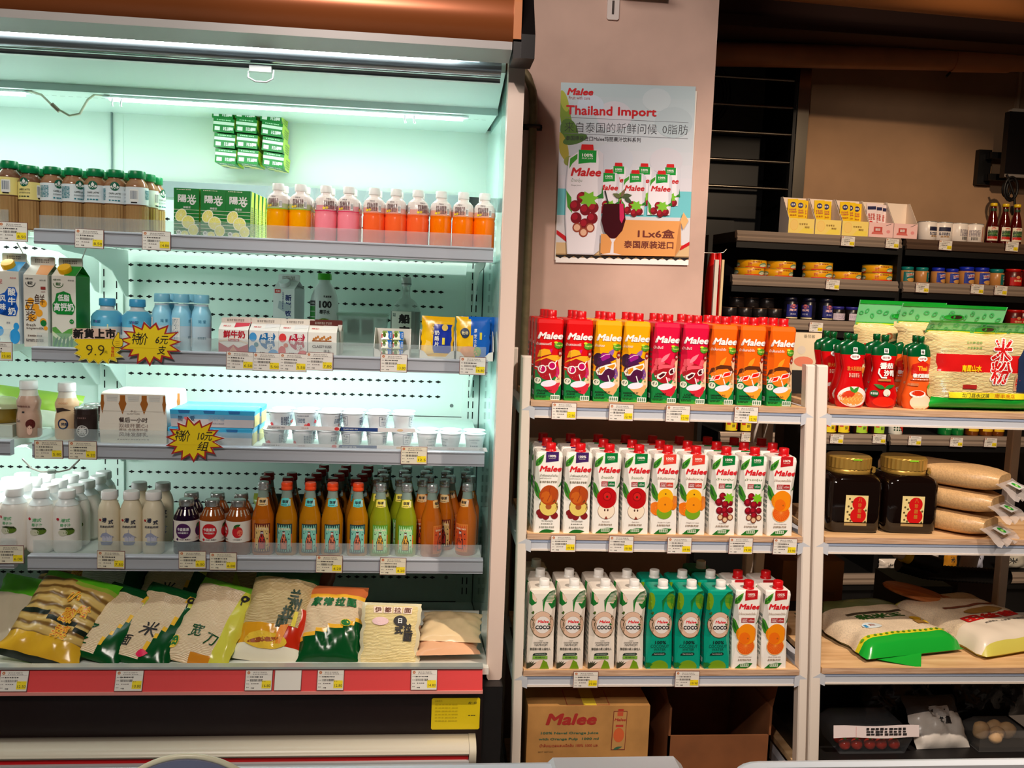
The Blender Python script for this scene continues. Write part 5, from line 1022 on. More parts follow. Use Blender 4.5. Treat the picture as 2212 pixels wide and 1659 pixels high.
def cups(col, rim, prt):
    t = thing('yoghurt_cup', label='x', cat='yoghurt cup'); g = G(); cp_ = [(.0185, 0), (.0205, .003), (.0265, .041)]; g.lathe(cp_, mat((232, 238, 242), .3), 26); g.on(cyl(lambda v: prof_r(cp_)(v)+.0004)); prt(g); g.build('cup', t)
    g = G(); g.lathe([(.0265, .040), (.0288, .0412), (.0290, .0425), (.027, .043)], mat((235, 242, 245), .2), 28); g.on(lambda u, v, h: (u, v, .0432+h)); g.ell(0, 0, .014, .012, mat((235, 215, 215) if rim else (215, 228, 238)), 14); g.build('lid', t); return Proto(t)
def pr_s(g): g.text('CLASSY·KISS', 0, .034, .030, .003, mat((70, 80, 110)), .01); g.scrib(-.004, .022, .02, .012, mat((120, 140, 160)), 4, 3); g.ell(.014, .011, .0045, .005, mat((225, 60, 70)), 12); g.ell(.007, .009, .004, .0045, mat((230, 110, 100)), 12); g.on(cyl(.0255, 0, 2.2)); g.scrib(0, .02, .025, .02, mat((110, 120, 140)), 4, 5)
def pr_b(g): nb = mat((30, 60, 110)); g.line([(-.012, .036), (.012, .036), (.009, .013), (-.009, .013), (-.012, .036)], .0009, nb); g.text('卡士', 0, .0305, .016, .0065, mat((60, 60, 75)), .02); g.text('鲜酪乳', 0, .0225, .010, .0035, nb); g.text('3.3g', 0, .0175, .009, .003, nb); g.on(cyl(.0255, 0, 2.2)); g.rect(-.012, .012, .030, .0315, nb, 2); g.scrib(0, .02, .022, .014, nb, 4, 4)
def pr_c(g): g.text('CLASSY·KISS', 0, .028, .028, .003, mat((80, 95, 110)), .01); g.text('100%', 0, .021, .016, .0035, mat((130, 150, 160))); g.scrib(0, .012, .02, .004, mat((150, 160, 170)), 4)
kinds = [(cups(0, 1, pr_s), 'strawberry', (603, 657, 712), 2, (592, 653, 707)), (cups(0, 0, pr_b), 'navy-printed', (760, 814, 869), 2, (758, 813, 868)), (cups(0, 0, pr_c), 'plain white', (922, 973, 1025), 1, (922, 973, 1025))]
for pr, nm, up, lay, lo in kinds:
    for L in range(lay):
        for k in range(2):
            for i, px in enumerate(lo if L == 0 else up):
                y = 2.268+.056*k; q = P(px, 962, 2.268); pr.put((q.x+.002*k, y+(.004 if L else 0), S(3)+L*.0445+.001), random.uniform(-1.5, 1.2), f"{nm} yoghurt cup, {['lower', 'upper'][L] if lay > 1 else 'single'} layer, {['front', 'back'][k]} row, {ORD[i]} from the blue packs", f'{nm} yoghurt cups')
    for L in range(lay):
        xa, xb = P((lo if L == 0 else up)[0]-28, 962, 2.24).x, P((lo if L == 0 else up)[-1]+29, 962, 2.24).x; z0 = S(3)+L*.0445; g = G(); wm = mat((225, 222, 222), .45); g.prism([(xa, z0+.001), (xb, z0+.001), (xb-.004, z0+.011), (xa+.004, z0+.011)], 2.240, 2.2412, wm); g.on(front(2.240))
        if nm == 'navy-printed': g.rect(xa+.004, (xa+xb)/2, z0+.0015, z0+.0105, mat((30, 60, 120))); g.text('CLASSY·KISS 卡士', xa+.028, z0+.006, .036, .004, WHITE, .02); g.ell(xb-.04, z0+.006, .008, .003, mat((220, 190, 150)), 12)
        else: g.text('CLASSY·KISS 卡士', xa+.026, z0+.006, .038, .004, mat((90, 90, 95)), .02); g.text('5种水果', (xa+xb)/2, z0+.006, .018, .004, mat((190, 150, 140))); g.ell(xb-.016, z0+.006, .006, .0045, mat((205, 60, 60) if nm == 'strawberry' else (190, 190, 190)), 14)
        tag(g.build('cardboard_band'), f"printed card band along the {['lower', 'upper'][L] if lay > 1 else 'front'} {nm} yoghurt cups", 'card band')
# --- fourth shelf: white milk bottles
R = .0325; mp = [(R-.007, 0), (R-.001, .006), (R, .012), (R, .100), (R-.003, .112), (R-.009, .124), (.0185, .131), (.0175, .1365)]
def tmk(g):
    gm = mat((110, 190, 130)); g.ell(-.020, .0885, .004, .0035, mat((190, 30, 50)), 12); g.text('港式', -.002, .086, .022, .009, gm, .02, .2); g.text('椰子汁', -.002, .074, .024, .008, gm, .01); g.ell(.006, .058, .013, .0085, mat((90, 120, 30)), 16, .1); g.ell(-.008, .055, .011, .008, mat((205, 205, 180)), 14); g.poly([(-.018, .064), (-.004, .067), (.014, .066), (.018, .060), (.0, .062)], mat((40, 60, 20)))
mb = ybot(R, .155, .0198, (238, 234, 226), (238, 238, 236), None, .019, prof=mp, text=tmk, name='coconut_milk_bottle', cat='bottle', ns=([(R-.0055, .119), (R-.009, .124), (.0185, .131), (.0178, .136)], (225, 232, 232)))
mk = [[(-20, 1050, 0), (31, 1052, 0), (88, 1057, 0), (145, 1060, 0)], [(-38, 1040, 1), (0, 1040, 1), (51, 1041, 1), (108, 1044, 1), (164, 1046, 1)][1:], [(21, 1025, 2), (73, 1027, 2), (129, 1030, 2), (188, 1033, 2)], [(49, 1013, 3), (101, 1014, 3), (153, 1016, 3), (212, 1019, 3)], [(174, 1001, 4), (224, 1004, 4)]]
for r, row in enumerate(mk):
    for i, (px, py, _) in enumerate(row):
        yy = 2.275+r*.058; q = P(px, py+10, yy); left = q.x < -.955
        mb.put((q.x, yy, S(4, .003 if left else 0)), random.uniform(-.2, .3), f"white coconut milk bottle with white cap, {['front', 'second', 'third', 'fourth', 'rearmost'][r]} row, {ORD[len(row)-1-i]+' ' if i < len(row)-1 else 'nearest '}from the milk tea", 'white coconut milk bottles')
R = .0265; mp2 = [(R-.004, 0), (R-.0005, .005), (R, .010), (R, .108), (R-.003, .120), (R-.007, .129), (.0172, .135), (.0168, .139)]
def tmt(g):
    nb = mat((45, 50, 75)); g.ell(-.016, .088, .0035, .003, mat((180, 40, 40)), 12); g.text('港', -.005, .089, .0125, .012, nb, .03, .15); g.text('式', .010, .084, .012, .011, nb, .03, .15); g.text('奶茶的风味', 0, .072, .034, .006, nb, .02, .2); sh = mat((150, 155, 180)); g.rect(-.001, 0, .03, .066, sh); g.poly([(-.016, .045), (-.01, .055), (0, .058), (.01, .05), (.018, .045)], sh); g.poly([(-.015, .034), (.015, .034), (.01, .026), (-.012, .026)], mat((120, 125, 160))); g.rect(-.01, .013, .036, .048, mat((190, 190, 205)))
mt = ybot(R, .157, .0190, (225, 214, 186), (236, 234, 232), None, .020, prof=mp2, text=tmt, name='milk_tea_bottle', cat='bottle')
for i, (px, yy, lab) in enumerate(((236, 2.268, 'front row nearest the coconut milk'), (284, 2.268, 'front row between two others'), (332, 2.268, 'front row nearest the juice bottles'), (301, 2.37, 'behind the gap of the front row'), (352, 2.37, 'behind and closest to the purple juice'))):
    q = P(px, 1062 if yy < 2.3 else 1056, yy); mt.put((q.x, yy, S(4)), .05, 'cream milk tea bottle with white cap, '+lab, 'milk tea bottles')
# juice bottles with silver lids
def jb(liq, dot, words):
    t = thing('juice_bottle', label='x', cat='bottle'); R = .031; pf = [(R-.004, 0), (R, .005), (R, .092), (R-.003, .100), (.0200, .116), (.0168, .119), (.0165, .123)]
    g = G(); g.lathe(pf, mat(liq, .08, spec=.7), 30)
    for i in range(16):
        a = 2*PI*i/16; g.add([((r+.0006)*math.cos(a+da), (r+.0006)*math.sin(a+da), z) for r, z, da in ((R-.0035, .101, -.05), (R-.0035, .101, .05), (.0205, .115, .08), (.0205, .115, -.08))], [(0, 1, 2, 3)], mat((200, 190, 170), .1))  # pale streaks round the shoulder: highlights painted into the colour
    g.build('bottle', t)
    g = G(); g.lathe([(.0178, .122), (.0182, .1235), (.0178, .136), (.0165, .1385), (.0130, .1385)], mat((190, 192, 190), .25, .85), 28); g.build('lid', t)
    g = G(); g.lathe([(R+.0004, .036), (R+.0004, .0885)], mat((236, 230, 220), .5), 30, capb=False, capt=False); g.on(cyl(R+.0005)); dm = mat(dot, .4)
    g.ell(-.004, .0635, .0185, .0190, dm, 24, 0, 3); g.text('卡姿果果', -.004, .0675, .030, .0085, WHITE, .03); g.text(words, -.004, .0585, .026, .005, WHITE, .02); g.ell(-.018, .042, .0032, .0032, dm, 10); g.text('KUZY 果果汁', .001, .042, .026, .004, mat((90, 70, 70)), .02)
    g.on(cyl(R+.0005, 0, 1.25)); g.ell(0, .062, .013, .0145, dm, 18, 0, 2); g.ell(.006, .06, .007, .008, mat((235, 120, 90) if dot[0] > 150 else (50, 20, 60)), 14); g.leaf(-.01, .072, .02, .005, .5, DG); g.text('100%西柚汁' if dot[0] > 150 else '100%葡萄汁', 0, .043, .022, .0035, INK); g.on(cyl(R+.0005, 0, -1.2)); g.text('KUZY', 0, .06, .007, .04, dm, .03, 0) if 0 else g.rect(-.004, .004, .04, .085, dm, 2)
    g.build('label', t); return Proto(t)
jp, jr = jb((30, 12, 35), (75, 25, 85), '100%葡萄汁'), jb((150, 75, 25), (205, 25, 35), '100%西柚汁')
for px, yy, pr, rz, lab in ((403, 2.272, jp, .1, 'purple grape juice bottle with silver lid, front row'), (459, 2.272, jr, .1, 'red-label juice bottle with silver lid, front row beside the purple one'), (516, 2.272, jr, -1.15, 'grapefruit-picture juice bottle with silver lid beside the soda bottles'), (414, 2.345, jp, .4, 'silver-lidded juice bottle standing behind the purple one'), (470, 2.345, jr, 0, 'silver-lidded juice bottle behind the red-label one'), (521, 2.345, jr, -.5, 'silver-lidded juice bottle behind the grapefruit-picture one')):
    q = P(px, 1090 if yy < 2.3 else 1075, yy); pr.put((q.x, yy, S(4)), rz, lab, 'short juice bottles with silver lids')
# soda bottles
def soda(liq, cap, neck, bg, bcol, drinkc):
    t = thing('soda_bottle', label='x', cat='bottle'); R = .0272; pf = [(R-.003, 0), (R, .004), (R, .092), (R-.002, .104), (R-.009, .126), (.0140, .145), (.0120, .160), (.0118, .1665)]
    g = G(); g.lathe([p for p in pf if p[1] <= .145]+[(.0138, .147)], mat(liq, .07, spec=.8), 28); g.lathe([(.0138, .147), (.0120, .160), (.0118, .1665)], mat((130, 150, 140), .08), 24, capb=False); g.build('bottle', t)
    g = G(); g.lathe([(.0128, .166), (.0142, .1672), (.0142, .174), (.0132, .1755), (.0142, .177), (.0140, .182), (.0125, .1855)], mat(cap, .25, .75 if cap[0] < 210 and cap[1] > 150 else 0), 26); g.build('cap', t)
    g = G(); rf = prof_r(pf); nk = mat(neck, .4); g.on(cyl(lambda v: rf(v)+.0005))
    g.poly([(-.019, .083), (.019, .083), (.019, .0105), (-.019, .0105)], mat(bcol, .4)) if 0 else None
    g.rect(-.0205, .0205, .010, .084, mat(bcol, .4), 6); g.rect(-.0175, .0175, .013, .081, mat(bg, .4), 6); g.rect(-.0175, .0175, .067, .073, mat((225, 130, 60) if bcol[1] < 130 else bcol, .4), 6); g.text('华洋1982', 0, .071, .030, .0055, mat((240, 225, 190)), .03)
    ol = mat((25, 25, 35)); g.poly([(-.0035, .066), (.0035, .066), (.004, .055), (.009, .040), (.009, .018), (-.009, .018), (-.009, .040), (-.004, .055)], ol); g.poly([(-.0022, .064), (.0022, .064), (.0026, .055), (.0072, .040), (.0072, .020), (-.0072, .020), (-.0072, .040), (-.0026, .055)], mat(drinkc, .4)); g.rect(-.003, .003, .057, .064, mat((200, 225, 225))); g.text('汽水', 0, .037, .010, .010, ol, .03)
    for x, y in ((-.013, .06), (.012, .058), (-.013, .03), (.013, .028), (.013, .045)): g.ell(x, y, .0016, .0016, ol, 8)
    g.rect(.0175, .0200, .025, .058, mat((225, 110, 50))); g.rect(-.0200, -.0175, .020, .045, mat((225, 110, 50)))
    g.build('label', t); g = G(); g.on(cyl(lambda v: rf(v)+.0005))
    g.poly([(-.013, .128), (-.0115, .145), (-.004, .1475), (.008, .147), (.0125, .143), (.0138, .128), (0, .1265)], nk); g.text('华洋', .0, .138, .016, .0085, INK, .05); g.scrib(0, .1305, .018, .002, INK, 6)
    for k in range(3): g.line([(.006+.003*k, .129), (.0085+.002*k, .144)], .0008, WHITE)
    g.build('neck_label', t); return Proto(t)
sil = (195, 200, 200); oc = (235, 75, 30); dr = (150, 25, 18); TEAL = (90, 205, 205)
so = {'a': soda((185, 98, 15), sil, (240, 205, 140), (225, 190, 120), (110, 35, 25), (205, 50, 35)), 'b': soda((176, 116, 12), oc, TEAL, (130, 205, 185), (40, 60, 60), (225, 120, 80)), 'c': soda((134, 145, 24), sil, (235, 220, 90), (170, 225, 170), (90, 150, 40), (225, 170, 60)), 'd': soda((192, 98, 18), sil, (240, 190, 120), (215, 80, 35), (225, 130, 50), (235, 90, 40)), 'e': soda((140, 85, 20), dr, (60, 140, 140), (120, 190, 180), (40, 60, 60), (205, 110, 70))}  # last soda repeats the golden one darkened: rear-row shade put into its colours
sn = {'a': 'amber soda bottle with silver cap', 'b': 'golden soda bottle with orange cap', 'c': 'lime soda bottle with silver cap', 'd': 'orange soda bottle with silver cap', 'e': 'golden soda bottle with shade-darkened cap'}
grid = [[('a', 569), ('b', 620), ('b', 671), ('b', 719), ('b', 774), ('c', 823), ('c', 879), ('d', 934), ('d', 1010)], [('e', 573), ('e', 622), ('e', 670), ('e', 720), ('e', 769), ('c', 816), ('c', 865), ('d', 913), ('a', 961)], [('e', 581), ('e', 631), ('e', 684), ('e', 733), ('e', 783), ('c', 830), ('c', 878), ('d', 927), ('d', 974), ('d', 1016)], [('e', 694), ('e', 742), ('e', 792), ('c', 826), ('c', 873), ('d', 919), ('d', 964), ('d', 1007)], [('e', 700), ('e', 748), ('e', 796), ('c', 836), ('c', 880), ('d', 926), ('d', 970), ('d', 1013)]]
for r, row in enumerate(grid):
    for i, (k, px) in enumerate(row):
        yy = 2.272+.058*r+(.02 if (r == 0 and px == 1010) else 0)+(.008 if r == 1 and k in 'cad' else 0); q = P(px, 1060-14*r, yy)
        so[k].put((q.x, yy, S(4)), {'d': 1.0}.get(k, 0)*(1 if r == 0 and px == 934 else 0)+(-.7 if px == 1010 else 0)+random.uniform(-.12, .12), f"{sn[k]}, {['front', 'second', 'third', 'fourth', 'rearmost'][r]} row, {ORD[i]} from the short juice bottles", 'soda bottles on the fourth shelf')
# ================================================================ PRICE TAGS
TW, TH = .0655, .0445
paper = mat((228, 222, 212), .55); tbr = mat((120, 70, 65), .5); ty = mat((240, 215, 25), .5); tor = mat((190, 110, 60), .5); tg = mat((120, 112, 108), .6); txk = mat((55, 50, 50), .6)
def price_tag(p, price, lab, rx=0., rz=0., ry=0., w=TW, h=TH, faded=False, blank=False, group='price tags'):
    """p: the tag's upper left corner"""
    g = G(); g.box(0, w, -.0012, 0, -h, 0, tbr); g.on(front(-.0012)); g.rect(.0012, w-.0012, -h+.0012, -.0012, mat((222, 214, 190), .55) if faded else paper)
    if not blank:
        g.ell(.0075, -.0062, .0034, .0034, tor, 12); g.text('X', .0075, -.0066, .0026, .0026, WHITE); g.text('家乐生活超市', w*.53, -.0056, w*.5, .0028, tg, .01); g.scrib(w*.55, -.0092, w*.55, .0016, tg, 9); g.rect(.003, w-.003, -.0112, -.0109, tg)
        for i in range(4): g.scrib(.007, -.0155-.0075*i, .006, .002, tg, 2)
        g.scrib(w*.42, -.0155, w*.48, .0034, txk, 8, 1, int(p.x*991) % 97); g.bars(w*.42, -.0228, w*.46, .0050, txk, 16, int(p.x*577) % 91); g.scrib(w*.38, -.0302, w*.28, .0024, tg, 4); g.text('中国', .018, -h+.0062, .007, .0028, txk, .02)
        g.rect(w*.62, w*.955, -h+.0055, -.0235, ty); g.scrib(w*.70, -.0252, .008, .0012, txk, 2)
        g.text(price, w*.80, -h+.0112, w*.29, .0062, mat((70, 60, 20), .6), .005)
    o = g.build('price_tag'); o.location = p; o.rotation_euler = (rx, ry, rz); tag(o, lab, 'price tag', group); return o
def tags(rows, plane, where, group, **k):
    for px, py, pr, what in rows: price_tag(plane(px, py), pr, f"price tag {('reading ' + pr) if pr else 'blank'} {what}, {where}", ry=random.uniform(-.01, .02), group=group, blank=not pr, **k)
fl = lambda x, y: P(x, y, 2.2122)
tags([(162, 493, '8.50', 'below the white-label coffee'), (307, 498, '14.80', 'between coffee and lemon tea')], fl, 'on the top shelf rail', 'price tags on the refrigerator rails')
tags([(-4, 478, '8.50', 'below the yellow-label coffee')], fl, 'on the top shelf rail', 'price tags on the refrigerator rails')
tags([(-36, 737, '15.80', 'below the blue spotted carton'), (489, 758, '6.50', 'below the red fresh milk'), (546, 761, '5.50', 'below the blue flavoured milk'), (604, 762, '5.50', 'below the crimson flavoured milk'), (661, 760, '7.80', 'below the brown and white carton'), (822, 764, '13.80', 'below the seaweed packs'), (993, 770, '16.80', 'below the toast cheese')], fl, 'on the second shelf rail', 'price tags on the refrigerator rails')
tags([(74, 951, '5.80', 'beside the shelf end'), (148, 952, '6.20', 'below the dark can'), (866, 964, '12.5', 'below the plain white cups')], fl, 'on the third shelf rail', 'price tags on the refrigerator rails', faded=True)
tags([(-10, 1178, '6.00', 'below the coconut milk'), (210, 1189, '7.50', 'below the milk tea'), (386, 1190, '6.00', 'below the purple juice'), (453, 1193, '6.00', 'below the red-label juice'), (683, 1199, '4.20', 'below the orange-capped soda'), (821, 1204, '4.20', 'below the lime soda')], fl, 'on the fourth shelf rail', 'price tags on the refrigerator rails', faded=True)
for px, pr, what in ((2, '12.50', 'below the pickled cabbage bags'), (251, '10.80', 'below the noodle bag with black writing'), (531, '16.80', 'beside the blank white tag'), (594, '', 'beside the 16.80 tag'), (686, '12.80', 'below the dark green noodle bag'), (888, '14.80', 'below the flat peach-coloured bags')):
    p = P(px, 1448+.005*px*0, 2.047); p = Vector((p.x, 2.0478, .5600)); price_tag(p, pr, f"price tag {('reading ' + pr) if pr else 'with nothing printed'} {what}, on the red rail", rx=-.38, w=.062, h=.046, group='price tags on the red rail', blank=not pr)
rk = lambda x, y: PR(x, y, -.0075)
LN = math.atan(.11)
tags([(1192, 869, '12.90', 'below the strawberry cartons'), (1316, 872, '12.90', 'below the passion fruit cartons'), (1439, 875, '12.90', 'below the lychee cartons'), (1587, 877, '12.90', 'below the mandarin cartons')], rk, 'on the rack top shelf', 'price tags on the juice rack', rx=LN*0)
tags([(1190, 1156, '19.90', 'below the peach cartons'), (1316, 1157, '19.90', 'below the apple cartons'), (1442, 1160, '19.90', 'below the citrus cartons'), (1575, 1161, '19.90', 'below the grape cartons'), (1671, 1162, '19.90', 'below the end orange carton')], rk, 'on the rack middle shelf', 'price tags on the juice rack')
tags([(1239, 1450, '19.80', 'below the white coconut cartons'), (1459, 1449, '19.90', 'below the teal coconut cartons')], rk, 'on the rack lower shelf', 'price tags on the juice rack')
# ================================================================ SIGNS ON THE CASE
def burst(cx, cy, w, h, n, inner, seed, Y=2.205):
    rg = random.Random(seed); pts = []
    for i in range(2*n):
        a = 2*PI*i/(2*n)+.1; r = 1+rg.uniform(-.06, .1) if i % 2 == 0 else inner+rg.uniform(-.03, .03); pts.append((r*math.cos(a)*w/2, r*math.sin(a)*h/2))
    return pts
yel = mat((238, 205, 15), .5); rdb = mat((165, 30, 30), .5)
def star(px, py, words, lab):
    c = P(px, py, 2.206); g = G(); w, h = .142, .108; pts = burst(0, 0, w, h, 15, .70, px); g.prism(pts, 0, .0012, mat((225, 200, 180), .6)); g.on(front(0)); g.poly(pts, rdb); g.poly([(x*.87, y*.86) for x, y in pts], yel)
    ik = mat((20, 18, 16), .5)
    for t_, u, v, s_, hh in words: g.text(t_, u*.92, v, s_*1.15, hh*1.1, ik, .012, .25)
    g.line([(-.05, -.012), (.05, -.0125)], .0006, mat((215, 180, 15))); o = g.build('starburst_sign'); o.location = c; tag(o, lab, 'sign', 'yellow starburst price signs')
star(324, 741, (('特', -.034, .010, .018, .026), ('价', -.016, .009, .017, .026), ('6元', .030, .008, .026, .018), ('支', .029, -.016, .018, .019)), 'yellow starburst sign with six yuan written under the blue yoghurt bottles')
star(419, 950, (('特', -.037, .010, .018, .024), ('价', -.020, .009, .017, .026), ('10元', .028, .009, .031, .019), ('组', .023, -.015, .024, .020)), 'yellow starburst sign with ten yuan written under the blue yoghurt packs')
c = P(209, 748, 2.206); g = G(); pts = [(-.052, .012), (-.046, .022), (.048, .022), (.055, .012), (.047, .002), (.056, -.006), (.045, -.014), (.061, -.024), (.044, -.026), (.046, -.036), (.030, -.031), (.026, -.042), (.014, -.033), (.003, -.043), (-.007, -.033), (-.018, -.041), (-.024, -.031), (-.042, -.036), (-.037, -.026), (-.052, -.019), (-.041, -.010), (-.053, -.004), (-.042, .003)]
g.prism(pts, 0, .0012, yel); g.on(front(0)); g.poly(pts, mat((240, 225, 120), .5)); g.poly([(x*.955, y*.95) for x, y in pts], mat((90, 80, 20))); g.poly([(x*.94, y*.93) for x, y in pts], yel)
for i, ch in enumerate('新貨上市'): g.rect(-.0545+.0245*i, -.0285+.0245*i, .016+.001*i, .041+.0005*i, mat((225, 190, 170))); g.text(ch, -.0415+.0245*i, .0285+.001*i, .0235, .0235, mat((20, 16, 16)), .05)
ok = mat((60, 50, 20)); g.text('9.9', -.003, -.009, .042, .025, ok, -.01); g.text('元', .021, -.013, .008, .006, ok); g.text('值得日', .0375, -.012, None, .0001, ok) if 0 else None
for i, ch in enumerate('值得日'): g.text(ch, .0365, -.003-.0085*i, .007, .007, RI, .01)
g.poly([(.036, .010), (.038, .018), (.046, .030), (.048, .036), (.053, .034), (.053, .022), (.060, .020), (.0615, .012), (.060, .002), (.052, -.002), (.042, -.001), (.037, .004)], mat((60, 50, 20))); g.poly([(.0375, .0105), (.0395, .0175), (.0472, .0295), (.0488, .0345), (.0518, .033), (.0518, .0205), (.0585, .0188), (.06, .012), (.0588, .003), (.052, -.0005), (.0425, .0005), (.0382, .0048)], mat((240, 200, 20)))
for k in range(3): g.line([(.043, .004+.0045*k), (.053, .005+.0045*k)], .0006, ok)
o = g.build('new_arrival_sign'); o.location = c; tag(o, 'yellow burst sign with thumbs-up and bold black characters, priced 9.9', 'sign')
# ================================================================ POSTER ON THE PILLAR
a = P(1212, 178, 2.744); b = P(1503, 187, 2.744); c = P(1200, 567, 2.744); d = P(1487, 573, 2.744)
PW, PH = 1125., 1490.
def pm_(x, y, h):   # photo-of-poster coordinates (x right 0..1125, y down 0..1490)
    u, v = max(0, min(1, x/PW)), max(0, min(1, y/PH)); q = (a*(1-u)+b*u)*(1-v)+(c*(1-u)+d*u)*v; return (q.x, 2.744-h, q.z)
class PG(G):
    pass
g = G(); g.box(min(a.x, c.x)+.004, max(b.x, d.x)-.004, 2.7445, 2.7495, c.z+.008, a.z-.001, paper)
g.on(lambda u, v, h: pm_(u, -v, h), .0)
def pp(*p): return [(x, -y) for x, y in p]
def grad(c1, c2, y0, y1, n=6):
    for i in range(n): f = i/(n-1); g.rect(0, PW, -(y0+(y1-y0)*(i+1)/n), -(y0+(y1-y0)*i/n), mat([c1[k]+(c2[k]-c1[k])*f for k in range(3)], .35))
grad((178, 198, 205), (205, 205, 215), 0, 870, 8); g.lay = .0004; g.rect(0, PW, -1090, -870, mat((105, 190, 200), .35)); g.rect(0, PW, -1330, -1090, mat((205, 205, 210), .35)); g.rect(0, PW, -1420, -1320, mat((205, 175, 130), .35)); g.rect(0, PW, -1450, -1415, mat((150, 120, 80), .35)); g.rect(0, PW, -1490, -1445, mat((240, 238, 235), .35)); g.lay += .0002
for cx, cy, r, col in ((800, 120, 120, (190, 205, 212)), (450, 260, 150, (200, 202, 212)), (950, 300, 160, (175, 192, 200)), (900, 620, 140, (200, 200, 210)), (450, 620, 170, (195, 202, 214)), (250, 180, 110, (190, 205, 220))): g.ell(cx, -cy, r, r*.8, mat(col, .35), 24)
for cx, cy, rx_, ry_, col in ((30, 260, 60, 190, (120, 150, 40)), (80, 400, 90, 110, (80, 120, 40)), (20, 520, 50, 120, (170, 160, 50)), (130, 460, 130, 40, (70, 110, 40)), (30, 150, 40, 90, (165, 175, 60)), (90, 640, 60, 40, (140, 150, 60))): g.ell(max(rx_*.6, cx), -cy, rx_*.8, ry_, mat(col, .35), 20, .3)
pts = [(i*75/2, 1440+(14 if i % 2 else -8)) for i in range(31)]; g.poly(pp(*([(0, 1425)]+[(min(PW, x), y) for x, y in pts]+[(PW, 1425)])), mat((30, 25, 25), .35))
rr = mat((190, 12, 25), .35); ik = mat((45, 42, 50), .35)
g.text('Malee', 160, -72, 218, 58, rr, .04, .22); g.text('Fruit with care', 155, -122, 175, 26, mat((150, 50, 50)))
g.text('Thailand', 240, -222, 385, 78, rr, .03); g.text('Import', 640, -232, 325, 92, rr, .03)
for y in (290, 422): g.line(pp((40, y-8), (1075, y+8)), 2.5, mat((120, 120, 130)))
g.text('来自泰国的新鲜问候', 425, -360, 770, 82, ik, -.012); g.text('0脂肪', 965, -358, 215, 80, ik, -.012); g.text('泰国原装进口Malee玛丽果汁饮料系列', 365, -452, 625, 38, ik, .005)
wm = mat((228, 226, 234), .3); gm = mat((15, 145, 50), .3)
def mini(x0, y0, s_, cut=0, full=True):   # x0,y0: top centre of cap ; s_: scale (1 = large carton)
    def q(*p): return pp(*[(x0+x*s_, y0+y*s_) for x, y in p])
    g.poly(q((-150, 110), (-60, 45), (95, 40), (135, 75), (140, 330), (125, 880 if full else 560), (85, 915 if full else 560), (-140, 915 if full else 560), (-165, 600 if full else 560), (-165, 300)), mat((205, 205, 215), .3)); g.poly(q((-150, 118), (-60, 52), (85, 50), (100, 120), (95, 300), (110, 600 if full else 556), (80, 905 if full else 556), (-135, 905 if full else 556), (-158, 600 if full else 556), (-158, 300)), wm)
    g.poly(q((-48, 0), (48, 0), (54, 50), (-54, 50)), mat((200, 20, 25), .3)); g.poly(q((-70, 45), (78, 48), (78, 148), (30, 148), (-70, 162)), gm); g.text('100%', x0+4*s_, -(y0+88*s_), 92*s_, 26*s_, WHITE, .03); g.text('FRUIT JUICE', x0+4*s_, -(y0+116*s_), 92*s_, 14*s_, WHITE)
    g.poly(q((-145, 205), (-140, 120), (-80, 78), (-80, 120), (-120, 160)), mat((60, 150, 40), .3)); g.text('Malee', x0-5*s_, -(y0+228*s_), 255*s_, 72*s_, rr, .04, .22)
    if s_ > .8: g.text('น้ำองุ่น', x0-80, -(y0+300), 90, 36, mat((110, 130, 100))); g.text('Grape Juice', x0-85, -(y0+340), 80, 16, mat((120, 120, 120)))
    g.poly(q((-165, 380), (-120, 440), (-110, 570), (-150, 520)), mat((70, 150, 40), .3)); g.poly(q((60, 450), (130, 400), (135, 330), (150, 440)), mat((40, 120, 45), .3))
    for x, y in ((-30, 440), (-85, 510), (0, 540), (65, 520), (-75, 610), (60, 610), (0, 660)):
        if full or y < 545: g.ell(x0+x*s_, -(y0+y*s_), 46*s_, 48*s_, mat((120, 8, 25), .3), 18); g.ell(x0+(x-12)*s_, -(y0+(y-10)*s_), 26*s_, 28*s_, mat((160, 20, 40), .3), 12)
    if full:
        for x, y in ((-65, 690), (45, 690), (-10, 730)): g.ell(x0+x*s_, -(y0+y*s_), 38*s_, 40*s_, mat((150, 70, 50), .3), 16); g.ell(x0+x*s_, -(y0+y*s_), 27*s_, 28*s_, mat((225, 180, 150), .3), 12)
    g.poly([(x0+(25+(85 if i % 2 else 50)*math.sin(t))*s_, -(y0+(450-(70 if i % 2 else 44)*math.cos(t))*s_)) for i, t in enumerate([2*PI*i/14 for i in range(14)])], mat((120, 190, 50), .3))
g.poly(pp((0, 1215), (110, 1290), (105, 1330), (0, 1250)), rr); g.poly(pp((1125, 1290), (1040, 1340), (1050, 1365), (1125, 1320)), rr)
for x in (455, 672, 890): mini(x+45, 645, .62, 0, False)
for x in (420, 642, 863): mini(x, 703, .66, 0, False)
mini(232, 503, 1.0)
bx = mat((215, 150, 85), .35); g.poly(pp((370, 1240), (370, 1400), (400, 1420), (1000, 1418), (1050, 1340), (1040, 1120), (540, 1120), (490, 1250)), bx); g.poly(pp((1035, 1120), (1060, 1045), (1105, 1115), (1065, 1190)), mat((225, 170, 110), .35)); g.poly(pp((1035, 1120), (1045, 1340), (1000, 1418), (1020, 1200)), mat((185, 125, 70), .35))
tb = mat((105, 45, 35), .35); g.text('1Lx6盒', 835, -1230, 315, 76, tb, .03); g.text('泰国原装进口', 775, -1325, 420, 66, tb, .03)
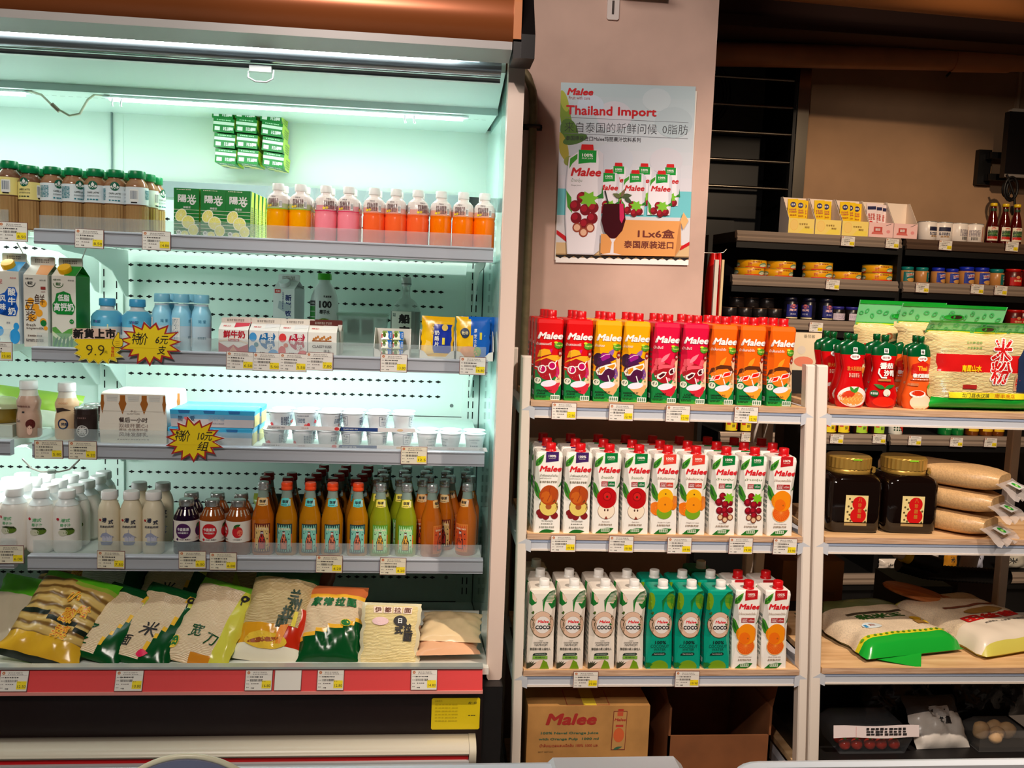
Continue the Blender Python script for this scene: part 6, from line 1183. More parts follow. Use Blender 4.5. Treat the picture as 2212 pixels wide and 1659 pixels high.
gl = mat((225, 222, 228), .2); g.line(pp((390, 880), (420, 985)), 12, BLACK); g.poly(pp((385, 990), (550, 985), (572, 1120), (548, 1210), (500, 1270), (470, 1285), (440, 1270), (395, 1220), (368, 1130)), mat((60, 6, 18), .25)); g.poly(pp((515, 985), (548, 985), (560, 1100), (540, 1150), (522, 1120)), mat((200, 40, 90), .25)); g.poly(pp((445, 1280), (495, 1280), (478, 1310), (480, 1400), (550, 1415), (370, 1415), (450, 1400), (462, 1310)), gl)
g.leaf(530, -930, 90, 22, .2, mat((60, 80, 40))); g.leaf(530, -930, 80, 20, 2.8, mat((90, 100, 50))); g.leaf(530, -930, 75, 16, 1.2, mat((110, 90, 60))); g.leaf(555, -935, 80, 20, -.6, mat((50, 70, 35)))
tag(g.build('advertising_poster'), 'fruit juice advertising poster taped on the pillar', 'poster')
# ================================================================ BAGS IN THE BOTTOM TRAY
def rot_(lean_, roll, yaw=0.): return (Matrix.Rotation(yaw, 3, 'Z') @ Matrix.Rotation(-lean_, 3, 'X') @ Matrix.Rotation(roll, 3, 'Y')).to_euler()
def tz(y): return .552-(y-2.065)*.148
nm1 = noodle_mat((222, 188, 148), (246, 222, 186), 95); nm2 = noodle_mat((176, 146, 92), (222, 198, 150), 85); nmw = noodle_mat((205, 210, 205), (245, 248, 245), 60); cab = noodle_mat((120, 85, 35), (205, 170, 95), 12); nmy = noodle_mat((226, 200, 130), (245, 225, 165), 95)
dgr = mat((5, 72, 30), .18); lgr = mat((90, 185, 30), .2); ygr = mat((190, 195, 70), .2); wpk = mat((232, 226, 205), .25); drk = mat((20, 30, 20), .3)
def bag(px, y0, w, h, t_, mf, lean_, roll, lab, prints=None, yaw=0., seed=1, up=0., lump=.12, name='noodle_bag', cat='noodle bag', group='noodle bags in the bottom tray'):
    t = thing(name, (0, 0, 0), lab, cat, group); g = pillow(w, h, t_, mf, 16, 20, lump=lump, seed=seed, squash=.5)
    if prints: prints(g)
    g.build('pouch', t); q = P(px, 1440, y0); t.location = (q.x, y0, tz(y0)+up); t.rotation_euler = rot_(lean_, roll, yaw); return t
# sealed fins are separate little parts
def wbag(edge_, c_, kind):
    def mf(u, v):
        if v > .84 or v < -.9: return edge_
        if kind == 'green':                    # white noodles bordered by a sweeping dark green field
            if u > .42+.25*math.sin(v*2.4+.6): return dgr if v < .55 else ygr
            if u > .34+.25*math.sin(v*2.4+.6): return mat((240, 185, 50), .2)
            return dgr if v > .74 else c_
        return c_
    return mf
def w_pr(chs, ink, extra=None):
    def f(g):
        for ch, x, y, s_ in chs: g.text(ch, x, y, s_, s_*.95, ink, .01, .1)
        g.ell(.052, .190, .009, .011, INK, 16, hole=.4); g.line([(.052, .168), (.05, .178)], .003, INK)
        if extra: extra(g)
    return f
oval = lambda g: (g.ell(-.062, .038, .012, .016, mat((235, 195, 60)), 18), g.ell(-.062, .038, .010, .014, mat((10, 110, 40)), 18), g.text('送料包', -.062, .038, .013, .005, YEL, .01))
bag(600, 2.50, .17, .25, .05, lambda u, v: ygr if u < -.5 and v > .4 else drk, .35, .0, 'dark bag standing at the back behind the hand-pulled noodles', None, seed=9, up=.13)
bag(566, 2.42, .18, .25, .055, lambda u, v: (ygr if u < -.45 and .5 < v < .9 else (dgr if v > .2 else nm2)), .55, .05, 'dark green topped noodle bag behind the hand-pulled noodle bag', None, seed=8, up=.08)
bag(470, 2.40, .16, .21, .05, lambda u, v: mat((110, 165, 50), .2) if v > .7 else (ygr if u > .3 else nm2), .75, .12, 'olive green noodle bag behind the front flat noodle bag', w_pr((), INK), seed=7, up=.06)
bag(375, 2.42, .17, .21, .05, lambda u, v: dgr if v > .55 or u < -.5 else (mat((150, 70, 50), .2) if v > .0 else nm1), .8, .15, 'green bag with reddish picture near the upright rail', w_pr((('米', -.01, .06, .04),), INK), seed=6, up=.06)
bag(335, 2.33, .16, .21, .05, wbag(dgr, nm1, 'green'), .85, .18, 'green-edged rice noodle bag lying behind the one with black writing', w_pr((('米', .0, .09, .04),), INK), seed=5, up=.05)
bag(240, 2.44, .18, .19, .055, lambda u, v: mat((200, 190, 90), .25) if u < -.5 else (dgr if u > .6 or v > .85 else nmw), .8, -.02, 'white noodle bag with yellow flowers, topmost beside the upright rail', lambda g: (g.ell(-.06, .15, .012, .012, mat((60, 150, 50)), 14), g.text('绿', -.06, .15, .012, .012, WHITE)), seed=11, up=.09)
bag(212, 2.33, .17, .19, .05, lambda u, v: dgr if u > .45 or v > .8 else nmw, .85, .03, 'white noodle bag with green side below the flowered one', lambda g: g.ell(-.05, .15, .010, .012, mat((40, 130, 60)), 14), seed=12, up=.055)
def cab_m(u, v): return lgr if v > .80 else (mat((150, 180, 60), .2) if v > .66 and u > .0 else (drk if abs(v+.12+.12*u) < .05 or v < -.88 else (mat((215, 165, 40), .2) if v < -.45 else cab)))
rd = mat((205, 55, 20), .3)
def cab_p(g):
    for ch, x, y, s_ in (('小', .02, .165, .034), ('哈', .062, .137, .030), ('酸', .032, .116, .034), ('菜', .036, .075, .036)): g.text(ch, x, y, s_+.003, s_+.002, mat((240, 190, 60)), .06, .1); g.lay -= .0001; g.text(ch, x, y, s_, s_, rd, .02, .1)
bag(110, 2.40, .17, .21, .06, cab_m, .75, .22, 'pickled cabbage bag with light green top, lying behind', cab_p, seed=13, up=.06, name='pickled_cabbage_bag', cat='pickle bag', group='pickled cabbage bags')
bag(-10, 2.22, .16, .20, .05, lambda u, v: lgr if v > .4 else mat((200, 185, 160), .15), .85, .2, 'pickled cabbage bag mostly cut off at the edge of the photo', None, seed=14, up=.01, name='pickled_cabbage_bag', cat='pickle bag', group='pickled cabbage bags')
bag(190, 2.12, .145, .21, .05, wbag(dgr, nm1, 'green'), .95, .33, 'rice noodle bag squeezed beside the pickled cabbage bag', lambda g: (g.text('了', -.03, .06, .03, .035, dgr, .03, .1), g.text('之', -.035, .035, .03, .02, dgr, .03, .1)), seed=15, up=.012)
bag(70, 2.11, .20, .235, .07, cab_m, .85, .26, 'pickled cabbage bag with orange characters, front one', cab_p, seed=16, up=.005, lump=.2, name='pickled_cabbage_bag', cat='pickle bag', group='pickled cabbage bags')
bag(285, 2.11, .16, .225, .055, wbag(dgr, nm1, 'green'), .95, .30, 'rice noodle bag with black brush writing, front row', w_pr((('米', .0, .085, .042), ('面', -.04, .045, .028)), INK, lambda g: g.leaf(0, .02, .03, .01, .3, mat((225, 20, 80)))), seed=17)
bag(412, 2.11, .165, .235, .06, lambda u, v: mat((120, 190, 50), .2) if v > .82 else (mat((205, 200, 70), .2) if u > .52 else (mat((205, 130, 30), .2) if (v < -.75 and u > -.1) else nm1)), .92, .28, 'flat noodle bag with light green top and brush writing, front row', w_pr((('宽', -.02, .075, .035), ('刀', .025, .06, .030)), dgr, oval), seed=18)
def lz(u, v):
    if v < -.72: return wpk
    if v < -.25: return mat((215, 150, 30), .15) if u < .35 else mat((190, 40, 15), .2)
    if v > .72: return dgr
    return mat((200, 45, 20), .2) if (u > .7 and v < .1) else nm2
def lzp(g):
    for ch, x, y, s_ in (('兰', .035, .165, .03), ('州', .042, .143, .030), ('拉', .03, .118, .032), ('面', .022, .093, .030)): g.text(ch, x, y, s_, s_, mat((15, 50, 25)), .04, .1)
    g.rect(.045, .055, .085, .125, mat((220, 200, 60))); g.ell(-.01, .045, .055, .02, mat((225, 185, 60), .12), 20, 0, 2); g.poly([(.01, .04), (.03, .04), (.04, .09), (.02, .085)], mat((225, 130, 25))); g.ell(-.015, .045, .04, .006, mat((150, 70, 20)), 14, .2)
bag(573, 2.13, .165, .245, .07, lz, .72, .14, 'hand-pulled noodle bag with yellow sauce picture beside the green one', lzp, seed=19, lump=.1)
def gm_(u, v): return mat((205, 110, 60), .2) if v > .72 else (mat((240, 180, 50), .2) if v > .64 or abs(v+.18-.25*u) < .05 else (dgr if v < -.2+.25*u else nm1))
bag(708, 2.12, .155, .20, .055, gm_, .75, .04, 'dark green noodle bag with green brush characters', lambda g: ([g.text(ch, -.045+.030*i, .148, .026, .024, mat((10, 100, 45)), .05, .1) for i, ch in enumerate('家常拉面')], g.ell(.035, .095, .013, .010, YEL, 16), g.ell(.035, .095, .012, .009, mat((10, 110, 40)), 16)), seed=20)
def jp_(g):
    for i, ch in enumerate('伊都拉面'): g.rect(-.045+.025*i, -.023+.025*i, .118, .134, mat((240, 215, 195))); g.text(ch, -.034+.025*i, .126, .018, .013, mat((100, 40, 20)), .04)
    g.ell(-.026, .098, .021, .010, mat((235, 195, 195)), 18); g.ell(.024, .100, .017, .013, INK, 18); g.text('日', .024, .100, .010, .012, WHITE, .03)
    for ch, x, y in (('式', .022, .078), ('拉', .045, .084), ('面', .045, .062)): g.text(ch, x, y, .022, .021, INK, .05, .05)
bag(838, 2.12, .15, .145, .035, lambda u, v: mat((215, 205, 170), .15) if abs(u) > .84 or v > .9 else nmy, .5, .03, 'square pale yellow ramen bag with black characters', jp_, seed=21, lump=.04)
t = bag(665, 2.55, .13, .14, .03, lambda u, v: mat((140, 70, 40), .2), .3, .1, 'small brown bag in the dark behind the green bag', None, seed=22, up=.06)
pk = mat((225, 170, 130), .2)
for k, (up, yaw, y0, lab) in enumerate(((.0, .05, 2.12, 'flat peach-coloured noodle bag lying at the end of the tray, bottom one'), (.026, -.1, 2.15, 'flat pale noodle bag lying on the peach-coloured one'))):
    bag(968, y0, .155, .15, .04, (lambda u, v: pk) if k == 0 else (lambda u, v: mat((225, 195, 150), .2)), 1.45, .0, lab, None, yaw, 30+k, up+.022)
# ================================================================ SECOND RACK
def pouch(name, col, prints, band=None):
    t = thing(name, label='x', cat='sauce pouch'); g = G(); gz = [(0, .034, .018), (.008, .040, .021), (.036, .0435, .022), (.07, .033, .02), (.106, .0265, .018), (.143, .0355, .015), (.162, .037, .012), (.172, .030, .010), (.178, .012, .008)]; n = 24
    def ring(z, a, b): return [(a*math.copysign(abs(math.cos(2*PI*i/n))**.8, math.cos(2*PI*i/n)), b*math.sin(2*PI*i/n), z) for i in range(n)]
    R_ = [ring(z, a, b) for z, a, b in gz]; gm = mat((0, 75, 35), .18); g.loft(R_[:6], mat(col, .2), True); g.loft(R_[5:], gm, True)
    def fn(u, v, h):
        for (z0, a0, b0), (z1, a1, b1) in zip(gz, gz[1:]):
            if z0 <= v <= z1: f = (v-z0)/(z1-z0); aa, bb = a0+(a1-a0)*f, b0+(b1-b0)*f; break
        else: aa, bb = .03, .01
        q = min(.97, abs(u)/aa); return (max(-aa, min(aa, u)), -bb*math.sqrt(1-q**2.5)-h*1.5-.0008, v)
    fn.maxe = .006; g.vw = 1; g.on(fn, .0006); g.rect(-.006, .006, .150, .163, WHITE); g.text('味', 0, .1565, .009, .010, INK, .04); g.ell(.0, .138, .014, .008, WHITE, 18); g.text('味好美', 0, .138, .020, .007, mat((150, 20, 30)), .02); prints(g); g.build('pouch', t)
    g = G(); g.lathe([(.0085, .176), (.0085, .181), (.0075, .182), (.0095, .183), (.0100, .198), (.0085, .1995)], mat((0, 80, 35), .25), 18); g.build('spout_cap', t); return Proto(t)
def pa(g):
    g.text('意大利面酱', 0, .106, .040, .012, mat((225, 150, 60)), .01); g.scrib(0, .088, .03, .012, mat((235, 170, 150)), 5, 3); g.ell(0, .030, .040, .028, mat((235, 225, 220), .3), 22, 0, 3); g.ell(-.004, .026, .034, .020, mat((225, 150, 70), .3), 20, 0, 2); g.ell(-.014, .036, .018, .010, mat((210, 60, 30), .3), 14, .3); g.leaf(.0, .040, .022, .006, .9, mat((60, 140, 40))); g.leaf(.0, .042, .020, .005, 2.2, mat((60, 140, 40)))
    for i in range(6): g.line([(-.03+.01*i, .02), (-.02+.01*i, .03), (-.012+.01*i, .016)], .0014, mat((245, 200, 110)))
def pb(g):
    g.text('番', -.006, .116, .020, .018, WHITE, .04); g.text('茄', .012, .116, .018, .016, WHITE, .04); g.text('沙司', .010, .096, .030, .018, WHITE, .05); g.line([(-.016, .108), (-.018, .096), (-.010, .084), (.004, .084)], .004, WHITE); g.rect(-.018, .016, .074, .080, mat((190, 120, 60))); g.leaf(0, .055, .03, .006, .3, mat((40, 120, 40))); g.leaf(0, .055, .03, .006, 2.8, mat((40, 120, 40))); g.leaf(0, .055, .024, .006, -1.1, mat((60, 140, 40))); g.ell(.006, .043, .010, .010, mat((230, 220, 205)), 14); g.ell(-.026, .040, .011, .009, mat((15, 80, 35)), 16); g.scrib(-.026, .040, .017, .006, WHITE, 4, 2); g.ell(0, .018, .03, .014, mat((225, 40, 20), .2), 16, 0, 2)
def pc(g):
    g.poly([(-.026, .094), (.026, .094), (.026, .122), (.010, .128), (0, .134), (-.010, .128), (-.026, .122)], mat((200, 30, 15), .3)); g.text('Thai', 0, .112, .028, .013, mat((245, 170, 40)), .05); g.text('泰式甜辣酱', 0, .092, .048, .012, WHITE, .05); g.rect(-.028, .024, .079, .084, mat((200, 80, 30))); g.scrib(-.002, .0815, .044, .003, WHITE, 8); g.rect(-.034, -.010, .064, .071, mat((190, 110, 60))); g.ell(.0, .02, .030, .022, mat((235, 215, 185), .3), 20, 0, 2); g.ell(-.010, .042, .022, .010, mat((235, 235, 230), .3), 18); g.ell(-.010, .044, .018, .007, mat((205, 45, 15), .2), 16); g.ell(.024, .048, .008, .014, mat((200, 175, 120), .3), 12, .3); g.leaf(.02, .055, .018, .005, 1.3, mat((90, 140, 40)))
pas, tom, thai = pouch('sauce_pouch', (205, 12, 18), pa), pouch('sauce_pouch', (200, 10, 14), pb), pouch('sauce_pouch', (228, 90, 30), pc)
z1 = 1.177
for pr, px, y, rz, lab in ((pas, 1841, 2.345, 0, 'red pasta sauce pouch with spaghetti picture, front one'), (pas, 1826, 2.41, .1, 'red pasta sauce pouch second from the front'), (pas, 1796, 2.47, .1, 'red pasta sauce pouch third from the front behind the white post'), (pas, 1781, 2.54, .1, 'red pasta sauce pouch at the very back'), (tom, 1909, 2.345, -.1, 'tomato ketchup pouch with white ladle writing, front one'), (tom, 1890, 2.42, .1, 'tomato ketchup pouch standing behind the front ketchup pouch'), (thai, 1986, 2.345, .05, 'orange Thai sweet chilli pouch, front one'), (thai, 1975, 2.40, .1, 'orange Thai sweet chilli pouch second from the front'), (thai, 1951, 2.46, .1, 'orange Thai sweet chilli pouch third from the front'), (thai, 1938, 2.53, .1, 'orange Thai sweet chilli pouch at the back')):
    q = P(px, 876, y-.02); pr.put((q.x, y, z1), rz, lab, 'spouted sauce pouches on the second rack')
g = G(); t = thing('frozen_food_box', (P(1742, 775, 3.0).x, 3.0, P(1742, 800, 3.0).z), 'white package with ham picture glimpsed between the two racks', 'box'); g.box(-.05, .05, 0, .04, 0, .13, mat((225, 205, 170), .5)); g.on(front(0)); g.text('番茄酱', .005, .118, .04, .012, mat((120, 110, 90))); g.ell(-.01, .03, .035, .018, mat((225, 130, 100), .3), 16); g.ell(-.02, .07, .015, .015, mat((215, 200, 180)), 14); g.build('carton_body', t)
g = G(); g.box(t.location.x-.07, t.location.x+.07, 2.98, 3.06, 0, t.location.z, mat((30, 26, 24), .6)); tag(g.build('display_stand'), 'dark stand under the white ham package between the racks', 'stand')
# vermicelli bags
vm = noodle_mat((212, 178, 110), (238, 214, 160), 90); vm2 = noodle_mat((185, 165, 112), (225, 210, 160), 75); gr = mat((25, 165, 50), .2); swl = mat((120, 205, 140), .3)
def vermi(w, h, d, lab, loc, yaw, prints, hdr=.06, lean_=0., seed=3):
    t = thing('rice_noodle_bag', loc, lab, 'noodle bag', 'large rice vermicelli bags', rz=yaw); g = pillow(w, h, d, lambda u, v: gr if v < -.62 else (mat((205, 25, 25), .2) if -.05 < v < .42 and abs(u) < .93 else (vm if u < .2 else vm2)), 20, 18, lump=.05, seed=seed, power=8, squash=.8); prints(g); g.build('pouch', t)
    g = G(); n = 10; V = []
    for j in range(3):
        for i in range(n+1): x = (-.5+i/n)*w*.98; V.append((x, .010*math.sin(i*.9)+(-.012*j), h*.97+hdr*j/2))
    f = [(j*(n+1)+i, j*(n+1)+i+1, (j+1)*(n+1)+i+1, (j+1)*(n+1)+i) for j in range(2) for i in range(n)]
    g.add(V, f, swl, True); g.add([(x, y+.001, z) for x, y, z in V], [q[::-1] for q in f], swl, True)
    wy = lambda u: .010*math.sin((u/(w*.98)+.5)*n*.9)
    g.on(lambda u, v, hh: (u, wy(u)-.012*(v/(hdr/2))-hh*2-.001, h*.97+v)); g.rect(-w*.48, w*.48, hdr*.86, hdr, gr, 10); g.rect(-w*.48, w*.48, .002, .010, gr, 10); g.rect(-w*.48, w*.48, .0045, .0075, mat((240, 235, 40)), 10)
    for i in range(14): g.ell(-w*.44+w*.068*i, hdr*.5+.008*math.sin(i*2.3), .008, .006, mat((70, 180, 100), .3), 12, i, hole=.5)
    g.ell(0, hdr*.42, .03, .008, gr, 18); g.ell(.006, hdr*.42, .018, .0055, mat((40, 30, 20)), 14); g.build('header_strip', t); t.rotation_euler = (-lean_, 0, yaw); return t
def vp(g):
    rd_ = mat((200, 25, 25), .25)
    for ch, x, y, s_ in (('米', .035, .170, .062), ('粉', .035, .108, .064)): g.text(ch, x, y, s_+.006, s_+.005, WHITE, .07, .1); g.lay -= .0001; g.text(ch, x, y, s_, s_, rd_, .035, .1)
    g.text('南昆山水', -.055, .118, .060, .018, YEL, .04); g.rect(-.12, .14, .036, .052, mat((240, 225, 40))); g.text('龙门县永汉镇', -.035, .044, .085, .012, INK, .01); g.text('南丰商店', .055, .044, .060, .012, mat((200, 90, 20)), .01); g.text('米粉', -.145, .135, .02, .045, rd_, .03) if 0 else None; g.text('丝丝爽滑香', -.050, .188, .045, .007, mat((60, 150, 60))); g.text('农家客家情', -.050, .174, .045, .007, mat((60, 150, 60))); g.rect(-.075, -.035, .062, .073, mat((160, 30, 25))); g.rect(.080, .102, .058, .105, mat((190, 150, 110))); g.text('特产', .091, .08, .014, .034, rd_, .02)
    g.poly([(.09, .056), (.165, .056), (.165, .20), (.12, .205), (.085, .15)], mat((35, 50, 80), .25)); g.poly([(.12, .09), (.145, .09), (.14, .19), (.125, .185)], mat((150, 165, 200), .25))
    for ch, y in (('米', .110), ('粉', .070)): g.text(ch, .035, y+.001, .0001, .0001, rd_)
def vp2(g):
    rd_ = mat((200, 25, 25), .25); g.text('米', -.105, .155, .028, .028, rd_, .03, .1); g.text('粉', -.100, .115, .028, .030, rd_, .03, .1); g.ell(-.11, .085, .010, .010, mat((225, 130, 40)), 12); g.ell(-.04, .19, .010, .010, mat((200, 110, 60)), 12, hole=.6)
vermi(.34, .215, .10, 'large rice vermicelli bag with red characters, front one', (1.526, 2.36, z1), .03, vp, .035)
vermi(.33, .235, .07, 'large rice vermicelli bag with long green header behind the front bag', (1.50, 2.47, z1), .02, vp2, .06, seed=5)
vermi(.27, .225, .06, 'large rice vermicelli bag with folded green header at the back', (1.40, 2.57, z1), -.05, vp2, .075, seed=6)
# vinegar jars
t = thing('vinegar_jar', label='x', cat='jar'); bk = mat((16, 7, 5), .06, spec=.7)
def rsq(hw, c, z, n=5):
    P_ = []
    for k, (sx_, sy__) in enumerate(((1, -1), (1, 1), (-1, 1), (-1, -1))):
        for i in range(n): a_ = -PI/2+PI/2*k+PI/2*i/(n-1); P_.append((sx_*(hw-c)+c*math.cos(a_), sy__*(hw-c)+c*math.sin(a_), z))
    return P_
g = G(); g.loft([rsq(.066, .02, 0), rsq(.074, .022, .010), rsq(.075, .022, .05), rsq(.074, .022, .138), rsq(.069, .030, .152), rsq(.060, .045, .160)], bk); g.box(-.05, .05, -.0765, -.07, .03, .032, bk); g.build('jar_body', t)
g = G(); gd = mat((190, 150, 70), .3, .55); g.lathe([(.058, .158), (.059, .160), (.059, .172), (.057, .173)], gd, 40); n = 60; pts = [(.061-(.0012 if i % 2 else 0)) for i in range(n)]
g.loft([[(pts[(i+s_*2) % n]*math.cos(2*PI*(i)/n), pts[(i+s_*2) % n]*math.sin(2*PI*i/n), .173+.028*s_/6) for i in range(n)] for s_ in range(7)]+[[(.057*math.cos(2*PI*i/n), .057*math.sin(2*PI*i/n), .2045) for i in range(n)]], gd, False); g.on(lambda u, v, h: (u, -.061-h, v)); g.rect(-.012, .012, .199, .203, mat((140, 210, 40))); g.build('lid', t)
g = G(); g.tube([(.060, -.03, .165), (.075, 0, .168), (.060, .03, .165)], .005, gd, 8); g.build('handle_lug', t)
g = G(); g.on(front(-.0752)); cr3 = mat((225, 205, 140), .5); g.rect(-.031, .031, .022, .106, cr3); rd_ = mat((200, 18, 18), .4); g.ell(.007, .083, .019, .020, rd_, 24); g.ell(.006, .050, .022, .022, rd_, 24); g.rect(-.031, .031, .022, .030, mat((170, 140, 90)))
for i, ch in enumerate('八珍甜醋'): g.text(ch, .009, .094-.015*i, .010, .0115, mat((190, 140, 50)), .01)
for x, y in ((-.02, .096), (-.013, .088), (-.022, .075), (-.014, .07), (-.024, .06), (-.018, .052), (-.022, .04), (-.014, .036), (.026, .065), (.026, .034)): g.ell(x, y, .003, .003, mat((90, 75, 40)), 7)
g.build('label', t); vj = Proto(t); z2 = .834
for px, y, lab in ((1850, 2.375, 'dark vinegar jar with gold lid beside the white post'), (1972, 2.375, 'dark vinegar jar with gold lid beside the rice bricks')): q = P(px, 1140, y-.075); vj.put((q.x, y, z2), -.06, lab, 'dark vinegar jars')
# vacuum-packed rice bricks, stacked
ricem = mat((205, 165, 115), .35, noise=220); ricew = mat((228, 196, 165), .4, noise=260)
for k in range(3):
    t = thing('rice_brick', (1.545+.014*k, 2.30+.022*k*0, z2+.002+.062*k), f"vacuum-packed brown rice brick, {['lowest', 'centre one', 'topmost'][k]} of the stack", 'rice bag', 'stacked rice bricks'); g = G()
    rings = []
    L, w = .33, .078
    for j in range(11):
        f = j/10; s_ = 1-abs(2*f-1)**5*.35; rings.append([(w*math.copysign(abs(math.cos(a_))**.55, math.cos(a_))*s_, f*L-.02, .030+.030*math.copysign(abs(math.sin(a_))**.6, math.sin(a_))*s_) for a_ in [2*PI*i/20 for i in range(20)]])
    g.loft([r_[::-1] for r_ in rings], ricem); g.build('rice_block', t)
    g = G(); fm = mat((225, 215, 210), .1, alpha=.45); V = []
    for j in range(7):
        for i in range(9): x = (-1+2*i/8)*.07; V.append((x, -.018-.010*j, .030-.006*j+.008*math.sin(i*2.1+j)*(j/6)))
    g.add(V, [(j*9+i, (j+1)*9+i, (j+1)*9+i+1, j*9+i+1) for j in range(6) for i in range(8)], fm, True)
    g.on(lambda u, v, h: (u, -.05+v*.8, .018+v*.3+h+.006)); g.rect(-.03, .02, -.02, .02, mat((215, 215, 210), .3)); g.ell(-.004, 0, .012, .015, mat((30, 160, 40)), 16); g.leaf(-.012, -.006, .02, .006, .5, mat((170, 225, 120))); g.build('film_end', t)
    t.rotation_euler = (0, 0, .62+.03*k)
g = G(); g.on(lambda u, v, h: (u, v, h)); g.ell(0, 0, .055, .02, mat((170, 190, 60), .3), 18); o = g.build('sticker'); bpy.data.objects.remove(o)
# rice sacks
z3 = .487
def sack(loc, yaw, w, L, th, mf, prints, lab, corner=None):
    t = thing('rice_sack', loc, lab, 'rice sack', 'rice sacks on the lower rack shelf'); g = pillow(w, L, th*2, mf, 22, 26, lump=.025, seed=int(w*1000), power=7, squash=.35); prints(g); g.build('sack_body', t)
    if corner:
        g = G(); g.add([(-w*.42, .004, .01), (-w*.1, .012, -.055), (w*.05, -.002, .0), (-.0, .004, .02)], [(0, 1, 2, 3)], corner); g.add([(-w*.42, .0045, .01), (-w*.1, .0125, -.055), (w*.05, -.0015, .0), (-.0, .0045, .02)], [(3, 2, 1, 0)], corner); g.build('loose_corner', t)
    t.rotation_euler = (Matrix.Rotation(yaw, 3, 'Z') @ Matrix.Rotation(-PI/2+.02, 3, 'X')).to_euler(); return t
rw = mat((225, 205, 175), .35, noise=300); yl = mat((215, 205, 40), .3); brn = mat((60, 50, 35), .35)
def s1p(g):
    g.rect(-.10, .10, .175, .188, brn, 6); g.text('粘米王', .0, .155, .17, .032, mat((30, 90, 25)), .05); g.ell(-.08, .095, .033, .018, mat((215, 225, 225)), 20); g.text('粮', -.08, .095, .022, .014, mat((150, 80, 60)), .02); g.rect(-.108, -.098, .085, .10, mat((60, 140, 190))); g.ell(.10, .12, .020, .014, mat((220, 170, 30)), 16); g.rect(.075, .115, .080, .105, mat((150, 110, 50))); g.ell(.125, .10, .012, .012, mat((235, 195, 40)), 12)
    for i in range(16): g.ell(-.15+.02*i, .045, .005, .004, mat((90, 150, 30)), 8)
sack((1.375, 2.285, z3+.012), .22, .33, .34, .05, lambda u, v: gr if v < -.80 else (yl if v < -.70 else (mat((95, 105, 60), .3) if v > .35 else rw)), s1p, 'rice sack with green end and its corner hanging over the shelf edge', gr)
def s2p(g):
    g.text('田丝苗', .0, .125, .22, .036, mat((195, 20, 20)), .06); g.text('丝苗香米 · 农家香 · 软滑可口', .02, .088, .17, .008, INK, .02); g.rect(-.10, .12, .2, .212, mat((120, 60, 40)), 6); g.ell(.02, .165, .08, .02, mat((150, 110, 50)), 20, 0, 2)
sack((1.715, 2.31, z3+.012), .30, .32, .36, .055, lambda u, v: mat((210, 200, 90), .3) if v > .88 or v < -.93 else (mat((228, 215, 195), .3) if v < -.35 else rw), s2p, 'rice sack with large red characters beside the green-ended sack')
# clutter behind and under
g = G(); g.box(-.10, .10, 0, .16, 0, .16, mat((120, 78, 42), .8, noise=9)); g.box(-.101, .101, -.001, .161, 0, .03, mat((35, 28, 30), .6)); g.on(front(0)); g.ell(-.02, .09, .022, .020, mat((85, 55, 30)), 18, hole=.8); g.text('XPRESS', .055, .055, .035, .009, mat((90, 58, 32)))
o = g.build('cardboard_box'); o.location = (1.235, 2.66, z3+.0); tag(o, 'brown box with dark base standing behind the first rice sack', 'box')
wb = wood((170, 95, 45), (210, 135, 75), 8); t = thing('wooden_paddle', (1.54, 2.60, z3+.075), 'wooden paddle blade lying behind the two rice sacks', 'paddle'); g = G(); g.lathe([(.001, 0), (.095, .002), (.10, .007), (.095, .012), (.001, .014)], wb, 36, squash=.55); g.build('blade', t); g = G(); g.tube([(.08, 0, .006), (.25, .03, .0)], .012, wb, 10); g.build('handle', t); t.rotation_euler = (.1, .18, -.2)
bb = mat((14, 12, 13), .35)
t = thing('vacuum_cleaner_hose', (0, 0, 0), 'black hose and wand with yellow ring lying behind the rice sacks', 'hose'); g = G(); a_, b_ = P(1962, 1200, 2.75), P(2025, 1222, 2.75); g.tube([a_, b_], [.026, .028], bb, 18); g.build('wand', t)
g = G(); d_ = (b_-a_).normalized(); g.tube([a_-d_*.022, a_+d_*.004], .027, mat((215, 180, 20), .4), 18); g.build('yellow_ring', t); g = G(); g.tube([a_-d_*.045, a_-d_*.02], .021, mat((215, 205, 195), .4), 18); g.build('end_piece', t)
g = G(); pts = [P(1940, 1218, 2.8)+Vector((.0, 0, 0)), P(2000, 1235, 2.8), P(2060, 1240, 2.8), P(2120, 1243, 2.8), P(2180, 1246, 2.8)]; fine = []
for i in range(len(pts)-1):
    for k in range(16): fine.append(pts[i]+(pts[i+1]-pts[i])*(k/16))
g.tube(fine, [.027 if i % 2 else .0235 for i in range(len(fine))], bb, 14); g.build('ribbed_hose', t)
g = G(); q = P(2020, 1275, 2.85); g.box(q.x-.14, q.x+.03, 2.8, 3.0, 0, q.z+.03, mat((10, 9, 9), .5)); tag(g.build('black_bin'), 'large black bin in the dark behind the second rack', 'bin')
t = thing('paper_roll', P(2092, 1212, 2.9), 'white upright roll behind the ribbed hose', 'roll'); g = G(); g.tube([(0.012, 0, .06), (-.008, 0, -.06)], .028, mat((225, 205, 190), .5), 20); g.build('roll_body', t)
g = G(); g.box(t.location.x-.05, t.location.x+.12, 2.87, 3.0, .0, t.location.z-.062, mat((70, 45, 30), .7)); tag(g.build('wooden_crate'), 'dark wooden crate below the white roll', 'crate')
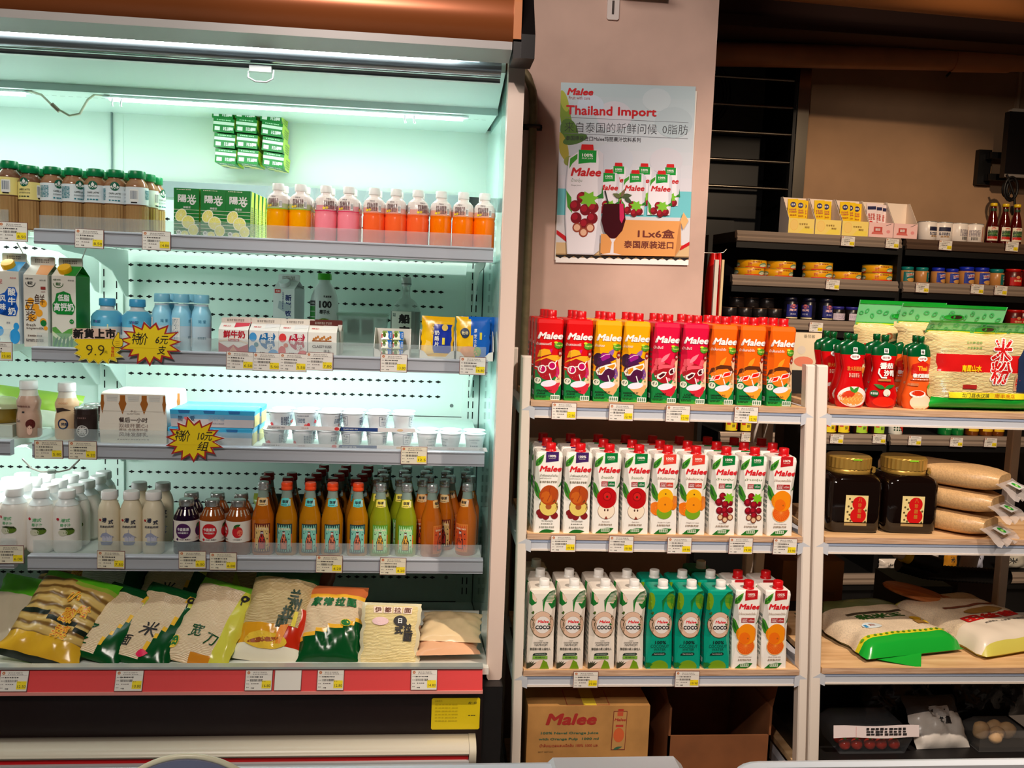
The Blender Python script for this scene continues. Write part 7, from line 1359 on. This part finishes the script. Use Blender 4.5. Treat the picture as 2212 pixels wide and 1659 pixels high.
# things on the lowest shelf of the second rack
zb = .2
g = G(); bm_ = mat((20, 18, 18), .45); g.box(1.10, 1.84, 2.27, 2.62, .152, .199, bm_); g.box(1.10, 1.84, 2.612, 2.62, .199, .26, bm_); tag(g.build('produce_tray'), 'low black tray under the tomato punnet and ginger pack', 'tray')
cpl = mat((150, 155, 160), .08, alpha=.10)
q = P(1885, 1640, 2.30); bx0 = q.x; t = thing('tomato_punnet', (bx0, 2.36, zb), 'clear punnet of small tomatoes with a long white paper strip across', 'punnet'); g = G(); g.loft([[(sx_*a_, sy__*b_, z) for sx_, sy__ in ((1, -1), (1, 1), (-1, 1), (-1, -1))] for a_, b_, z in ((.095, .055, 0), (.108, .068, .05), (.106, .066, .058), (.085, .05, .085))], cpl, False); g.build('tub', t)
g = G(); V = [];
for i in range(9): x = -.125+.25*i/8; V += [(x, -.0715, .055+.002*math.sin(i)), (x, -.066, .088+.002*math.sin(i+1))]
g.add(V, [(2*i, 2*i+2, 2*i+3, 2*i+1) for i in range(8)], mat((228, 215, 215), .6)); g.on(lambda u, v, h: (u, -.072+(v-.055)*.16-h*2, v)); g.scrib(.03, .072, .12, .022, INK, 9, 3); g.rect(-.06, -.0595, .056, .086, RI); g.build('paper_strip', t)
tom_ = thing('tomato', label='x', cat='tomato'); g = G(); g.lathe([(.002, .001)]+[(.0165*math.sin(a_), .0155-.0155*math.cos(a_)) for a_ in [PI*i/10 for i in range(1, 10)]]+[(.002, .030)], mat((200, 45, 20), .15), 16); g.build('fruit', tom_); g = G(); g.on(lambda u, v, h: (u, v, .031+h)); [g.leaf(0, 0, .007, .0015, 2*PI*i/5, DG) for i in range(5)]; g.build('calyx', tom_); tomp = Proto(tom_); rg = random.Random(4)
for i in range(5):
    for j in range(2): tomp.put((bx0-.072+.036*i+rg.uniform(-.002, .002), 2.325+.036*j, zb+.003), rg.uniform(0, 6), f"small red tomato in the punnet, {['front', 'back'][j]} row, {ORD[i]} from the white rack post", 'tomatoes in the punnet')
q = P(2050, 1640, 2.30); t = thing('plastic_bag', (q.x, 2.33, zb), 'pale bag with printed sticker under a dark wrapper', 'bag'); g = pillow(.17, .15, .07, lambda u, v: mat((215, 208, 200), .25) if v < .2 else mat((60, 58, 60), .25), lump=.2, seed=44); g.rect(-.03, .03, .08, .11, mat((170, 165, 160))); g.text('净重', .01, .07, .04, .02, INK, .03); g.build('pouch', t); t.rotation_euler = (-.7, 0, .05)
q = P(2175, 1640, 2.30); t = thing('ginger_pack', (q.x, 2.36, zb), 'film-wrapped tray of knobbly ginger', 'vegetable pack'); g = G(); g.box(-.08, .08, -.05, .05, 0, .012, BLACK); g.build('tray', t); gm = mat((205, 165, 115), .6, noise=40)
for i, (x, y, r) in enumerate(((-.045, 0, .026), (-.005, -.015, .022), (.035, .0, .025), (.01, .02, .024), (-.02, -.03, .018))):
    g = G(); g.lathe([(.002, 0)]+[(r*math.sin(a_)*(1+.12*math.sin(3*a_+i)), r-r*math.cos(a_)) for a_ in [PI*k/8 for k in range(1, 8)]]+[(.002, 2*r)], gm, 14, (x, y, .012), squash=.8); g.build('ginger_root', t)
g = G(); g.loft([[(sx_*a_, sy__*b_, z) for sx_, sy__ in ((1, -1), (1, 1), (-1, 1), (-1, -1))] for a_, b_, z in ((.082, .052, .0), (.08, .05, .04), (.05, .03, .066))], mat((200, 195, 190), .1, alpha=.10), False); g.build('film', t)
for px, y, w, h, lab, sd in ((1940, 2.50, .24, .20, 'large dark plastic bag behind the tomato punnet', 51), (2140, 2.52, .26, .22, 'large dark plastic bag behind the ginger pack', 52)):
    q = P(px, 1640, y); t = thing('plastic_bag', (q.x, y, zb), lab, 'bag', 'dark plastic bags on the lowest shelf'); g = pillow(w, h, .10, lambda u, v: mat((38, 34, 34), .12), 18, 18, lump=.35, seed=sd); g.rect(-.05, .0, .12, .15, mat((120, 112, 108), .5)); g.scrib(-.025, .135, .04, .02, INK, 4, 3); g.build('pouch', t); t.rotation_euler = (-.5, 0, .1)
# ================================================================ BLACK WALL SHELVING WITH PRESERVES
GX, GY, GA = 1.346, 3.9, .045
GD = thing('gondola_shelving', (GX, GY, 0), 'black shelving with chrome price rails along the back wall', 'shelving', rz=GA)
gb = mat((12, 11, 11), .5); chrome = mat((170, 152, 136), .25, .4)
Rz = Matrix.Rotation(GA, 3, 'Z')
def gp(px, py, back=0.):            # photo point on the plane of the shelving front (or a bit behind it) -> local coordinates
    n = Rz @ Vector((0, 1, 0)); o = Vector((GX, GY, 0))+n*back; r_ = ray(px, py); s_ = (o-CO).dot(n)/r_.dot(n); return Rz.transposed() @ (CO+r_*s_-Vector((GX, GY, 0)))
def gw(l): return Rz @ Vector(l)+Vector((GX, GY, 0))
g = G(); g.box(-.25, 2.0, .44, .46, .1, 1.74, gb); g.box(-.25, 2.0, 0.02, .46, 0, .12, gb); g.build('back_panel', GD)
jx = gp(1955, 520).x
g = G(); g.box(jx-.016, jx+.004, .02, .44, 0, 1.74, gb); g.build('divider', GD); g = G(); g.box(-.12, -.10, .02, .44, 0, 1.74, gb); g.build('divider', GD)
def gshelf(z, x0, x1, m=chrome):
    g = G(); g.box(x0, x1, 0, .44, z-.05, z-.032, gb); g.box(x0, x1, .02, .44, z-.032, z-.004, gb); g.build('shelf', GD)
    g = G(); g.ext([(0, z-.05), (-.012, z-.045), (-.014, z-.034), (-.006, z-.026), (-.010, z-.016), (-.002, z-.004), (.0, z), (.02, z), (.02, z-.05)], x0, x1, m); g.box(x0, x1, -.004, .0, z-.075, z-.05, gb); g.build('price_rail', GD)
zA, zB = 1.765, 1.571
zC = gp(1722, 690).z; zD = gp(1790, 937).z; zE = gp(1960, 1240).z; mx = mat((104, 82, 68), .3, .4)
gshelf(zA, 0, jx-.02); gshelf(zA, jx+.004, 1.7, mx); gshelf(zB, -.01, jx-.02); gshelf(zB, jx+.004, 1.7); gshelf(zC, -.02, jx-.02); gshelf(zC, jx+.004, 1.7); gshelf(zD, -.02, jx-.02); gshelf(zD, jx+.004, 1.7); gshelf(zE, -.02, 1.7)
def gput(pr, px, py, back, z, lab, group, rz=0): l = gp(px, py, back); w = gw((l.x, back, z)); return pr.put(w, GA+rz, lab, group)
# open display cartons with sachets
def dbox(px0, px1, pyb, body, art, lab, empty=False):
    a_, b_ = gp(px0, pyb).x, gp(px1, pyb).x; w = b_-a_; t = thing('display_box', gw((a_, .002, zA)), lab, 'display box', 'open display boxes on the top shelf', rz=GA); m = mat((240, 222, 204), .5); g = G(); h = .065; H2 = .165
    g.box(0, w, 0, .0015, 0, h, m); g.box(0, w, .098, .10, 0, H2, m)
    for x in (0, w-.0015): g.ext([(0, 0), (.10, 0), (.10, H2), (.075, H2), (0, h)], x, x+.0015, m)
    g.box(0, w, 0, .1, 0, .0015, m); g.on(front(0)); g.rect(0, w, 0, h, mat(body, .5)); art(g, w, h); g.build('tray', t); return a_, w
def ay(g, w, h):
    g.ell(w*.22, h*.55, w*.16, h*.38, mat((250, 205, 100)), 18); g.ell(w*.22, h*.55, w*.145, h*.34, mat((252, 215, 120)), 18); g.poly([(w*.4, .002), (w*.95, .002), (w*.95, h*.35), (w*.6, h*.4)], mat((250, 225, 90))); g.text('轻食零添', w*.58, h*.62, w*.32, .009, mat((120, 80, 20)), .02); g.text('清甜', w*.72, h*.42, w*.2, .009, mat((120, 80, 20)), .02)
def ap(g, w, h): g.rect(w*.2, w*.55, h*.35, h*.7, mat((200, 80, 70))); g.text('酸甜', w*.37, h*.52, w*.2, .012, WHITE, .02); g.poly([(w*.12, h*.2), (w*.6, h*.2), (w*.55, h*.36), (w*.15, h*.36)], mat((215, 110, 100))); g.ell(w*.8, h*.4, w*.08, h*.12, mat((235, 150, 150)), 12); g.line([(w*.7, h*.8), (w*.9, h*.95)], .002, INK)
def sach(c, kind):
    t = thing('snack_sachet', label='x', cat='snack sachet'); g = G(); m = mat(c, .3); g.loft([[(-.022, 0, 0), (.022, 0, 0), (.022, .006, 0), (-.022, .006, 0)], [(-.024, -.003, .07), (.024, -.003, .07), (.024, .008, .07), (-.024, .008, .07)], [(-.024, 0, .15), (.024, 0, .15), (.024, .002, .15), (-.024, .002, .15)]], m, False); g.on(lambda u, v, h: (u, -.0032*min(1, (.15-v)/.08)-h-.0008, v))
    if kind: g.ell(0, .125, .013, .012, mat((35, 35, 100)), 18); g.text('蛋黄', 0, .125, .018, .009, WHITE, .02); g.scrib(0, .098, .035, .02, mat((200, 120, 60)), 4, 2, 3); g.text('鳕鱼肠', 0, .078, .030, .008, mat((180, 80, 20))); g.ell(0, .05, .012, .006, INK, 10)
    else: g.rect(-.02, .02, .122, .136, mat((35, 35, 80))); g.scrib(0, .09, .034, .03, mat((200, 90, 80)), 3, 4); g.ell(-.006, .06, .012, .012, mat((205, 50, 40)), 12)
    g.build('sachet_body', t); return Proto(t)
sy_, sw_ = sach((248, 205, 30), 1), sach((245, 225, 225), 0)
YB = (250, 222, 120)
for k, (x0, x1, col, art, lab, sp, what) in enumerate(((1702, 1758, YB, ay, 'yellow open display box, nearest the window', sy_, (1712, 1730, 1748)), (1760, 1816, YB, ay, 'yellow open display box between the other two yellow ones', sy_, (1745+24, 1746+40)), (1818, 1875, YB, ay, 'yellow open display box beside the pink ones', sy_, (1824, 1838, 1855)), (1876, 1929, (245, 200, 195), ap, 'pink open display box with sachets', sw_, (1882, 1898, 1914)), (1930, 1981, (245, 200, 195), ap, 'empty pink open display box beside the white tins', None, ()))):
    a_, w = dbox(x0, x1, 508+k, col, art, lab)
    for j, px in enumerate(what):
        l = gp(px, 500, .03); sp.put(gw((max(a_+.028, min(a_+w-.028, l.x)), .03+.022*j, zA+.0025)), GA+.05*(j-1), f"{'yellow' if sp is sy_ else 'white and pink'} sachet, {ORD[j]} one in the {ORD[k]} display box from the window", 'snack sachets in display boxes', rot=(0, .05*(j-1), GA))
# tins, jars, bottles on the shelving
def can_(R, h, c, pr=None, lid=(200, 200, 195), lidm=.7, name='tin', cat='tin', cap=None, caph=0):
    t = thing(name, label='x', cat=cat); g = G(); g.lathe([(R-.001, 0), (R, .001), (R, h-.001), (R-.001, h)], mat(c, .3), 26)
    if pr: g.on(cyl(R+.0003)); pr(g)
    g.build('body', t); g = G()
    if cap: g.lathe([(R*.80, h), (R*.86, h+.004), (R*.88, h+.005), (R*.88, h+caph), (R*.8, h+caph+.001)], mat(cap, .35), 24)
    else: g.lathe([(R+.0006, h-.001), (R+.001, h), (R+.0006, h+.002), (R-.002, h+.0015)], mat(lid, .25, lidm), 26)
    g.build('cap' if cap else 'lid', t); return Proto(t)
def prt(g): g.rect(-.032, .022, .042, .060, mat((35, 35, 60)), 4); g.scrib(-.005, .03, .05, .014, mat((70, 70, 90)), 5, 2); g.text('蛋黄酥', -.004, .018, .04, .009, mat((180, 140, 90)), .02); g.on(cyl(.0425, 0, 2.2)); g.scrib(0, .04, .05, .03, mat((130, 120, 130)), 7, 6); g.bars(0, .015, .03, .014, INK); g.on(cyl(.0425, 0, 3.1)); g.rect(-.004, .004, .004, .07, mat((190, 120, 90)), 1)
wt = can_(.0425, .082, (232, 222, 214), prt)
for i, (px, rz) in enumerate(((2000, .5), (2034, -.15), (2067, -1.9), (2101, -2.6))): gput(wt, px, 518, .045, zA, f"white round tin on the top shelf, {ORD[i]} from the pink boxes", 'white round tins on the top shelf', rz)
kp = [(.026, 0), (.028, .004), (.028, .07), (.022, .11), (.0125, .145), (.0125, .172)]
t = thing('ketchup_bottle', label='x', cat='bottle'); g = G(); g.lathe(kp, mat((75, 10, 8), .1, spec=.7), 24); g.build('bottle', t); g = G(); g.lathe([(.0145, .170), (.0155, .171), (.0155, .182), (.014, .184)], mat((225, 185, 30), .3), 22); g.build('cap', t); g = G(); g.on(cyl(lambda v: prof_r(kp)(v)+.0006)); g.rect(-.026, .026, .012, .075, mat((235, 225, 200), .5), 8); g.rect(-.024, .024, .022, .062, mat((25, 70, 30)), 8); g.ell(0, .066, .013, .006, mat((190, 40, 25)), 16); g.rect(-.024, .024, .018, .034, mat((200, 30, 20)), 8); g.text('番茄沙司', 0, .044, .036, .009, mat((120, 160, 80)), .02); g.rect(-.014, .014, .148, .160, mat((25, 60, 30)), 5); g.build('label', t); kb = Proto(t)
for i, px in enumerate((2140, 2166, 2191)): gput(kb, px, 520, .04, zA, f"ketchup bottle with yellow cap under the television, {ORD[i]} from the white tins", 'ketchup bottles on the top shelf', (-.3, 0, -.1)[i])
def fish(g):
    for a0 in (0, 2.1, 4.2):
        g.on(cyl(.0665, 0, a0)); g.text('甘竹', -.035, .016, .018, .016, mat((205, 60, 20)), .02); g.text('豆豉鲮鱼', .0, .027, .045, .005, mat((150, 60, 20)), .02); g.ell(.03, .013, .022, .010, mat((110, 150, 110)), 16, .1); g.ell(.03, .010, .02, .006, mat((225, 225, 190)), 14, .1); g.rect(-.055, .05, .0, .005, mat((220, 50, 20)), 8)
fc = can_(.0660, .033, (240, 170, 20), fish, (225, 190, 70), .5, cat='fish tin', name='fish_tin')
fish_rows = [(1618, 590, 0, .09), (1680, 592, 0, .09), (1766, 596, 0, .075), (1828, 600, 0, .075), (1895, 603, 0, .075), (1623, 580, 1, .13), (1686, 580, 1, .13), (1765, 578, 1, .075), (1894, 585, 1, .075)]
for i, (px, py, L, bk_) in enumerate(fish_rows):
    l = gp(px, 590, bk_); w = gw((l.x, bk_, zB+.036*L+(0 if not L else .0))); fc.put(w, GA+random.uniform(-.3, .3), f"yellow fish tin, {['on the shelf', 'stacked on top'][L]}, {ORD[i if i < 5 else {5: 0, 6: 1, 7: 2, 8: 4}[i]]} pile from the window", 'yellow fish tins')
def pnut(bg):
    def f(g): 
        g.rect(-.034, .034, .004, .052, mat(bg, .35), 8); g.poly([(-.018, .026), (.022, .032), (.018, .048), (-.022, .044)], mat((235, 225, 215))); g.text('四季宝', .0, .0375, .030, .008, mat((220, 90, 30)), .03, 0, .12); g.ell(.006, .012, .022, .009, mat((205, 150, 80)), 16)
    return f
pg_, pb_ = can_(.034, .058, (190, 130, 70), pnut((15, 105, 100)), cap=(10, 115, 110), caph=.018, name='peanut_butter_jar', cat='jar'), can_(.034, .058, (190, 130, 70), pnut((30, 50, 150)), cap=(20, 40, 170), caph=.018, name='peanut_butter_jar', cat='jar')
for i, (px, pr, rz, sc_) in enumerate(((1958, pg_, 0, .9), (1990, pg_, 1.2, .9), (2025, pb_, .3, .93), (2055, pb_, .2, .9), (2086, pb_, .2, 1.05), (2119, pb_, .2, 1.05), (2151, pg_, 1.0, 1.0))):
    l = gp(px, 605, .04); pr.put(gw((l.x, .04, zB)), GA+rz, f"peanut butter jar with {'teal' if pr is pg_ else 'blue'} lid, {ORD[i]} from the fish tins", 'peanut butter jars', scale=(sc_,)*3)
rj = can_(.038, .068, (90, 15, 10), lambda g: (g.rect(-.036, .036, .004, .042, mat((190, 25, 20), .35), 8), g.text('香辣酱', 0, .026, .038, .010, mat((235, 190, 140)), .03), g.ell(0, .042, .010, .007, mat((220, 150, 100)), 12)), cap=(190, 20, 15), caph=.012, name='chilli_sauce_jar', cat='jar')
for i, px in enumerate((2187, 2222)): gput(rj, px, 610, .045, zB, ('red chilli sauce jar beside the teal-lidded jar', 'red chilli sauce jar cut by the edge of the photo')[i], 'red chilli sauce jars')
# third shelf: dark jars
def olive(g): g.rect(-.03, .03, .012, .066, mat((30, 35, 110), .35), 8); g.ell(0, .058, .014, .010, mat((225, 120, 110)), 16); g.text('海天', 0, .042, .036, .011, mat((235, 190, 190)), .04); g.text('黄豆酱', 0, .024, .026, .008, mat((200, 200, 220))); g.rect(-.031, .031, .004, .009, mat((230, 215, 170)), 8)
oj = can_(.032, .080, (14, 12, 22), olive, cap=(14, 14, 34), caph=.018, name='bean_sauce_jar', cat='jar')
for i, (px, rz) in enumerate(((1706, 0), (1745, -.9), (1782, .1))): gput(oj, px, 687, .05, zC, f"tall dark jar with blue and white label, {ORD[i]} from the round glass jars", 'tall bean sauce jars', rz)
sj = can_(.033, .052, (22, 16, 14), lambda g: (g.rect(-.033, .033, .004, .034, mat((205, 190, 200), .45), 8), g.scrib(0, .019, .055, .022, mat((90, 80, 130)), 7, 4)), cap=(45, 42, 130), caph=.012, name='relish_jar', cat='jar')
for i, px in enumerate((1808, 1839, 1867, 1892)): gput(sj, px, 688, .05, zC, f"squat jar with violet lid and pale label, {ORD[i]} from the tall dark jars", 'squat relish jars', .2*i)
kim = can_(.038, .066, (110, 120, 40), lambda g: (g.ell(0, .035, .026, .026, mat((60, 130, 50)), 16), g.text('小菜', 0, .035, .03, .016, mat((220, 200, 60)), .03)), (200, 180, 60), .4, name='vegetable_tin', cat='tin'); gput(kim, 1922, 692, .05, zC, 'green and yellow tin beside the squat jars', None)
gj = can_(.034, .042, (30, 26, 26), None, (110, 80, 60), .6, name='preserve_jar', cat='jar')
for i, (px, L) in enumerate(((1590, 1), (1622, 1), (1655, 1), (1608, 0), (1640, 0), (1672, 0), (1575, 0))): gput(gj, px, 675, .08+.02*L, zC+.046*L, f"dark round glass jar, {['shelf layer', 'stacked layer'][L]}, {ORD[i % 3 if i < 6 else 3]} seen from the pillar", 'dark round glass jars')
for i, px in enumerate((2190, 2208)): gput(rj, px, 680, .05, zC, ('red-lidded jar behind the vermicelli header nearer its tip', 'red-lidded jar behind the vermicelli bag at the photo edge')[i], 'red-lidded jars behind the vermicelli')
# fourth: soy sauce and tins above the low rail
def soy(bg, ch): return lambda g: (g.rect(-.032, .032, .004, .075, mat(bg, .4), 8), g.text(ch, .004, .045, .014, .016, INK, .02), g.text('味', .004, .062, .013, .015, INK, .02), g.text('鲜', .004, .026, .014, .016, INK, .02), g.rect(-.026, -.010, .03, .05, mat((200, 70, 40))), g.poly([(.018, .01), (.032, .01), (.032, .07), (.022, .05)], mat((180, 30, 30))))
s_y, s_g = can_(.034, .16, (60, 25, 12), soy((238, 215, 40), '极'), cap=(170, 30, 20), caph=.03, name='soy_sauce_bottle', cat='bottle'), can_(.034, .16, (60, 25, 12), soy((170, 215, 60), '原'), cap=(30, 120, 40), caph=.03, name='soy_sauce_bottle', cat='bottle')
for i, (px, pr) in enumerate(((1576, s_y), (1608, s_y), (1789, s_y), (1818, s_y), (1857, s_g), (1895, s_g))): gput(pr, px, 930, .05, zD, f"soy sauce bottle with {'yellow' if pr is s_y else 'light green'} label, {ORD[i]} along the low shelf", 'soy sauce bottles')
ck = can_(.034, .10, (235, 235, 220), lambda g: ([g.ell(-.02+.012*(i % 4), .02+.012*(i//4), .005, .005, mat((20, 60, 30)), 4) for i in range(12)], g.poly([(.0, .04), (.03, .04), (.03, .0)], mat((200, 40, 30)))), name='checked_tin', cat='tin'); gput(ck, 1933, 928, .05, zD, 'checked red and green tin beside the soy sauce', None)
gt_ = can_(.031, .13, (15, 120, 50), lambda g: (g.text('干贝', .004, .07, .02, .02, mat((140, 220, 150)), .02), g.scrib(.004, .03, .03, .01, mat((140, 220, 150)), 4, 2)), name='green_tin', cat='tin')
for i, px in enumerate((2040, 2066)): gput(gt_, px, 932, .05, zD, ('tall green tin nearer the checked tin', 'tall green tin beside the yellow-label bottles')[i], 'tall green tins')
ob = can_(.031, .14, (120, 60, 15), lambda g: (g.rect(-.03, .03, .02, .11, mat((235, 190, 40)), 8), g.ell(.0, .05, .018, .014, mat((150, 60, 20)), 14, hole=.5)), cap=(190, 30, 20), caph=.02, name='oil_bottle', cat='bottle')
for i, px in enumerate((2098, 2128, 2153)): gput(ob, px, 934, .05, zD, f"amber bottle with yellow label, {ORD[i]} from the green tins", 'amber bottles on the low shelf')
# packs on the low shelf behind the second rack
for i, (px, w, h, c, lab) in enumerate(((2000, .12, .10, (205, 200, 195), 'silvery pack lying on the far low shelf'), (1917, .10, .05, (225, 215, 205), 'pale pack on the far low shelf beside the brown box'), (2050, .07, .10, (205, 140, 40), 'orange carton on the far low shelf'), (2105, .08, .14, (200, 205, 225), 'white and blue pack on the far low shelf'), (2180, .16, .09, (215, 210, 195), 'white and green pack lying on the far low shelf by the rack post'))):
    l = gp(px, 1240, .08); t = thing('food_pack', gw((l.x, .08, zE)), lab, 'food pack', 'packs on the far low shelf', rz=GA); g = pillow(w, h, .04, lambda u, v, c=c: mat(c, .3), 10, 10, lump=.2, seed=60+i); g.text('米', 0, h*.5, w*.3, h*.3, mat((60, 60, 60)), .02); g.build('pouch', t)
gtag = lambda x, y: gw(gp(x, y, -.0165))
def gt(rows, where, g_='price tags on the black shelving'):
    for px, py, pr, what in rows: price_tag(gtag(px, py), pr, f"small price tag {what}, {where}", rz=GA, ry=.03, group=g_)
gt([(1818, 509, '9.9', 'below the third yellow display box'), (1914, 514, '12.8', 'below the pink display boxes'), (2029, 518, '16.0', 'below the white tins'), (2173, 521, '15.5', 'below the ketchup')], 'top black shelf')
gt([(1785, 603, '22.0', 'below the fish tins'), (1979, 610, '18.0', 'below the teal-lidded jars'), (2098, 613, '19.0', 'below the larger blue-lidded jars'), (2149, 616, '13.2', 'below the teal jar at the end')], 'second black shelf')
gt([(1749, 695, '9.90', 'below the tall dark jars'), (1877, 699, '8.50', 'below the squat jars')], 'third black shelf')
gt([(1602, 933, '11.5', 'seen through the juice rack'), (1794, 937, '11.5', 'below the yellow soy sauce'), (1886, 937, '12.5', 'below the light green soy sauce'), (1963, 941, '7.90', 'below the checked tin'), (2053, 944, '6.50', 'below the green tins'), (2127, 945, '14.2', 'below the amber bottles')], 'fourth black shelf')
# ================================================================ CHEST FREEZERS IN FRONT
def freezer(x0, x1, yb, z, lab, cut):
    t = thing('chest_freezer', (0, 0, 0), lab, 'freezer', 'chest freezers'); rm = mat((222, 230, 240), .25); y0 = .42; r_ = .055
    def outline(d, zz):
        pts = []
        for cx, cy, a0 in ((x1-r_, y0+r_, -PI/2), (x1-r_, yb-r_, 0), (x0+r_, yb-r_, PI/2), (x0+r_, y0+r_, PI)):
            for k in range(7): a_ = a0+PI/2*k/6; pts.append((cx+(r_-d)*math.cos(a_), cy+(r_-d)*math.sin(a_), zz))
        return pts
    g = G(); g.loft([outline(.012, 0), outline(.012, z-.05), outline(.0, z-.045), outline(0, z-.012), outline(.006, z-.002), outline(.014, z)], rm); g.build('body', t)
    g = G(); g.box(x0+.06, x1-.06, y0+.04, yb-.06, z, z+.006, mat((150, 165, 175), .08)); g.build('glass_lid', t); g = G(); fm = mat((120, 122, 128), .35)
    g.box(x0+.05, x1-.05, yb-.062, yb-.05, z-.001, z+.012, fm); g.box(x0+.05, x1-.05, y0+.03, y0+.042, z-.001, z+.012, fm); g.build('lid_frame', t)
    g = G(); g.box(x1-.2, x1-.003, yb-.16, yb-.004, z-.03, z+.004, mat((205, 205, 208), .3), .012); g.build('corner_cover', t); return t
zf = .80; pa_, pb2 = PZ(500, 1646, zf), PZ(1480, 1650, zf); pc_ = PZ(1560, 1655, zf)
FY = PZ(1100, 1640, zf).y
freezer(-1.2, PZ(1478, 1642, zf).x, FY, zf, 'white chest freezer edge in front of the refrigerated case', 0); freezer(PZ(1556, 1640, zf).x, 1.55, PZ(1850, 1634, zf).y, zf, 'white chest freezer edge in front of the second rack', 1)
c = P(405, 1628+193-14, FY-.06); r1 = .5*(P(405+193, 1821, FY-.06)-P(405-193, 1821, FY-.06)).length
t = thing('round_mirror', (c.x, FY-.06, c.z), 'round mirror with a cream rim peeking up in front of the red stripe', 'mirror'); g = G(); g.tube([(r1*.97*math.cos(a_), 0, r1*.97*math.sin(a_)) for a_ in [2*PI*i/64 for i in range(65)]], r1*.035, mat((215, 208, 180), .3), 10); g.build('rim', t)
g = G(); g.lathe([(r1*.95, 0), (r1*.95, .006)], mat((130, 132, 160), .12, .3), 56, axis=Vector((0, -1, 0))); g.build('glass', t); g = G(); g.box(-.02, .02, -.01, .012, -(c.z-zf)-0.0, -r1*.9, mat((180, 175, 160), .4)) if c.z-r1 > zf else None
